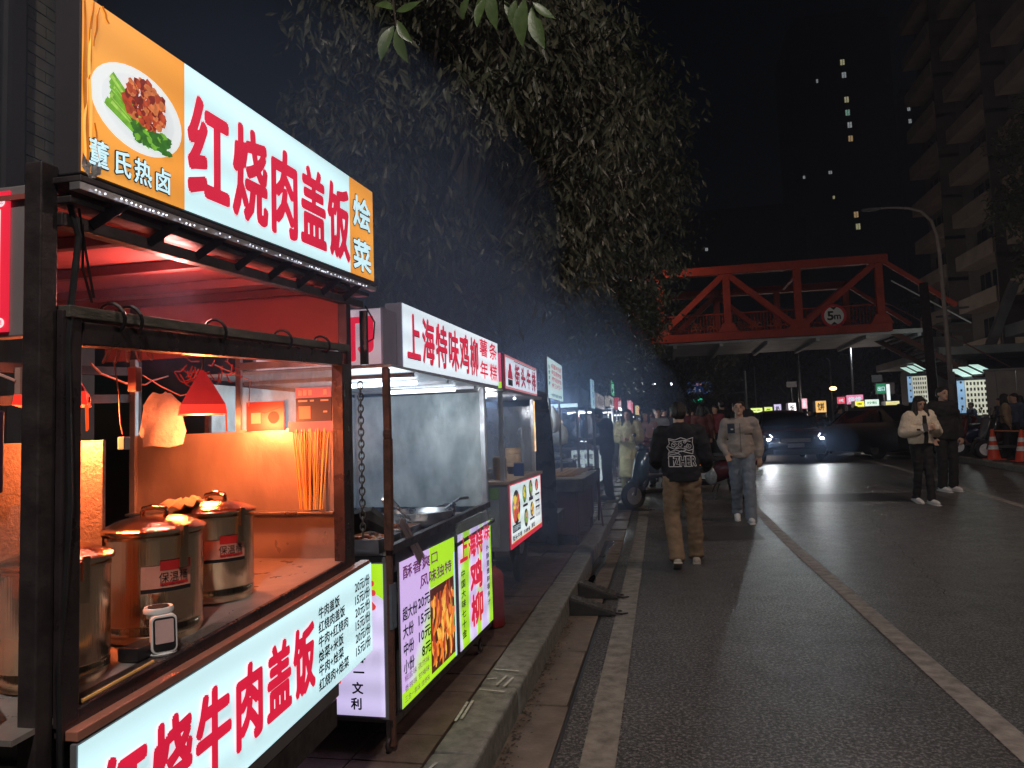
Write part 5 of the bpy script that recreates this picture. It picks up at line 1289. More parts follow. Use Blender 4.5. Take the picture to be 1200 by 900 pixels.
# printed back graphic wrapped on the hoodie
def wrap_print(par, top, jobs, m, name, yoff=-.004, back=True):
    me = top.data; bvh = BVHTree.FromPolygons([v.co for v in me.vertices], [tuple(p.vertices) for p in me.polygons])
    b = MB(); 
    for (v, f) in jobs:
        vs = []
        for i, (x, z, lay) in enumerate(v):
            hit = bvh.ray_cast(Vector((x, -2, z)), Vector((0, 1, 0)))
            y = hit[0].y if hit[0] else -.2
            vs.append((x, y - .007 - .0012*lay, z))
        b.add(vs, f)
    return b.build(name, m, par, local=True)
def dense(me_v, me_f, x0, x1, z0, z1, lay, bold=0):
    xs = [p[0] for p in me_v]; ys = [p[1] for p in me_v]; mx, mn, my, mny = max(xs), min(xs), max(ys), min(ys); out = []
    offs = [(0,0)] if not bold else [(bold*cos(pi*k/4), bold*sin(pi*k/4)) for k in range(8)]
    return [([(x0 + (p[0]-mn)/(mx-mn)*(x1-x0)+a, z0 + (p[1]-mny)/(my-mny)*(z1-z0)+c, lay + .1*i) for p in me_v], me_f) for i, (a, c) in enumerate(offs)]
Ms = mat('white_screen_print', (.75,.75,.78), .6, 0, .1, 30)
cells = [('I', -.128, -.088), ('Z', -.078, -.026), ('H', -.016, .036), ('E', .046, .092), ('R', .102, .148)]
jo, ji = [], []
for c, a_, c_ in cells:
    v_, f_ = _glyph(c); jo += dense(v_, f_, a_, c_, 1.055, 1.155, 0, .0085); ji += dense(v_, f_, a_+.002, c_-.002, 1.058, 1.152, 3, .0022)
wrap_print(hoodman, htop, jo, Ms, 'back_print_outline')
wrap_print(hoodman, htop, ji, M_hoodie, 'back_print_letters')
def ribbon(pts, w_=.007, lay=0, n=4):
    vs, fs = [], []; P = []
    for a, c in zip(pts[:-1], pts[1:]):
        for k in range(n): P.append((a[0]+(c[0]-a[0])*k/n, a[1]+(c[1]-a[1])*k/n))
    P.append(pts[-1])
    for k, p in enumerate(P):
        q = P[min(k+1, len(P)-1)]; r_ = P[max(0, k-1)]; dx, dz_ = q[0]-r_[0], q[1]-r_[1]; l_ = sqrt(dx*dx+dz_*dz_) or 1
        vs += [(p[0]-dz_/l_*w_/2, p[1]+dx/l_*w_/2, lay), (p[0]+dz_/l_*w_/2, p[1]-dx/l_*w_/2, lay)]
    return (vs, [(2*k, 2*k+2, 2*k+3, 2*k+1) for k in range(len(P)-1)])
def swirl(cx, cz, r, turns=1.4, a0=0, sx=1): return [(cx + sx*r*(1-k/16*.75)*cos(a0+turns*2*pi*k/16), cz + r*(1-k/16*.75)*sin(a0+turns*2*pi*k/16)) for k in range(17)]
em_ = [ribbon(p_) for p_ in (
    [(-.125,1.345),(-.06,1.330),(0,1.352),(.06,1.330),(.128,1.350),(.118,1.300),(.130,1.255),(.120,1.180),(.060,1.195),(0,1.215),(-.05,1.185),(-.135,1.170),(-.12,1.215),(-.145,1.255),(-.118,1.290),(-.125,1.345)],
    [(-.12,1.33),(-.05,1.31),(.03,1.325),(.10,1.31)], [(-.13,1.262),(-.07,1.235),(0,1.245),(.08,1.215),(.12,1.225)], [(-.115,1.205),(-.06,1.225),(0,1.205),(.05,1.22)],
    [(-.13,1.19),(-.07,1.205),(-.01,1.175)], swirl(-.075,1.275,.030), swirl(-.005,1.280,.030, 1.3, 1), swirl(.085,1.262,.030, 1.5, 2), swirl(.04,1.305,.018), swirl(-.04,1.250,.016, 1.2, 3), swirl(.045,1.245,.018, 1.2, 1))]
wrap_print(hoodman, htop, em_, Ms, 'back_emblem')
t = thing('carrier_bag', 'thin translucent bag held at the side of the man in the hoodie', 'plastic bag', (.47, 7.92, .78))
b = MB(); b.lathe((.50,7.95,.80), [(.02,0), (.055,.03), (.06,.10), (.03,.17), (.012,.20)], 12)
for v in b.v: v += Vector((noise.noise(v*14)*.02, noise.noise(v*13+Vector((5,5,5)))*.02, 0))
b.build('bag', mat('smoky_bag', (.25,.30,.34), .2, 0, .3, 30, .5, 60, alpha=.8), t, smooth=True)
# man in taupe jacket walking towards the camera
y_ = 10.95
p2_, t2, _ = person('young man in taupe jacket and blue grey trousers walking towards the camera', (1.12, y_, gz(y_)), radians(180-4), 1.745,
    dict(kneeL=(-.09,.10,.52), kneeR=(.08,-.05,.50), ankL=(-.085,.13,.09), ankR=(.09,-.24,.14), toeR=(0,.9,-.45), toeL=(-.1,1,0), elL=(-.255,-.04,1.15), elR=(.26,-.05,1.16), wrL=(-.25,.03,.93), wrR=(.20,.10,.98), handR=(-.3,.5,-.8), head=(0,.0,1.635)),
    M_taupe, M_bluegrey, M_shoew, 'short', topw=1.04, toplen=.05, sleeve=1.0, legw=1.05, headtilt=.12)
b = MB(); b.box(-.19,-.06,.135,.14,1.36,1.47); 
M_navy = mat('navy_yoke', (.04,.05,.075), .8, 0, .2, 15, .1, 90)
def band(par, top, x0, x1, z0, z1, m, name, lay=0, n=10, frontal=True):
    me = top.data; bvh = BVHTree.FromPolygons([v.co for v in me.vertices], [tuple(p.vertices) for p in me.polygons]); vs = []
    for i in range(n+1):
        for k in range(n+1):
            x = x0+(x1-x0)*i/n; z = z0+(z1-z0)*k/n; hit = bvh.ray_cast(Vector((x, 2 if frontal else -2, z)), Vector((0, -1 if frontal else 1, 0)))
            y = hit[0].y if hit[0] else 0; vs.append((x, y + (.004+.001*lay)*(1 if frontal else -1), z))
    b = MB(); b.add(vs, [(i*(n+1)+k, (i+1)*(n+1)+k, (i+1)*(n+1)+k+1, i*(n+1)+k+1) for i in range(n) for k in range(n)]); return b.build(name, m, par, local=True, smooth=True)
band(p2_, t2, .07, .17, 1.28, 1.42, M_navy, 'chest_panel'); band(p2_, t2, .09, .125, 1.325, 1.345, Ms, 'chest_badge', 2, 3)
band(p2_, t2, -.005, .005, 1.0, 1.42, mat('zip_grey', (.12,.11,.11), .5), 'zip', 1, 8); band(p2_, t2, -.165, -.06, 1.25, 1.27, mat('seam_dark', (.12,.10,.09), .7), 'seam', 0, 6)
# woman in cream fleece looking at her phone
y_ = 12.65
p3_, t3, _ = person('woman with long black hair in cream fleece jacket and black trousers looking at her phone', (4.05, y_, gz(y_)), radians(180+14), 1.72,
    dict(kneeL=(-.06,.06,.52), kneeR=(.06,-.03,.50), ankL=(-.055,.09,.09), ankR=(.05,-.14,.11), toeR=(0,.95,-.3), elL=(-.275,.00,1.15), elR=(.275,.00,1.15), wrL=(-.12,.23,1.22), wrR=(.10,.24,1.20), handL=(.9,.3,.15), handR=(-.9,.3,.15), shL=(-.165,0,1.40), shR=(.165,0,1.40), head=(0,.03,1.615)),
    M_cream, M_blackcloth, M_shoew, 'long', topw=1.16, toplen=-.0, sleeve=1.28, flare=.95, legw=.85, headtilt=-.28)
band(p3_, t3, -.035, .035, .98, 1.42, M_blackcloth, 'inner_shirt', 0, 12); band(p3_, t3, .15, .19, 1.18, 1.21, M_blackcloth, 'cuff', 0, 4)
t = thing('phone', 'black phone held by the woman in the cream fleece', 'phone', (4.0, 12.35, 1.25)); b = MB(); b.prism([(4.0,12.34,1.24), (4.07,12.33,1.24), (4.07,12.37,1.36), (4.0,12.38,1.36)], (0,-.008,.002)); b.build('casing', M_black, t)
b = MB(); b.prism([(4.003,12.345,1.245), (4.067,12.336,1.245), (4.067,12.374,1.355), (4.003,12.383,1.355)], (0,.002,.0)); b.build('screen', emi('phone_screen', (.7,.8,1), 1.0, .2), t)
person('dark haired man in black coat just behind the woman in cream fleece', (4.95, 14.2, gz(14.2)), radians(200), 1.86, None, M_blackcloth, M_blackcloth, M_shoew, 'short', vox=.014, cvox=.02, topw=1.15, toplen=.12, sleeve=1.1, group=None)
# yellow coat woman and dark figure by the stalls
M_yel = mat('pale_yellow_coat', (.52,.46,.26), .8, 0, .12, 10, .2, 90)
person('woman in long pale yellow coat standing behind the parked scooter', (-.62, 14.3, gz(14.3)+.0), radians(170), 1.68, dict(wrL=(-.10,.22,1.12), wrR=(.10,.22,1.12), handL=(.8,.4,.1), handR=(-.8,.4,.1)), M_yel, M_yel, M_blackcloth, 'long', vox=.014, cvox=.02, topw=1.05, toplen=.25, sleeve=1.15, legw=1.05, long_coat=.35)
person('stooping customer in dark clothes at the kerb beside the menu box', (-.92, 12.6, gz(12.6)+.15), radians(100), 1.62, dict(head=(0,.16,1.56), neck=(0,.08,1.43), wrL=(-.15,.30,1.05), wrR=(.15,.30,1.05)), mat('navy_coat', (.02,.025,.045), .8, 0, .3, 12, .2, 90), M_blackcloth, M_black, 'short', vox=.014, cvox=.02, topw=1.1, toplen=.15)
person('stall keeper bending over the counter by the menu box', (-1.75, 13.7, gz(13.7)+.145), radians(-70), 1.62, dict(head=(0,.20,1.50), neck=(0,.10,1.40), wrL=(-.15,.38,1.02), wrR=(.15,.38,1.02)), mat('olive_grey_coat', (.12,.13,.12), .8, 0, .3, 12), M_blackcloth, M_black, 'short', vox=.016, cvox=.022)
person('person in dusty pink jacket behind the yellow coated woman', (-.30, 15.8, gz(15.8)), radians(160), 1.62, None, mat('dusty_pink', (.35,.20,.19), .8), M_blackcloth, M_black, 'long', vox=.018, cvox=.024)
person('person in pale grey top beyond the man in the hoodie', (-.05, 16.8, gz(16.8)), radians(190), 1.66, None, mat('pale_grey_top', (.35,.38,.42), .8), M_blackcloth, M_black, 'short', vox=.018, cvox=.024)
person('tall man in black jacket with his back turned, left of the walking young man', (1.62, 20.0, gz(20)), radians(10), 1.80, None, M_blackcloth, M_blackcloth, M_black, 'short', vox=.016, cvox=.022, topw=1.15)
person('man in black jacket seen over the shoulder of the walking young man', (2.05, 19.2, gz(19.2)), radians(-5), 1.78, None, mat('charcoal_coat', (.03,.03,.035), .8), M_blackcloth, M_black, 'short', vox=.016, cvox=.022, topw=1.1, face=False)
person('slim person in brown red coat in the gap beyond the hoodie', (1.0, 18.5, gz(18.5)), radians(15), 1.68, None, mat('brown_red_coat', (.13,.04,.04), .8), M_blackcloth, M_black, 'long', vox=.018, cvox=.024, face=False)
# crowd in the distance : each one an object of its own
protos = []
for i, (mt, lb) in enumerate(((M_blackcloth, 'black'), (mat('denim_top', (.08,.11,.18), .8), 'denim blue'), (mat('light_top', (.42,.42,.42), .8), 'light grey'), (mat('wine_top', (.22,.04,.05), .8), 'wine red'), (mat('tan_top', (.28,.20,.13), .8), 'tan'))):
    protos.append((person('pedestrian in %s jacket in the far crowd' % lb, (40+i, -60, 0), 0, 1.68, dict(ankR=(.1,-.15,.12), kneeR=(.1,-.02,.5)), mt, M_blackcloth, M_black, 'long' if i in (2, 4) else 'short', vox=.03, cvox=.034, face=False, group='crowd down the street')[0], lb))
spots = []
rc = random.Random(21)
where = ['on the left by the stalls', 'in the middle of the road', 'on the right by the market']
for i in range(84):
    Y = rc.uniform(19, 44); zone = i % 3
    X = (rc.uniform(-.6, .9) if zone == 0 else rc.uniform(.6, 2.1) if zone == 1 else rc.uniform(5.4 if Y > 25 else 8.2, 10.5)) * (1 + (Y-24)*.012)
    spots.append((X, Y, zone))
first = {}; allc = {}
ORD = 'leftmost second third fourth fifth sixth seventh eighth ninth tenth eleventh twelfth thirteenth fourteenth fifteenth sixteenth seventeenth eighteenth'.split()
for i, (X, Y, zone) in enumerate(spots):
    pr, lb = protos[rc.choice((0,0,0,1,1,2,3,4))]
    key = (lb, zone); lab = 'far pedestrian in %s top %s' % (lb, where[zone])
    if pr.name not in first: first[pr.name] = 1; pr.location = (X, Y, gz(Y)); pr.rotation_euler.z = rc.uniform(0, 6.28); c = pr
    else: c = dup(pr, (X, Y, gz(Y)), rc.uniform(0, 6.28), lab)
    allc.setdefault((lb, zone), []).append(c)
    c['group'] = 'crowd down the street'
for (lb, zone), L_ in allc.items():
    L_.sort(key=lambda o: o.location.x/o.location.y)
    for i, o in enumerate(L_):
        o['label'] = ('%s far pedestrian in %s top %s' % (('leftmost' if i == 0 else ORD[min(i, 16)] + ' from the left,'), lb, where[zone])) if len(L_) > 1 else 'only far pedestrian in %s top %s' % (lb, where[zone])
for pr, lb in protos:
    if pr.name not in first: pr.location = (2.4, 30 + len(lb), gz(30)); pr['label'] = 'far pedestrian in %s top behind the car' % lb

# ================================================================== VEHICLES
def scooter(label, loc, rz, m=None, group=None, seatm=None):
    """local frame: nose towards +y"""
    m = m or mat('scooter_black', (.02,.02,.025), .22, .1, .3, 8, coat=.6); t = thing('scooter', label, 'scooter', loc, rz, group)
    for (y, nm) in ((.62,'wheel'), (-.58,'wheel')):
        b = MB(); b.torus((0,y,.235), .185, .05, ax=(1,0,0), n=24, m=8); w_ = b.build('wheel', M_rubber, t, local=True, smooth=True)
        b = MB(); b.cyl((-.03,y,.235), (.03,y,.235), .145, 18); b.cyl((-.05,y,.235), (.05,y,.235), .05, 12); b.build('rim', M_alu, w_, local=True, smooth='auto')
    b = MB(); sec = [(.70,.44,.05),(.60,.62,.09),(.50,.86,.12),(.44,1.00,.10),(.40,1.02,.08),(.36,.86,.12),(.34,.62,.17),(.30,.42,.17),(.28,.32,.15)]
    vs = []
    outer = [(.66,.42,.045), (.60,.56,.10), (.55,.72,.15), (.50,.88,.16), (.455,1.00,.11)]
    inner = [(.50,.38,.06), (.44,.52,.15), (.40,.70,.18), (.37,.86,.17), (.40,.98,.10)]
    for (y, z, w_) in outer: vs += [(-w_, y-.10, z), (-w_*.6, y-.02, z+.01), (0, y, z+.015), (w_*.6, y-.02, z+.01), (w_, y-.10, z)]
    for (y, z, w_) in inner: vs += [(-w_, y, z), (-w_*.5, y-.02, z), (0, y-.025, z), (w_*.5, y-.02, z), (w_, y, z)]
    fs = []
    for o in (0, 25):
        for j_ in range(4):
            for i in range(4): a = o+j_*5+i; fs.append((a, a+1, a+6, a+5))
    for j_ in range(4):
        for i in (0, 4): a = j_*5+i; fs.append((a, a+5, a+30, a+25))
    for i in range(4): fs.append((i, i+1, i+26, i+25)); fs.append((20+i, 21+i, 46+i, 45+i))
    b.add(vs, fs); b.build('front_shield', m, t, local=True, smooth=True)
    b = MB(); b.prism([(-.13,-.12,.26), (.13,-.12,.26), (.13,.46,.26), (-.13,.46,.26)], (0,0,.07)); b.build('floorboard', M_black, t, local=True, bevel=.015)
    b = MB(); secs = [(-.10,.30,.60,.10), (-.18,.30,.70,.14), (-.35,.36,.74,.15), (-.60,.46,.74,.13), (-.80,.56,.74,.08), (-.90,.64,.73,.03)]; vs = []
    for (y, za, zb, w_) in secs: 
        for k in range(10): a = 2*pi*k/10; vs.append((w_*cos(a), y, (za+zb)/2 + (zb-za)/2*sin(a)))
    b.add(vs, [(j_*10+k, j_*10+(k+1)%10, (j_+1)*10+(k+1)%10, (j_+1)*10+k) for j_ in range(5) for k in range(10)] + [tuple(range(9,-1,-1)), tuple(range(50,60))]); b.build('rear_body', m, t, local=True, smooth='auto')
    b = MB(); secs = [(-.08,.73,.05), (-.15,.77,.12), (-.35,.78,.14), (-.45,.81,.14), (-.70,.83,.12), (-.82,.80,.07)]; vs = []
    for (y, zt, w_) in secs: vs += [(-w_,y,zt-.07), (-w_,y,zt-.015), (-w_*.7,y,zt), (w_*.7,y,zt), (w_,y,zt-.015), (w_,y,zt-.07)]
    b.add(vs, [(j_*6+k, j_*6+(k+1)%6, (j_+1)*6+(k+1)%6, (j_+1)*6+k) for j_ in range(5) for k in range(6)] + [(5,4,3,2,1,0), tuple(range(30,36))]); b.build('seat', seatm or mat('vinyl_seat', (.02,.018,.018), .5, 0, .2, 20, .2, 90), t, local=True, smooth='auto')
    b = MB(); b.tube([(-.33,.28,1.02), (-.20,.36,1.05), (0,.42,1.02), (.20,.36,1.05), (.33,.28,1.02)], .013, 8); hb = b.build('handlebar', M_dark, t, local=True, smooth=True)
    for s in (-1, 1):
        b = MB(); b.cyl((s*.25,.325,1.037), (s*.35,.27,1.015), .019, 10); b.build('grip', M_black, hb, local=True)
        b = MB(); b.tube([(s*.20,.36,1.05), (s*.25,.36,1.15), (s*.27,.34,1.20)], .006, 5); b.ball((s*.28,.34,1.23), (.055,.012,.035), 12, 7); b.build('mirror', M_black, t, local=True, smooth=True)
        b = MB(); b.bar((s*.06,.42,1.0), (s*.045,.62,.24), .03); b.build('fork', M_dark, t, local=True)
    b = MB(); b.ball((0,.44,1.02), (.11,.07,.06), 12, 8); b.build('headset_cover', m, t, local=True, smooth=True)
    b = MB(); b.ball((0,.50,1.015), (.06,.025,.035), 12, 8); b.build('headlight', mat('lamp_lens', (.5,.5,.52), .1, 0, .05), t, local=True, smooth=True)
    b = MB(); b.torus((0,.62,.235), .245, .03, ax=(1,0,0), n=20, m=6, arc=2.0, a0=.3); b.build('front_fender', m, t, local=True, smooth=True)
    b = MB(); b.box(-.09,.09,-.935,-.92,.42,.52); b.build('number_plate', mat('blank_plate', (.5,.5,.48), .5), t, local=True)
    b = MB(); b.ball((0,-.90,.67), (.06,.03,.025), 10, 6); b.build('tail_light', mat('tail_red', (.4,.01,.01), .2), t, local=True, smooth=True)
    b = MB(); b.bar((-.08,-.2,.28), (-.2,-.12,.02), .018); b.build('side_stand', M_dark, t, local=True)
    return t
M_bluegl = mat('gloss_blue_black', (.06,.10,.14), .18, .2, .3, 8, coat=.8)
scooter('black electric scooter parked by the kerb with its blue sheened front to the stalls', (.0, 12.6, gz(12.75)), radians(128), M_bluegl)
o = scooter('dark scooter behind the man in the hoodie with maroon rear and bag', (1.15-.35, 13.6, gz(13.6)), radians(80), mat('maroon_gloss', (.09,.02,.03), .25, .1, .3, 8, coat=.6))
t = thing('handlebar_bag', 'small bright orange toy hanging from the scooter behind the hoodie', 'toy', (.55, 12.3, .80)); b = MB(); b.ball((.60,12.2,.86), (.035,.03,.06), 8, 6); b.ball((.60,12.2,.94), (.03,.03,.03), 8, 6); b.build('toy', emi('orange_toy', (.9,.2,.02), .7, .1), t, smooth=True)
cols = [('black', (.02,.02,.022)), ('grey', (.16,.16,.17)), ('maroon', (.14,.03,.035)), ('white', (.45,.45,.46)), ('dark blue', (.03,.05,.12)), ('pink', (.35,.16,.17))]
pos_w = ['nearest the traffic cones', 'second beyond the cones', 'in front of the pale hoarding', 'below the lit lattice kiosk', 'beside the lamp post foot', 'furthest left in the row', 'behind the front row near the hoarding', 'at the right edge of the row', 'in the second row by the kiosk', 'at the far end by the market']
k = 0; sp = []
base = None
for i in range(10):
    nm, c = cols[i % 6]
    if i < 6: base = scooter('%s scooter parked in the right hand row %s' % (nm, pos_w[i]), (0,0,0), 0, mat('scooter_' + nm.replace(' ', '_') + '_paint', c, .3, .1, .2, 8, coat=.4), 'scooters parked on the forecourt'); sp.append(base)
    else: sp.append(dup(sp[i-6], label='%s scooter parked in the right hand row %s' % (nm, pos_w[i])))
for i, s_ in enumerate(sp):
    if i < 6: x, y = 8.3 + .10*(i%2), 19.4 + i*.85
    elif i == 6: x, y = 9.8, 19.3
    elif i == 7: x, y = 8.9, 18.4
    elif i == 8: x, y = 10.0, 22.0
    else: x, y = 8.6, 26.0
    s_.location = (x, y, gz(y)+.10); s_.rotation_euler = (0, 0, radians(90 + rng.uniform(-22, 22)))
rs = random.Random(9)
for i in range(12):
    s_ = sp[rs.choice((0,0,1,2,4,5))]; nm = s_['label'].split(' scooter')[0]
    row = i // 6; x, y = (9.6, 11.1)[row] + rs.uniform(-.15,.15), 18.6 + (i % 6)*1.15 + row*.8
    c = dup(s_, (x, y, gz(y)+.10), radians(90 + rs.uniform(-25, 25)), '%s scooter in the %s row of the forecourt, %s from the camera' % (nm, ('middle','back')[row], ('nearest','second','third','fourth','fifth','sixth')[i % 6]), 'scooters parked on the forecourt')
s_ = sp[0]; dup(s_, (.9, 14.6, gz(14.6)), radians(60), 'black scooter parked in the road just past the hoodie', 'scooters in the road'); dup(sp[2], (.1, 15.2, gz(15.2)), radians(110), 'maroon scooter between the yellow coat and the hoodie', 'scooters in the road'); dup(sp[4], (2.6, 26.5, gz(26)), radians(170), 'dark blue scooter riding behind the oncoming car', 'scooters in the road')
dup(sp[3], (5.9, 28.0, gz(28)), radians(175), 'white scooter in the market crowd beyond the cars', 'scooters in the road'); dup(sp[1], (6.6, 30.0, gz(28)), radians(160), 'grey scooter in the market crowd beyond the cars', 'scooters in the road')
# traffic cones and rail
M_cone = mat('orange_cone', (.75,.07,.02), .5, 0, .1, 12); M_band = mat('reflective_white', (.8,.8,.8), .4)
def cone_(loc, label, tilt=0):
    t = thing('traffic_cone', label, 'traffic cone', loc, 0, 'traffic cones at the kerb')
    b = MB(); b.box(-.19,.19,-.19,.19,0,.03); b.build('base', M_cone, t, local=True, bevel=.01)
    b = MB(); b.lathe((0,0,.03), [(.145,0), (.030,.70), (.022,.705), (.002,.706)], 24); b.build('cone', M_cone, t, local=True, smooth='auto')
    for z in (.22, .42):
        r0 = .145 - .115*z/.7; r1 = .145 - .115*(z+.10)/.7; b = MB(); b.lathe((0,0,.03+z), [(r0+.002,0), (r1+.002,.10)], 24); b.build('reflective_band', M_band, t, local=True, smooth='auto')
    t.rotation_euler = (0, tilt, 0); return t
cone_((7.75, 19.3, gz(19.3)+.10), 'orange traffic cone with white bands, left of the pair at the right kerb')
cone_((8.0, 18.5, gz(18.5)+.10), 'dull leaning traffic cone, right of the pair at the right kerb', .03)
t = thing('barrier_pole', 'thin bar resting on top of the two traffic cones', 'barrier', (7.9, 18.9, 1.0)); b = MB(); b.cyl((7.75,19.4,gz(19)+.80), (8.9,17.4,gz(18)+.76), .018, 8); b.build('bar', mat('barrier_orange', (.5,.2,.1), .5), t)
t = thing('cargo_tricycle', 'white framed cargo tricycle parked behind the traffic cones', 'tricycle', (9.0, 19.0, gz(19)+.1), 0)
z0 = gz(19)+.10; b = MB()
for p_, q_ in (((8.2,18.9,z0+.28), (9.6,18.2,z0+.28)), ((8.2,18.9,z0+.62), (9.6,18.2,z0+.62)), ((8.2,18.9,z0+.28), (8.2,18.9,z0+.62)), ((9.6,18.2,z0+.28), (9.6,18.2,z0+.62)), ((8.9,18.55,z0+.28), (8.9,18.55,z0+.62)), ((8.2,18.9,z0+.28), (8.7,19.8,z0+.28)), ((9.6,18.2,z0+.28), (10.1,19.1,z0+.28))): b.bar(p_, q_, .035)
b.build('frame', mat('cream_tube', (.5,.46,.38), .4), t)
for (x, y) in ((8.5,19.2), (9.7,18.7)): b = MB(); b.torus((x,y,z0+.25), .21, .03, ax=(.45,.9,0), n=20, m=6); b.build('wheel', M_rubber, t, smooth=True)
b = MB(); b.prism([(8.3,18.95,z0+.34), (9.55,18.35,z0+.34), (9.95,19.1,z0+.34), (8.7,19.75,z0+.34)], (0,0,.05)); b.build('bed', M_grey, t)

# the car, head-on
def car(label, loc, rz, paint):
    t = thing('parked_car', label, 'car', loc, rz)      # local: nose towards -y
    def section(y, w_, zb, zt, wt, n=5):
        return [(-w_*.94,y,zb), (-w_,y,zb+(zt-zb)*.25), (-w_,y,zb+(zt-zb)*.6), (-w_*.97,y,zb+(zt-zb)*.85), (-wt,y,zt), (0,y,zt+.02), (wt,y,zt), (w_*.97,y,zb+(zt-zb)*.85), (w_,y,zb+(zt-zb)*.6), (w_,y,zb+(zt-zb)*.25), (w_*.94,y,zb)]
    S = [(-2.28,.70,.34,.62,.60), (-2.22,.82,.24,.74,.70), (-2.05,.88,.20,.82,.74), (-1.6,.91,.20,.93,.76), (-1.1,.92,.20,1.00,.78), (-.4,.92,.20,1.03,.80), (.6,.92,.20,1.04,.80), (1.5,.92,.20,1.05,.80), (2.0,.90,.24,1.06,.76), (2.25,.84,.32,.98,.68)]
    vs = [p for s_ in S for p in section(*s_)]; n = 11
    b = MB(); b.add(vs, [(j_*n+k, j_*n+(k+1)%n, (j_+1)*n+(k+1)%n, (j_+1)*n+k) for j_ in range(len(S)-1) for k in range(n)] + [tuple(range(n-1,-1,-1)), tuple(range((len(S)-1)*n, len(S)*n))])
    body = b.build('body', paint, t, local=True, smooth='auto', bevel=0)
    G = [(-1.05,.78,1.0,1.02,.70), (-.55,.76,1.0,1.34,.62), (-.25,.74,1.0,1.48,.58), (.5,.74,1.0,1.53,.58), (1.3,.74,1.0,1.48,.57), (1.85,.72,1.0,1.12,.62)]
    def gs(y, w_, zb, zt, wt): return [(-w_,y,zb), (-lerp2(w_,wt,.5),y,(zb+zt)/2), (-wt,y,zt-.03), (-wt*.8,y,zt), (0,y,zt+.015), (wt*.8,y,zt), (wt,y,zt-.03), (lerp2(w_,wt,.5),y,(zb+zt)/2), (w_,y,zb)]
    def lerp2(a, c, s_): return a*(1-s_)+c*s_
    vs = [p for s_ in G for p in gs(*s_)]; n = 9
    b = MB(); b.add(vs, [(j_*n+k, j_*n+(k+1)%n, (j_+1)*n+(k+1)%n, (j_+1)*n+k) for j_ in range(len(G)-1) for k in range(n)] + [tuple(range(n-1,-1,-1)), tuple(range((len(G)-1)*n, len(G)*n))]); b.build('cabin', paint, t, local=True, smooth='auto')
    MG = mat('car_glass', (.01,.012,.015), .05, 0, .1, 5, coat=1)
    b = MB(); b.add([(-.73,-1.04,1.045), (.73,-1.04,1.045), (.59,-.42,1.425), (0,-.44,1.44), (-.59,-.42,1.425)], [(0,1,2,3,4)]); b.build('windscreen', MG, t, local=True)
    for s_ in (-1, 1):
        b = MB(); b.add([(s_*.795,-.75,1.04), (s_*.785,1.5,1.06), (s_*.64,1.2,1.42), (s_*.635,-.2,1.42)], [(0,1,2,3)]); b.build('side_window', MG, t, local=True)
        b = MB(); b.ball((s_*1.0,-.72,1.06), (.11,.06,.075), 12, 8); b.bar((s_*.9,-.70,1.02), (s_*.98,-.70,1.04), .04); b.build('mirror', paint, t, local=True, smooth=True)
        b = MB(); b.prism([(s_*.50,-2.255,.66), (s_*.84,-2.10,.70), (s_*.84,-2.05,.78), (s_*.54,-2.19,.73)], (0,-.02,0)); hl = b.build('headlight', mat('lamp_lens', (.5,.5,.52)), t, local=True)
        b = MB(); b.ball((s_*.69,-2.22,.645), (.075,.04,.05), 14, 8); b.build('lamp', emi('headlamp_glow', (.92,.97,1.0), 90, .02), t, local=True, smooth=True)
        b = MB(); b.prism([(s_*.60,-2.262,.715), (s_*.63,-2.262,.715), (s_*.69,-2.21,.80), (s_*.66,-2.21,.80)], (0,-.012,0)); b.build('daytime_light', emi('daytime_glow', (.85,.8,1.0), 6, .05), hl, local=True)
        for y in (-1.42, 1.32):
            b = MB(); b.torus((s_*.80,y,.32), .245, .085, ax=(1,0,0), n=26, m=8); w_ = b.build('wheel', M_rubber, t, local=True, smooth=True)
            b = MB(); b.cyl((s_*.80,y,.32), (s_*.90,y,.32), .19, 20); b.build('rim', M_alu, w_, local=True)
    b = MB(); b.box(-.42,.42,-2.315,-2.27,.56,.68); b.build('grille', M_black, t, local=True, bevel=.01)
    for k in range(5): b = MB(); b.box(-.40,.40,-2.322,-2.314,.575+.02*k,.583+.02*k); b.build('grille_bar', M_alu, t, local=True)
    b = MB(); b.box(-.60,.60,-2.305,-2.24,.24,.36); b.build('lower_intake', M_black, t, local=True, bevel=.015)
    b = MB(); b.box(-.22,.22,-2.325,-2.305,.42,.53); b.build('number_plate', mat('plate_blue_grey', (.25,.28,.34), .5), t, local=True, bevel=.004)
    for s_ in (-1, 1):
        L = bpy.data.lights.new('headlight_beam', 'SPOT'); L.energy = 70; L.color = (.90,.97,1.0); L.spot_size = radians(75); L.spot_blend = .8; L.shadow_soft_size = .04
        o = bpy.data.objects.new('headlight_beam', L); COL.objects.link(o); o.parent = t; o.location = (s_*.69, -2.30, .64); o.rotation_euler = (radians(80), 0, radians(180))
    return t
car('dark car with bright headlights coming down the road towards the camera', (3.72, 24.0, gz(24)), radians(0), mat('dark_car_paint', (.018,.024,.035), .22, .3, .2, 5, coat=.8))
car('black car parked side on at the right behind the woman in cream fleece', (6.3, 23.8, gz(23.8)), radians(200), mat('black_car_paint', (.008,.008,.009), .5, .0, .2, 5))
for o in list(bpy.data.objects):
    if o.name.startswith('headlight_beam') and o.parent and o.parent['label'].startswith('black car'): bpy.data.objects.remove(o)
for o in list(bpy.data.objects):
    if o.parent and o.parent.get('label', '').startswith('black car') and o.name.startswith('lamp'): o.data.materials[0] = MATS['lamp_lens']
for o in list(bpy.data.objects):
    if o.name.startswith('daytime_light') and o.parent and o.parent.parent and o.parent.parent.get('label', '').startswith('black car'): o.data.materials[0] = MATS['lamp_lens']
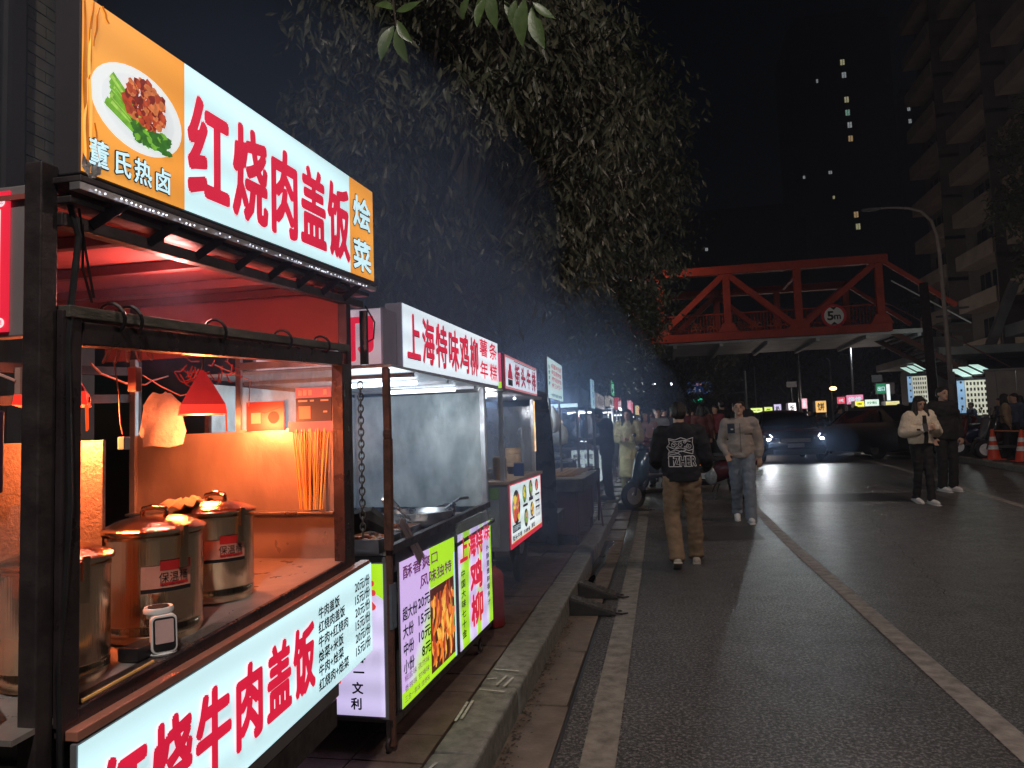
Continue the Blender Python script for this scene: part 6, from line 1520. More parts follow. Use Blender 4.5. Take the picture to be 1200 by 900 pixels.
# ================================================================== BRIDGE
M_bred = mat('red_bridge_paint', (.42,.045,.022), .55, 0, .2, 3, .1, 40, rvar=.1)
M_stair = mat('dark_red_stair', (.09,.02,.015), .6, 0, .2, 3)
M_soff = mat('pale_soffit', (.70,.72,.72), .6, 0, .2, 1.2, .05, 20)
t = thing('footbridge', 'red steel truss footbridge crossing above the road', 'footbridge', (4, 32.5, 0))
BL, BR = -6.0, 9.2
def bridge_truss(y, par):
    b = MB(); b.box(BL, BR, y, y+.30, 5.02, 5.34); par_('bottom_chord', b)
    b = MB(); b.box(BL, BR, y-.02, y+.32, 7.78, 8.12); par_('top_chord', b)
    for x in (-5.4, -2.6, .1, 2.82, 5.62, 8.72):
        b = MB(); b.box(x, x+.28, y+.04, y+.26, 5.34, 7.78); par_('upright', b)
        b = MB(); b.prism([(x-.28,y+.03,5.345), (x+.56,y+.03,5.345), (x+.36,y+.03,5.72), (x-.08,y+.03,5.72)], (0,.24,0)); par_('gusset', b)
    for (x0, x1, up) in ((-2.4,.1,0), (.35,2.85,1), (3.05,5.55,0), (5.95,8.7,1), (-5.2,-2.6,1)):
        za, zb = (5.5, 7.75) if up else (7.75, 5.5)
        b = MB(); b.bar((x0, y+.15, za), (x1, y+.15, zb), .20, .24); par_('diagonal', b)
    b = MB(); b.bar((9.0, y+.15, 7.9), (11.6, y+.15, 5.9), .14, .18); par_('end_brace', b)
def par_(nm, b, m=None): return b.build(nm, m or M_bred, t, bevel=.01)
bridge_truss(31.0, t); bridge_truss(36.3, t)
b = MB(); b.box(BL, BR+1.2, 31.32, 36.28, 4.93, 5.10); par_('deck', b, M_soff)
for k in range(9):
    x = -5 + k*1.9; b = MB(); b.box(x, x+.14, 31.36, 36.3, 4.80, 4.927); par_('cross_beam', b, M_soff)
for k in range(6):
    x = -5.3 + k*2.82; b = MB(); b.box(x, x+.14, 31.3, 36.3, 7.86, 8.0); par_('roof_tie', b)
for y in (31.45, 36.05):
    b = MB(); b.box(BL, BR, y, y+.05, 6.15, 6.21); b.box(BL, BR, y, y+.04, 5.15, 5.19)
    for k in range(118): x = BL + .06 + k*.128; b.box(x, x+.028, y+.01, y+.03, 5.18, 6.16)
    tag(par_('railing', b), kind='stuff')
for k, x in enumerate((.7, 1.5, 2.2, 3.3, 3.9, 4.7, 5.3)):
    b = MB(); cx, cz = x+.2, 5.62; 
    for a in range(6): b.torus((cx+.14*cos(a*pi/3), 31.42, cz+.14*sin(a*pi/3)), .085, .016, ax=(0,1,0), n=12, m=5)
    b.torus((cx, 31.42, cz), .06, .02, ax=(0,1,0), n=12, m=5); b.box(cx-.02, cx+.02, 31.41, 31.43, 5.3, 5.5); par_('railing_flower', b, mat('copper_flower', (.40,.10,.05), .5, .2))
b = MB()
b.bar((9.2,31.5,5.1), (14.5,31.5,1.6), .12, .2); par_('stair_stringer', b, M_stair); b = MB(); b.bar((9.2,33.9,5.1), (14.5,33.9,1.6), .12, .2); par_('stair_stringer', b, M_stair)
b = MB(); b.bar((9.2,31.45,6.2), (14.5,31.45,2.7), .05); par_('stair_rail', b, M_stair); b = MB(); b.bar((9.4,31.45,7.1), (12.2,31.45,5.2), .05); par_('stair_rail', b, M_soff)
b = MB()
for k in range(26): x = 9.3+k*.2; z = 5.06-k*.132; b.box(x, x+.22, 31.55, 33.85, z, z+.05)
tag(par_('stair_tread', b, M_stair), kind='stuff')
for x, y in ((-3.2, 32.0), (-3.2, 35.8), (12.8, 32.4), (12.8, 35.6)): b = MB(); b.cyl((x,y,.3), (x,y,4.75 if x < 0 else 2.4), .28, 20); par_('pier', b, M_soff)
# height limit sign
t = thing('height_sign', 'round red and white 5m height limit sign on the bridge', 'road sign', (7.04, 30.9, 5.3))
f = facing(30.93); cx, cz, R_ = 7.04, 5.74, .47
b = MB(); b.cyl((cx,30.95,cz), (cx,30.99,cz), R_, 40); b.build('plate', M_grey, t); b = MB(); disc(b, f, cx, cz, R_, R_, 0, 40); b.build('red_ring', mat('sign_red', (.65,.01,.03), .4, 0, .05, 3), t)
b = MB(); disc(b, f, cx, cz, .37, .37, .002, 40); b.build('white_field', mat('sign_white', (.85,.85,.85), .4, 0, .05, 3), t)
b = MB(); write(b, '5', f, cx-.24, cz-.16, cx-.02, cz+.18, .004, .05, fit='box'); write(b, 'm', f, cx+.01, cz-.14, cx+.25, cz+.03, .004, .05, fit='box')
b.add([f.p(cx-.13,cz+.36,.004), f.p(cx,cz+.24,.004), f.p(cx+.13,cz+.36,.004)], [(0,1,2)]); b.add([f.p(cx-.13,cz-.36,.004), f.p(cx+.13,cz-.36,.004), f.p(cx,cz-.24,.004)], [(0,1,2)]); b.build('lettering', M_inkblack, t)

# ================================================================== BUILDINGS
# tiled wall behind the stalls, top left
t = thing('tiled_building', 'brown tiled building rising behind the nearest stall', 'building', (-5.5, 1.0, .14))
M_tile = mat('dark_wall_tile', (.10,.095,.075), .35, 0, .35, 7, .08, 60, rvar=.1)
b = MB(); b.box(-8, -3.42, -3, 3.54, .1, 9); b.build('wall', M_joint, t)
b = MB(); b.box(-4.2, -3.30, 3.54, 3.74, .1, 9.01); b.build('pillar', mat('grey_render', (.12,.12,.13), .7, 0, .2, 4, .1, 40), t)
b = MB(); b.box(-3.40, -3.30, 3.12, 3.262, .1, 9.01); b.build('downpipe', mat('dark_pipe', (.02,.018,.018), .5), t, bevel=.03)
tile = None
for r_ in range(26):
    for c_ in range(3):
        y0 = 3.20 + c_*.135 - (.07 if r_ % 2 else 0); z0 = 2.72 + r_*.067
        b = MB(); b.box(-3.418, -3.405 + rng.uniform(-.002,.002), max(3.264, y0+.003), min(3.538, y0+.132), z0+.003, z0+.064)
        if min(3.538, y0+.132) - max(3.264, y0+.003) > .03: b.build('tile', M_tile, t)
b = MB()
for r_ in range(90):
    for c_ in range(22):
        y0 = .15 + c_*.135 - (.07 if r_ % 2 else 0); z0 = 1.2 + r_*.067
        b.box(-3.418, -3.405, y0+.003, y0+.132, z0+.003, z0+.064)
tag(b.build('tile', M_tile, t), kind='stuff')
# balcony block on the right
def lit(name, c, s=1.0): return emi(name, c, s, .25, 3)
t = thing('apartment_building', 'dark apartment block with stepped balconies on the right', 'building', (26, 44, 0))
M_blk = mat('block_render', (.20,.17,.14), .8, 0, .25, .6, .1, 6)
M_slab = mat('balcony_slab', (.42,.33,.25), .75, 0, .2, 1, .1, 10)
M_win = mat('dark_window', (.015,.017,.02), .1, 0, .2, 1)
b = MB(); b.box(21.5, 34, 24, 62, 0, 44); b.build('wall', M_blk, t)
for fl in range(14):
    z = 5.5 + fl*2.95
    for k in range(5):
        y1 = 61 - k*7.4; b = MB(); b.box(20.1, 21.5, y1-5.6, y1, z, z+.95)
        o = b.build('balcony', M_slab, t, bevel=.03)
        for q_ in range(3):
            b = MB(); b.box(21.44, 21.49, y1-5.3+q_*1.8, y1-3.9+q_*1.8, z+.95, z+2.5); wv = b.build('window', M_win, t)
            b = MB(); b.box(21.42, 21.438, y1-4.63+q_*1.8, y1-4.57+q_*1.8, z+.95, z+2.5); b.build('mullion', M_blk, wv)
        b = MB(); b.box(20.2, 21.5, y1-5.75, y1-5.62, z-.3, z+2.9); b.build('fin_wall', M_blk, t)
# far towers with a few lit windows
def tower(name_l, x0, x1, y0, y1, H, wins, px=.9):
    t = thing('tower_block', name_l, 'tower', ((x0+x1)/2, (y0+y1)/2, 0))
    b = MB(); b.box(x0, x1, y0, y1, 0, H); b.build('wall', mat('tower_wall', (.06,.06,.065), .9, 0, .1, .2), t)
    b = MB(); b.box(x0+2, x1-2, y0+2, y1-2, H, H+4); b.build('roof_house', MATS['tower_wall'], t)
    f = facing(y0-.05)
    for i, (x, z, w_, h_, c) in enumerate(wins):
        w_ *= .72; h_ *= .72
        b = MB(); rect(b, f, x, z, x+w_, z+h_, 0); b.build('window', lit('window_glow_%d' % c, ((.75,.70,.42), (.55,.60,.62), (.35,.62,.50), (.75,.50,.25))[c], .42), t)
        b = MB(); rect(b, f, x+w_*.45, z, x+w_*.55, z+h_, .02); b.build('mullion', MATS['tower_wall'], t)
T = 200/120
W = [(31.9*T+i_, z_*T, 1.5, 2.2, c_) for i_, z_, c_ in ((0,59.9,0), (.2,57.7,1), (.45,53.5,0), (.5,51.3,2), (.8,49.2,1), (.8,46.9,3), (.9,34.2,3), (1.2,32.2,0))] + [(28.0*T,57.4*T,.7,1.4,1), (29.0*T,41.8*T,1.2,1.2,1), (25.0*T,41.4*T,.8,1.2,1), (29.4*T,37.6*T,.7,1.2,0)]
tower('tall dark tower with a column of lit windows in the distance', 40, 66, 208, 230, 112, W)
tower('dark tower at right with two tiny lit windows', 68, 90, 212, 235, 90, [(70.5,86.5,1,1.6,1), (70.6,83,1,1.6,1), (71.0,47,1,1.4,1)])
tower('low dark block behind the bridge with single lit windows', 4, 34, 170, 190, 48, [(12,42,.8,1,1), (28,36,.9,1,1), (32,36,.8,1,0)])
# forecourt structure: slabs, columns and diagonal struts
t = thing('station_canopy', 'grey elevated canopy building with slanting struts at the right', 'building', (17, 34, 0))
M_con = mat('canopy_concrete', (.30,.29,.29), .7, 0, .25, .8, .1, 10)
def pc_(nm, b, m=None): return b.build(nm, m or M_con, t, bevel=.02)
b = MB(); b.box(11.5, 24, 33, 42, 4.1, 4.45); pc_('roof_slab', b)
b = MB(); b.box(14.0, 24, 30, 33, 4.7, 5.2); pc_('roof_slab', b)
b = MB(); b.box(13.0, 24, 36.5, 43, .1, 4.1); pc_('wall', b, mat('dark_render', (.06,.06,.07), .8, 0, .2, 1))
for x, y in ((14.6,31), (18,31), (13.2,35.5)): b = MB(); b.cyl((x,y,.1), (x,y,4.6), .28, 16); pc_('column', b)
for (p_, q_) in (((14.2,35,4.45), (15.4,35,7.3)), ((18.6,30.5,4.5), (20.4,30.5,8.2)), ((12.3,38,2.6), (13.2,38,5.2))): b = MB(); b.bar(p_, q_, .35, .35); pc_('strut', b)
b = MB(); b.box(11.5, 13.2, 35, 36, 4.46, 5.1); pc_('fascia', b)
for k in range(4): b = MB(); b.box(12.6, 14.0, 36.2, 36.25, 5.4+.35*k, 5.5+.35*k); pc_('louvre', b)
b = MB(); b.ball((17.2, 27.5, 3.45), (.75,.5,.14), 20, 8); b.build('curved_roof_lamp', emi('pale_lamp_shell', (.75,.88,.85), .9, .1), t, smooth=True)
b = MB(); b.box(20.6,24,28.2,28.3,6.4,6.5)
for k in range(9): b.box(20.7+.36*k, 20.74+.36*k, 28.2, 28.3, 5.5, 6.4)
pc_('balustrade', b, mat('tan_rail', (.25,.18,.14), .7))
# pale hoarding
t = thing('hoarding', 'pale ribbed hoarding wall behind the parked scooters', 'wall', (14, 26.8, .46))
for k in range(22):
    x = 10.75 + k*.30; b = MB(); b.box(x, x+.285, 26.9 - (k%2)*.03, 26.96, gz(27)+.1, 2.98); b.build('panel', mat('hoarding_panel', (.36,.33,.32), .6, .1, .15, 2, .1, 20), t)
b = MB(); b.box(10.7, 17.4, 26.85, 26.99, 2.985, 3.06); b.build('top_rail', M_con, t)
# lit lattice kiosks
def kiosk(label, x, y, w_, z0, z1):
    t = thing('lit_kiosk', label, 'kiosk', (x+w_/2, y+.6, gz(y)+.1))
    b = MB(); b.box(x, x+w_, y+.05, y+1.0, gz(y)+.1, z1+.1); b.build('kiosk_body', mat('kiosk_dark', (.05,.05,.06), .6), t)
    f = facing(y+.04); b = MB(); rect(b, f, x+.25*w_, z0, x+w_, z1, .001); b.build('lit_board', emi('board_cream', (.62,.62,.50), .75, .2), t)
    b = MB(); rect(b, f, x, z0+.1, x+.25*w_-.01, z1, .001); b.build('blue_board', emi('board_blue', (.30,.50,.75), .7, .2), t)
    b = MB()
    for i in range(6):
        for j in range(6): u = x+.30*w_+i*w_*.115; v = z0+.08+j*(z1-z0)*.16; b = MB(); slab(b, f, u, v, u+.05*w_*1.1, v+(z1-z0)*.085, .002, .02); b.build('slot', M_inkblack, t)
    for j in range(4): u = x+.1*w_; v = z0+.3+j*.3; b = MB(); slab(b, f, u, v, u+.06, v+.08, .002, .02); b.build('slot', M_inkblack, t)
    for k in range(3):
        xx = x + .1*w_ + k*w_*.34; b = MB(); zt = z1+.12+.07*k; b.prism([(xx, y-.25, zt), (xx+w_*.30, y-.25, zt), (xx+w_*.30-.25, y+.35, zt+.32), (xx-.25, y+.35, zt+.32)], (0,0,.02)); b.build('awning_panel', emi('awning_mint', (.55,.80,.72), .85, .15), t)
        b = MB(); b.box(xx, xx+w_*.30, y-.27, y-.245, zt-.05, zt+.012); b.build('awning_edge', M_inkblack, t)
    b = MB(); b.box(x+w_+.005, x+w_+.25, y, y+.1, gz(y)+.1, z1); b.build('side_post', mat('violet_post', (.05,.045,.08), .5), t)
kiosk('lit kiosk with grid of dark slots right of the lamp post', 10.85, 29.6, 1.05, 1.55, 2.85)
kiosk('smaller lit kiosk with grid of dark slots left of the lamp post', 11.4, 36.8, .85, 2.2, 3.5)
# distant market on the right : signs on small stalls
def far_stall(x0, x1, y, z0, z1, col, label, word='小吃', ink=None):
    t = thing('market_stall', label, 'market stall', ((x0+x1)/2, y+.5, gz(y)+.1), 0, 'far market stalls on the right')
    b = MB(); b.box(x0, x1, y, y+1, gz(y)+.1, gz(y)+1.0); b.build('counter', M_grey, t)
    for x in (x0+.03, x1-.03): b = MB(); b.cyl((x,y+.05,gz(y)+1), (x,y+.05,z0), .025, 6); b.build('post', M_pole, t)
    b = MB(); b.box(x0, x1, y, y+.9, z0, z1); b.build('sign_box', M_grey, t)
    f = facing(y-.003); b = MB(); rect(b, f, x0+.02, z0+.02, x1-.02, z1-.02, 0); b.build('sign_face', col, t)
    b = MB(); write(b, word, f, x0+.12, z0+.12, x1-.12, z1-.12, .01, .02); b.build('lettering', ink or M_inkwhite, t)
e = lambda n_, c, s=.9: emi(n_, c, s, .12)
far_stall(11.9, 12.45, 53, 2.75, 3.25, e('far_red',(.85,.10,.16)), 'far market stall with small red sign')
far_stall(12.5, 13.6, 53, 2.7, 3.35, e('far_pink',(.95,.30,.50)), 'far market stall with long pink sign', '烧烤')
far_stall(11.85, 12.4, 48.2, 2.4, 2.78, e('far_yellow',(.85,.85,.05)), 'far market stall with yellow sign', '面', M_inkblack)
far_stall(12.42, 13.25, 48.2, 2.42, 2.85, e('far_mint',(.70,.92,.80)), 'far market stall with mint white sign', '炒粉', e('far_ink',(.05,.3,.15),.6))
far_stall(13.4, 14.2, 47.5, 2.42, 2.68, e('far_cream',(.85,.80,.35)), 'far market stall with slim cream sign', '小吃', M_inkblack)
far_stall(10.3, 11.0, 52, 2.2, 3.0, e('far_orange',(.95,.55,.15)), 'far market stall with orange sign', '饼', M_inkblack)
far_stall(9.4, 9.8, 52, 2.5, 3.2, e('far_rose',(.95,.50,.60)), 'far market stall with narrow rose sign', '茶')
far_stall(8.4, 8.9, 51, 2.2, 2.9, e('far_white',(.80,.90,.95)), 'far market stall with white blue sign', '饭', M_inkblack)
far_stall(6.1, 6.9, 52, 2.35, 2.68, e('far_lime',(.60,.85,.15)), 'far market stall with lime sign, left of its twin', '水果', M_inkblack)
far_stall(7.0, 7.55, 52, 2.35, 2.72, e('far_lime'  ,(.60,.85,.15)), 'far market stall with smaller lime sign', '果', M_inkblack)
far_stall(7.7, 8.2, 52.5, 2.2, 2.9, e('far_violet',(.70,.65,.95)), 'far market stall with violet white sign', '奶', M_inkblack)
# road signs, traffic light, poles
t = thing('direction_sign', 'blue overhead direction sign in the distance under the bridge', 'road sign', (3.3, 62, .36))
f = facing(61.9); b = MB(); b.box(2.3, 4.35, 61.92, 61.98, 4.25, 5.25); b.build('panel', mat('sign_back', (.1,.1,.1), .6), t); b = MB(); rect(b, f, 2.3, 4.25, 4.35, 5.25, 0); b.build('blue_face', emi('blue_sign', (.02,.06,.22), .6, .1), t)
b = MB(); write(b, '光谷', f, 2.95, 4.95, 3.6, 5.2, .01, .03); b.build('lettering', e('pale_red',(.6,.3,.3),.6), t)
b = MB(); write(b, '一八路', f, 2.4, 4.62, 3.05, 4.85, .01, .02); write(b, '北山路', f, 3.6, 4.62, 4.25, 4.85, .01, .02); write(b, '人民路', f, 2.4, 4.35, 3.05, 4.55, .01, .02); write(b, '大学', f, 3.7, 4.35, 4.2, 4.55, .01, .02); b.add([f.p(3.2,4.4,.01), f.p(3.45,4.4,.01), f.p(3.325,4.7,.01)], [(0,1,2)]); b.build('lettering', e('dim_white',(.5,.55,.65),.5), t)
b = MB(); b.cyl((7.0,62.1,.3), (7.0,62.1,6), .12, 10); b.cyl((2.4,62.1,4.2), (7.0,62.1,4.25), .06, 8); b.cyl((2.4,62.1,5.2), (7.0,62.1,5.25), .06, 8); b.build('gantry', M_pole, t)
t = thing('traffic_light', 'pair of green traffic lights glowing under the blue sign', 'traffic light', (3.2, 60, .36))
b = MB(); b.box(2.55, 3.55, 60.02, 60.1, 3.5, 3.95); b.cyl((3.5,60.1,.3), (3.5,60.1,4), .06, 8); b.build('casing', M_black, t)
for x, z in ((2.80,3.65), (3.15,3.75), (3.30,3.72)): b = MB(); b.ball((x,60,z), (.13,.04,.11), 12, 8); b.build('green_lamp', emi('traffic_green', (.02,.85,.45), 2.2, .1), t, smooth=True)
def pole(x, y, h, r, label, arm=None, head=None, col=None):
    t = thing('lamp_post', label, 'lamp post', (x, y, gz(y)))
    b = MB(); b.cone((x,y,gz(y)), (x,y,h), r, r*.6, 10); b.build('pole', M_pole, t, smooth=True)
    if arm:
        b = MB(); b.tube([(x,y,h-.05), (x+arm*.3,y,h+.15), (x+arm,y,h+.2)], r*.5, 6); b.build('arm', M_pole, t)
    if head:
        xx = x + (arm or 0); b = MB(); b.ball((xx, y, h+.15), (.22,.14,.09), 12, 8); b.build('lamp_head', head, t, smooth=True)
        if col: o = plight('lamp_light', (xx, y-.1, h-.1), col[0], col[1], .1); o.parent = t; o.location = Vector((xx, y-.1, h-.1)) - t.location
M_hd = emi('lamp_head_white', (.85,.9,1), 6, .02); M_ho = emi('lamp_head_orange', (1,.55,.2), 6, .02)
pole(8.55, 47.5, 8.0, .10, 'bare pale pole standing left under the bridge')
pole(13.1, 53.5, 6.9, .10, 'pole with small white lamp under the right half of the bridge', .3, M_hd, (60,(.9,.95,1)))
pole(13.9, 63.5, 6.6, .09, 'dim pole with an orange lamp in the distance', -.25, None)
t = thing('street_lantern', 'orange lantern glowing low between far poles', 'lamp', (13.7, 62, 4.1)); b = MB(); b.ball((13.7,62,4.25), (.28,.2,.16), 12, 8); b.build('lamp_head', M_ho, t, smooth=True)
pole(8.0, 64, 6.5, .07, 'thin far pole behind the walking young man'); pole(10.9, 60, 5.5, .08, 'slim grey pole between the car and the market signs')
for k, (x, y, z, lab) in enumerate(((-.3,58,5.0,'left white lamp glimmering through the trees'), (1.0,62,5.2,'right white lamp glimmering through the trees'), (2.3,66,8.1,'small orange lamp in the far foliage'), (3.5,66,9.6,'upper orange lamp in the far foliage'))):
    t = thing('distant_lamp', lab, 'lamp', (x, y, z)); b = MB(); b.ball((x,y,z), (.16,.12,.12), 10, 6); b.build('lamp_head', M_hd if k < 2 else M_ho, t, smooth=True)
    b = MB(); b.cyl((x, y+.1, .3), (x, y+.1, z), .04, 6); b.build('pole', M_pole, t)
for k, (x, z, w_, h_, c) in enumerate(((9.2,4.2,.7,.4,'pale'), (15.0,4.3,.7,.5,'grey'), )):
    t = thing('small_sign', 'small %s traffic board on a far pole' % c, 'road sign', (x, 56, z)); b = MB(); b.box(x, x+w_, 56, 56.05, z, z+h_); b.build('board', mat('sign_board_%s' % c, (.35,.37,.38), .5), t); b = MB(); b.cyl((x+w_/2,56.1,.3), (x+w_/2,56.1,z+h_), .04, 6); b.build('pole', M_pole, t)
t = thing('metro_sign', 'green exit sign with a white lit strip beyond the woman', 'sign', (13.6, 48.6, .46))
b = MB(); b.box(13.2, 14.3, 48.62, 48.7, 3.15, 3.85); b.cyl((13.7,48.75,.4), (13.7,48.75,3.9), .06, 8); b.build('frame', M_grey, t)
f = facing(48.61); b = MB(); rect(b, f, 13.25, 3.2, 13.8, 3.8, 0); b.build('green_face', e('dim_green',(.03,.25,.12),.8), t); b = MB(); rect(b, f, 13.82, 2.75, 14.02, 3.75, .01); b.build('white_strip', e('strip_white',(.8,.9,.9),1.1), t); b = MB(); write(b, '出口', f, 13.3,3.35,13.75,3.65,.02,.02); b.build('lettering', M_inkwhite, t)
# tall street lamp on the right, unlit
t = thing('street_lamp', 'tall unlit street lamp with long curved arm on the right', 'street lamp', (9.5, 26.5, gz(26)+.1))
b = MB(); b.tube([(9.55,26.5,.4), (9.52,26.5,4.0), (9.48,26.5,7.0), (9.44,26.5,7.6), (9.30,26.5,8.15), (9.0,26.5,8.5), (8.6,26.5,8.66), (8.1,26.5,8.72), (7.6,26.5,8.74)], [.085,.075,.06,.055,.05,.045,.04,.035,.03], 10); b.build('pole', mat('grey_lamp_paint', (.36,.32,.30), .5, .2, .15, 4), t, smooth=True)
b = MB(); b.ball((7.45,26.5,8.72), (.32,.12,.06), 14, 8); b.build('lamp_head', M_grey, t, smooth=True); b = MB(); b.cyl((9.55,26.5,.4), (9.55,26.5,.9), .14, 12); b.build('base', M_grey, t)
b = MB(); b.box(9.45,9.62,26.38,26.42,2.6,3.0); b.build('notice', M_grey, t)

# lamps that light the street, all but the bridge one added out of view
def street_lamp(x, y, arm, label, watt, col, h=8.0, bare=False):
    t = thing('street_lamp', label, 'street lamp', (x, y, gz(y)))
    b = MB(); b.tube([(x,y,gz(y)), (x,y,h-1), (x+arm*.15,y,h-.2), (x+arm*.5,y,h), (x+arm,y,h+.02)], [.09,.07,.055,.045,.04], 10); b.build('pole', MATS['grey_lamp_paint'], t, smooth=True)
    b = MB(); b.ball((x+arm,y,h), (.34,.13,.07), 14, 8); b.build('lamp_head', M_grey, t, smooth=True)
    b = MB(); b.ball((x+arm,y,h-.04), (.22,.10,.05), 12, 8); b.build('lamp_glass', M_ho if col[2] < .6 else M_hd, t, smooth=True)
    L = bpy.data.lights.new('street_and_added_light', 'POINT' if bare else 'SPOT'); L.energy = watt; L.color = col
    if not bare: L.spot_size = radians(165); L.spot_blend = .7
    L.shadow_soft_size = .18; L.shadow_soft_size = .18
    o = bpy.data.objects.new('street_and_added_light', L); COL.objects.link(o); o.parent = t; o.location = (arm, 0, h-.12-gz(y))
street_lamp(-1.4, -2.5, 1.9, 'lit street lamp on the pavement behind the camera', 1350, (1,.89,.80), 7.2, True)  # assumed lamp out of view, added to brighten the near road and leaves
street_lamp(-2.4, 29.2, 1.9, 'warm street lamp glowing through the leaves by the bridge', 150, (1,.62,.40), 8.2, True)
street_lamp(8.0, 8.0, -1.6, 'street lamp on the right side outside the view', 800, (1,.74,.62), 8.0)  # unseen lamp, assumed and added for light on the right of the road
street_lamp(16, 17, -1.6, 'street lamp far right lighting the apartment block', 210, (1,.80,.66), 8.5, True)  # lamp added out of view to lift the balcony facade

# ================================================================== TREES
def leafmat(name, a, c): return mat(name, a, .45, 0, .3, 3, .0, col2=c, spec=.5)
M_lf = leafmat('dark_green_leaf', (.03,.045,.02), (.10,.11,.05))
M_lf2 = leafmat('drooping_leaf', (.045,.06,.035), (.13,.125,.08))
M_bark = mat('bark', (.06,.05,.04), .85, 0, .3, 8, .8, 30, (1,1,.3))
def leaf(b, p, d, L_, w_, up):
    d = d.normalized(); s = d.cross(up)
    if s.length < .01: s = Vector((1,0,0))
    s.normalize(); n = s.cross(d); m_ = p + d*L_*.5 + n*L_*.05
    k = len(b.v); b.v += [p, m_ + s*w_*.5 - n*w_*.15, p + d*L_ + n*(-L_*.06), m_ - s*w_*.5 - n*w_*.15, m_]
    b.f += [(k, k+1, k+4), (k+1, k+2, k+4), (k+2, k+3, k+4), (k+3, k, k+4)]
def tree(label, x, y, th, crown, nl, m, L_=.13, w_=.04, droop=.7, seed=0, group=None, clumps=60, name='street_tree', singles=0, tr=.16):
    rr = random.Random(seed); t = thing(name, label, 'tree', (x, y, gz(y)), 0, group)
    z0 = gz(y); cx, cy, cz, rx, ry, rz_ = crown
    b = MB(); pts = [(x,y,z0), (x+.05,y+.03,z0+th*.4), (x-.02+.3*(cx-x),y,z0+th*.8), (cx,cy,cz)]; b.tube(pts, [tr*1.25,tr,tr*.85,tr*.4], 10)
    b.build('trunk', M_bark, t, smooth=True)
    b = MB(); cl = []
    for k in range(clumps):
        while 1:
            v = Vector((rr.uniform(-1,1), rr.uniform(-1,1), rr.uniform(-1,1)))
            if .25 < v.length < 1: break
        v = v.normalized() * (v.length**.45)
        c = Vector((cx+v.x*rx, cy+v.y*ry, cz+v.z*rz_)) * 1.0
        cl.append((c, rr.uniform(.22,.5)*min(rx,ry,rz_)*.55))
    for k in range(0, clumps, 3):
        c = cl[k][0]; s_ = Vector(pts[2]); m_ = (s_+c)/2 + Vector((rr.uniform(-.3,.3), rr.uniform(-.3,.3), rr.uniform(-.1,.4))); b.tube([s_, m_, c], [tr*.35, tr*.18, .012], 5)
    b.build('branches', M_bark, t)
    b = MB(); cnt = 0
    for k in range(nl):
        c, r_ = cl[rr.randrange(clumps)]
        v = Vector((rr.gauss(0,1), rr.gauss(0,1), rr.gauss(0,.8))).normalized() * r_ * rr.random()**.4 * 1.25
        p = c + v; d = Vector((rr.gauss(0,1), rr.gauss(0,1), rr.gauss(0,.6) - droop*1.6))
        s_ = rr.uniform(.65,1.25); leaf(b, p, d, L_*s_, w_*s_, Vector((rr.gauss(0,.5), rr.gauss(0,.5), 1)))
    tag(b.build('crown', m, t), kind='stuff')
    if singles:
        lm = []
        for q_ in range(6):
            bb = MB(); leaf(bb, Vector((0,0,0)), Vector((0,0,-1)), 1, .28, Vector((1,.2*q_,.1))); me = bb.mesh('leaf'); me.materials.append(m); lm.append(me)
        for k in range(singles):
            c, r_ = min((cl[rr.randrange(clumps)] for _ in range(3)), key=lambda q: q[0].y - q[0].x + q[0].z*.5)
            v = Vector((rr.gauss(0,1), rr.gauss(0,1)-.8, rr.gauss(0,.8)-.5)).normalized() * r_ * 1.35
            o = bpy.data.objects.new('leaf', lm[k % 6]); COL.objects.link(o); o.parent = t; o.location = c + v - t.location
            o.rotation_euler = (rr.gauss(0,.5), rr.gauss(0,.5), rr.uniform(0,6.28)); s_ = rr.uniform(.11,.20); o.scale = (s_,)*3
    return t
tree('nearest drooping leaved tree behind the second and third stalls', -2.6, 7.3, 3.0, (-1.95,7.6,4.6,1.8,2.4,2.1), 22000, M_lf2, .15, .042, .9, 1, 'trees along the pavement', 140, singles=260)
tree('dense street tree overhanging the grill cart', -2.4, 11.5, 3.4, (-1.85,11.8,5.6,2.4,2.4,3.2), 17000, M_lf2, .15, .05, .7, 2, 'trees along the pavement', 110)
tree('large street tree whose crown leans over the road above the pedestrians', -2.2, 16.0, 3.6, (-2.0,16,6.6,2.7,3.0,4.6), 21000, M_lf, .15, .055, .5, 3, 'trees along the pavement', 130)
tree('street tree below and left of the bridge end', -2.2, 21.0, 3.4, (-1.95,21,6.0,2.3,2.6,4.0), 15000, M_lf, .16, .06, .4, 4, 'trees along the pavement', 110)
tree('last street tree before the bridge with warm lit leaves', -2.4, 27.0, 3.6, (-2.1,27,6.5,2.2,2.8,4.0), 10000, M_lf, .18, .07, .4, 5, 'trees along the pavement', 90)
tree('street tree just beyond the bridge on the left', -2.5, 40, 4, (-1.8,40,6.5,3.4,4,4.2), 8000, M_lf, .24, .10, .3, 6, 'far trees', 80)
tree('far tree at the left of the distant junction', .5, 58, 4, (2.2,58,7.4,4.2,4,4.2), 7000, M_lf, .34, .14, .3, 7, 'far trees', 80)
for k, (x, y, lab) in enumerate(((8.2,76,'centre left'), (13,78,'centre'), (18.5,76,'centre right'), (25,74,'right'), (32,72,'furthest right'))):
    tree('tall far tree beyond the bridge, %s of the row' % lab, x, y, 5, (x,y,8.0,3.6,3.5,5.5), 4500, M_lf, .42, .18, .3, 20+k, 'far trees', 60, tr=.22)
tree('dark tree at the right edge behind the hoarding', 15.2, 28.6, 4, (15.8,28.6,9.0,3.2,3.0,5.0), 20000, M_lf, .26, .11, .4, 11, 'forecourt trees', 150, tr=.20)
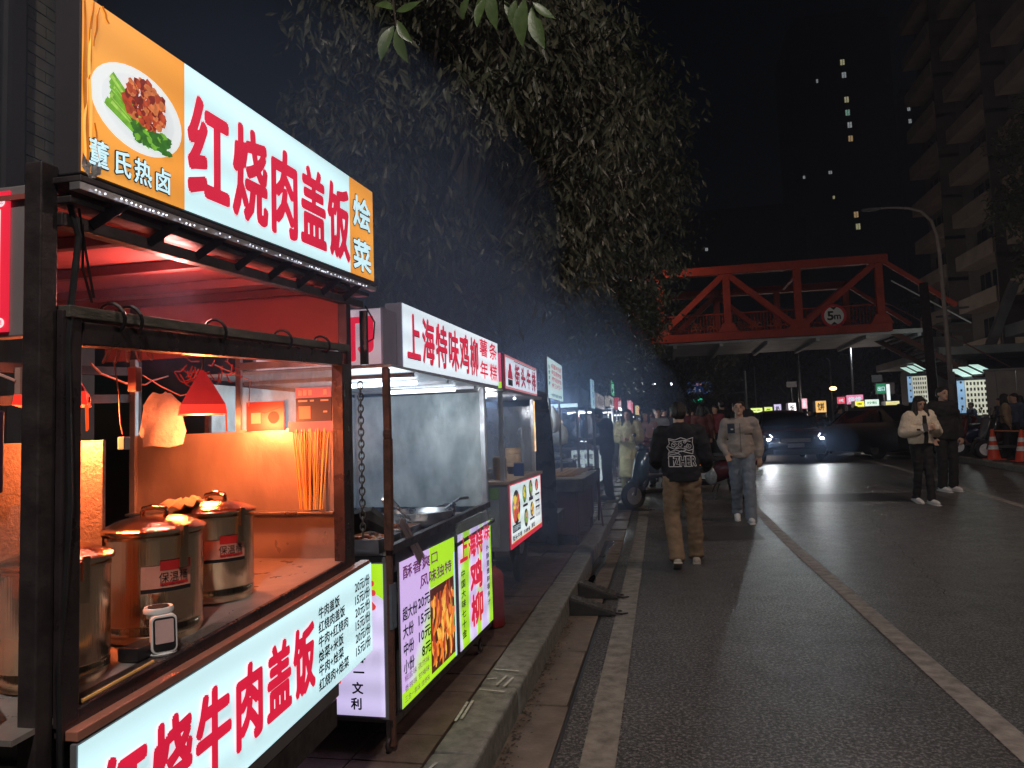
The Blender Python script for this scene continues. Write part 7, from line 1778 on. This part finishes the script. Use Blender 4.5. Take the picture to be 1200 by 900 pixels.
t = thing('utility_pole', 'dark thick pole standing just left of the tall street lamp', 'pole', (9.3, 27.4, gz(26)+.1)); b = MB(); b.cone((9.3,27.4,.4), (9.22,27.4,6.2), .17, .14, 12); b.build('shaft', mat('dark_wood_pole', (.03,.022,.022), .8, 0, .3, 10), t, smooth=True); b = MB(); b.box(8.9,9.55,27.3,27.36,5.6,5.72); b.build('crossarm', MATS['dark_wood_pole'], t)
# overhanging twigs close to the camera, every leaf its own piece
TWZ = -.10
def twig(label, pts, leaves, seed):
    rr = random.Random(seed); pts = [(x_, y_, z_+TWZ) for x_, y_, z_ in pts]; leaves = [(a_, b_, c_+TWZ, d_, e_, f_*1.12) for a_, b_, c_, d_, e_, f_ in leaves]; t = thing('leafy_twig', label, 'twig', pts[-1]); b = MB(); b.tube(pts, .004, 5); b.build('stem', M_bark, t)
    for (x, y, z, dx, dz_, L_) in leaves:
        n_ = 6; b = MB(); d = Vector((dx, rr.uniform(-.2,.2), dz_)).normalized(); s = d.cross(Vector((.2*rr.uniform(-1,1), -1, .1))).normalized(); nn = s.cross(d); vs = []
        for i in range(n_+1):
            u = i/n_; w_ = L_*.17*sin(pi*min(1, u*1.02))**.8 if 0 < i < n_ else .001; c = Vector((x,y,z)) + d*L_*u - nn*L_*.12*u*u + s*.01*sin(u*3)
            vs += [c - s*w_ + nn*w_*.25, c, c + s*w_ + nn*w_*.25]
        b.add(vs, [(i*3+k, i*3+k+1, i*3+k+4, i*3+k+3) for i in range(n_) for k in range(2)]); b.build('leaf', mat('near_leaf', (.05,.10,.025), .35, 0, .3, 20, .15, 60, col2=(.11,.17,.06)), t, smooth=True)
twig('small twig with hanging leaves at the top above the stalls', [(-1.02,2.75,3.45), (-1.0,2.74,3.28), (-.99,2.74,3.19)],
     [(-1.0,2.74,3.20,-.35,-.9,.14), (-.99,2.74,3.19,.25,-.95,.13), (-.985,2.74,3.22,.5,-.8,.10), (-1.0,2.74,3.27,-.6,.3,.09), (-.99,2.74,3.26,.6,.1,.10)], 1)
twig('longer twig with big drooping leaves at the top centre', [(-.78,2.9,3.50), (-.66,2.86,3.38), (-.55,2.83,3.32), (-.44,2.82,3.26)],
     [(-.71,2.87,3.36,-.4,-1,.085), (-.63,2.85,3.33,-.35,-1,.12), (-.60,2.80,3.33,.10,-1,.14), (-.555,2.86,3.31,.55,-.8,.10), (-.50,2.83,3.29,-.2,-1,.10), (-.46,2.80,3.27,-.12,-1,.17), (-.44,2.84,3.25,.28,-1,.16), (-.43,2.82,3.26,.8,-.6,.10), (-.60,2.84,3.34,-.7,-.3,.09), (-.48,2.84,3.30,.6,.2,.08)], 2)
# hide nothing: litter on the road
b = MB(); b.poly([(6.9,15.2,.20), (7.0,15.15,.20), (7.05,15.22,.20), (6.95,15.28,.20)]); tag(b.build('litter', mat('foil_litter', (.8,.8,.8), .3)), 'small bright scrap of litter on the road at the right', 'litter')
# light spilling from the working parts of the stalls
def stall_light(loc, w, c, par, r=.06):
    o = plight('stall_lamp', loc, w, c, r); o.parent = par; o.matrix_parent_inverse = pmat(par).inverted(); return o
stall_light((-1.42, 3.5, 1.50), 11, (.80,.92,1), s2, .2)
stall_light((-1.3, 5.5, 1.62), 8, (.9,.92,.95), s3); stall_light((-1.55, 8.35, 1.74), 12, (.85,.95,1), s3)
stall_light((-1.4, 10.0, 1.8), 16, (.8,.93,1), s3)
stall_light((-1.5, 13.8, 1.75), 30, (.85,.93,1), s3); stall_light((-1.0, 17.0, 1.8), 36, (.85,.93,1), s3); stall_light((-.9, 21.4, 2.0), 50, (.85,.93,1), s3)
for (x, y) in ((12.0,46.5), (9,50), (6.8,50)): stall_light((x, y, 2.3), 100, (1,.8,.7), s3, .2)
stall_light((11.2, 28.8, 3.2), 30, (.85,.97,.92), s3, .2)

# smoke and steam over the stalls; one puff added as glow round the first sign
ms = bpy.data.materials.new('smoke_and_glow'); ms.use_nodes = True; n, l = ms.node_tree.nodes, ms.node_tree.links
n.remove(n['Principled BSDF']); v = n.new('ShaderNodeVolumePrincipled'); v.inputs['Color'].default_value = (.42,.60,1.0,1); v.inputs['Density'].default_value = .065; v.inputs['Anisotropy'].default_value = .2
l.new(v.outputs[0], n['Material Output'].inputs['Volume'])
for (x, y, z, rx, ry, rz_) in ((-1.45,4.2,1.9,1.0,2.0,1.1), (-1.3,8.9,2.1,1.1,2.2,1.5), (-1.7,5.6,2.2,1.0,2.4,.75), (-1.6,4.0,2.6,1.1,2.2,.8), (-1.5,7.0,2.2,1.1,2.4,.8), (-1.25,2.1,2.15,.8,1.3,.6), (-.9,10.5,1.6,1.3,2.6,1.2), (-1.2,12.5,2.2,1.3,3.0,1.4), (-1.1,6.5,.9,.9,4.0,.7)):
    b = MB(); b.ball((x,y,z), (rx,ry,rz_), 20, 12); o = b.build('smoke_and_glow', ms, smooth=True); o['kind'] = 'stuff'
b = MB(); b.ball((3.6,20.6,.95), (1.5,1.5,.7), 20, 12); mx_ = ms.copy(); mx_.name = 'added_glow_mist'; [setattr(q.inputs['Density'], 'default_value', .04) for q in mx_.node_tree.nodes if q.type == 'PRINCIPLED_VOLUME']; o = b.build('added_glow_mist', mx_, smooth=True); o['kind'] = 'stuff'  # mist added round the headlights to spread their glare
# night air with cooking smoke in it
b = MB(); b.box(-60, 110, -12, 245, -1.2, 118)
hz = b.build('haze', None); hz['kind'] = 'stuff'
m = bpy.data.materials.new('night_haze'); m.use_nodes = True; n, l = m.node_tree.nodes, m.node_tree.links
n.remove(n['Principled BSDF']); v = n.new('ShaderNodeVolumePrincipled'); v.inputs['Color'].default_value = (.66,.76,1.0,1); v.inputs['Density'].default_value = .0016; v.inputs['Anisotropy'].default_value = .3
l.new(v.outputs[0], n['Material Output'].inputs['Volume']); hz.data.materials.append(m)
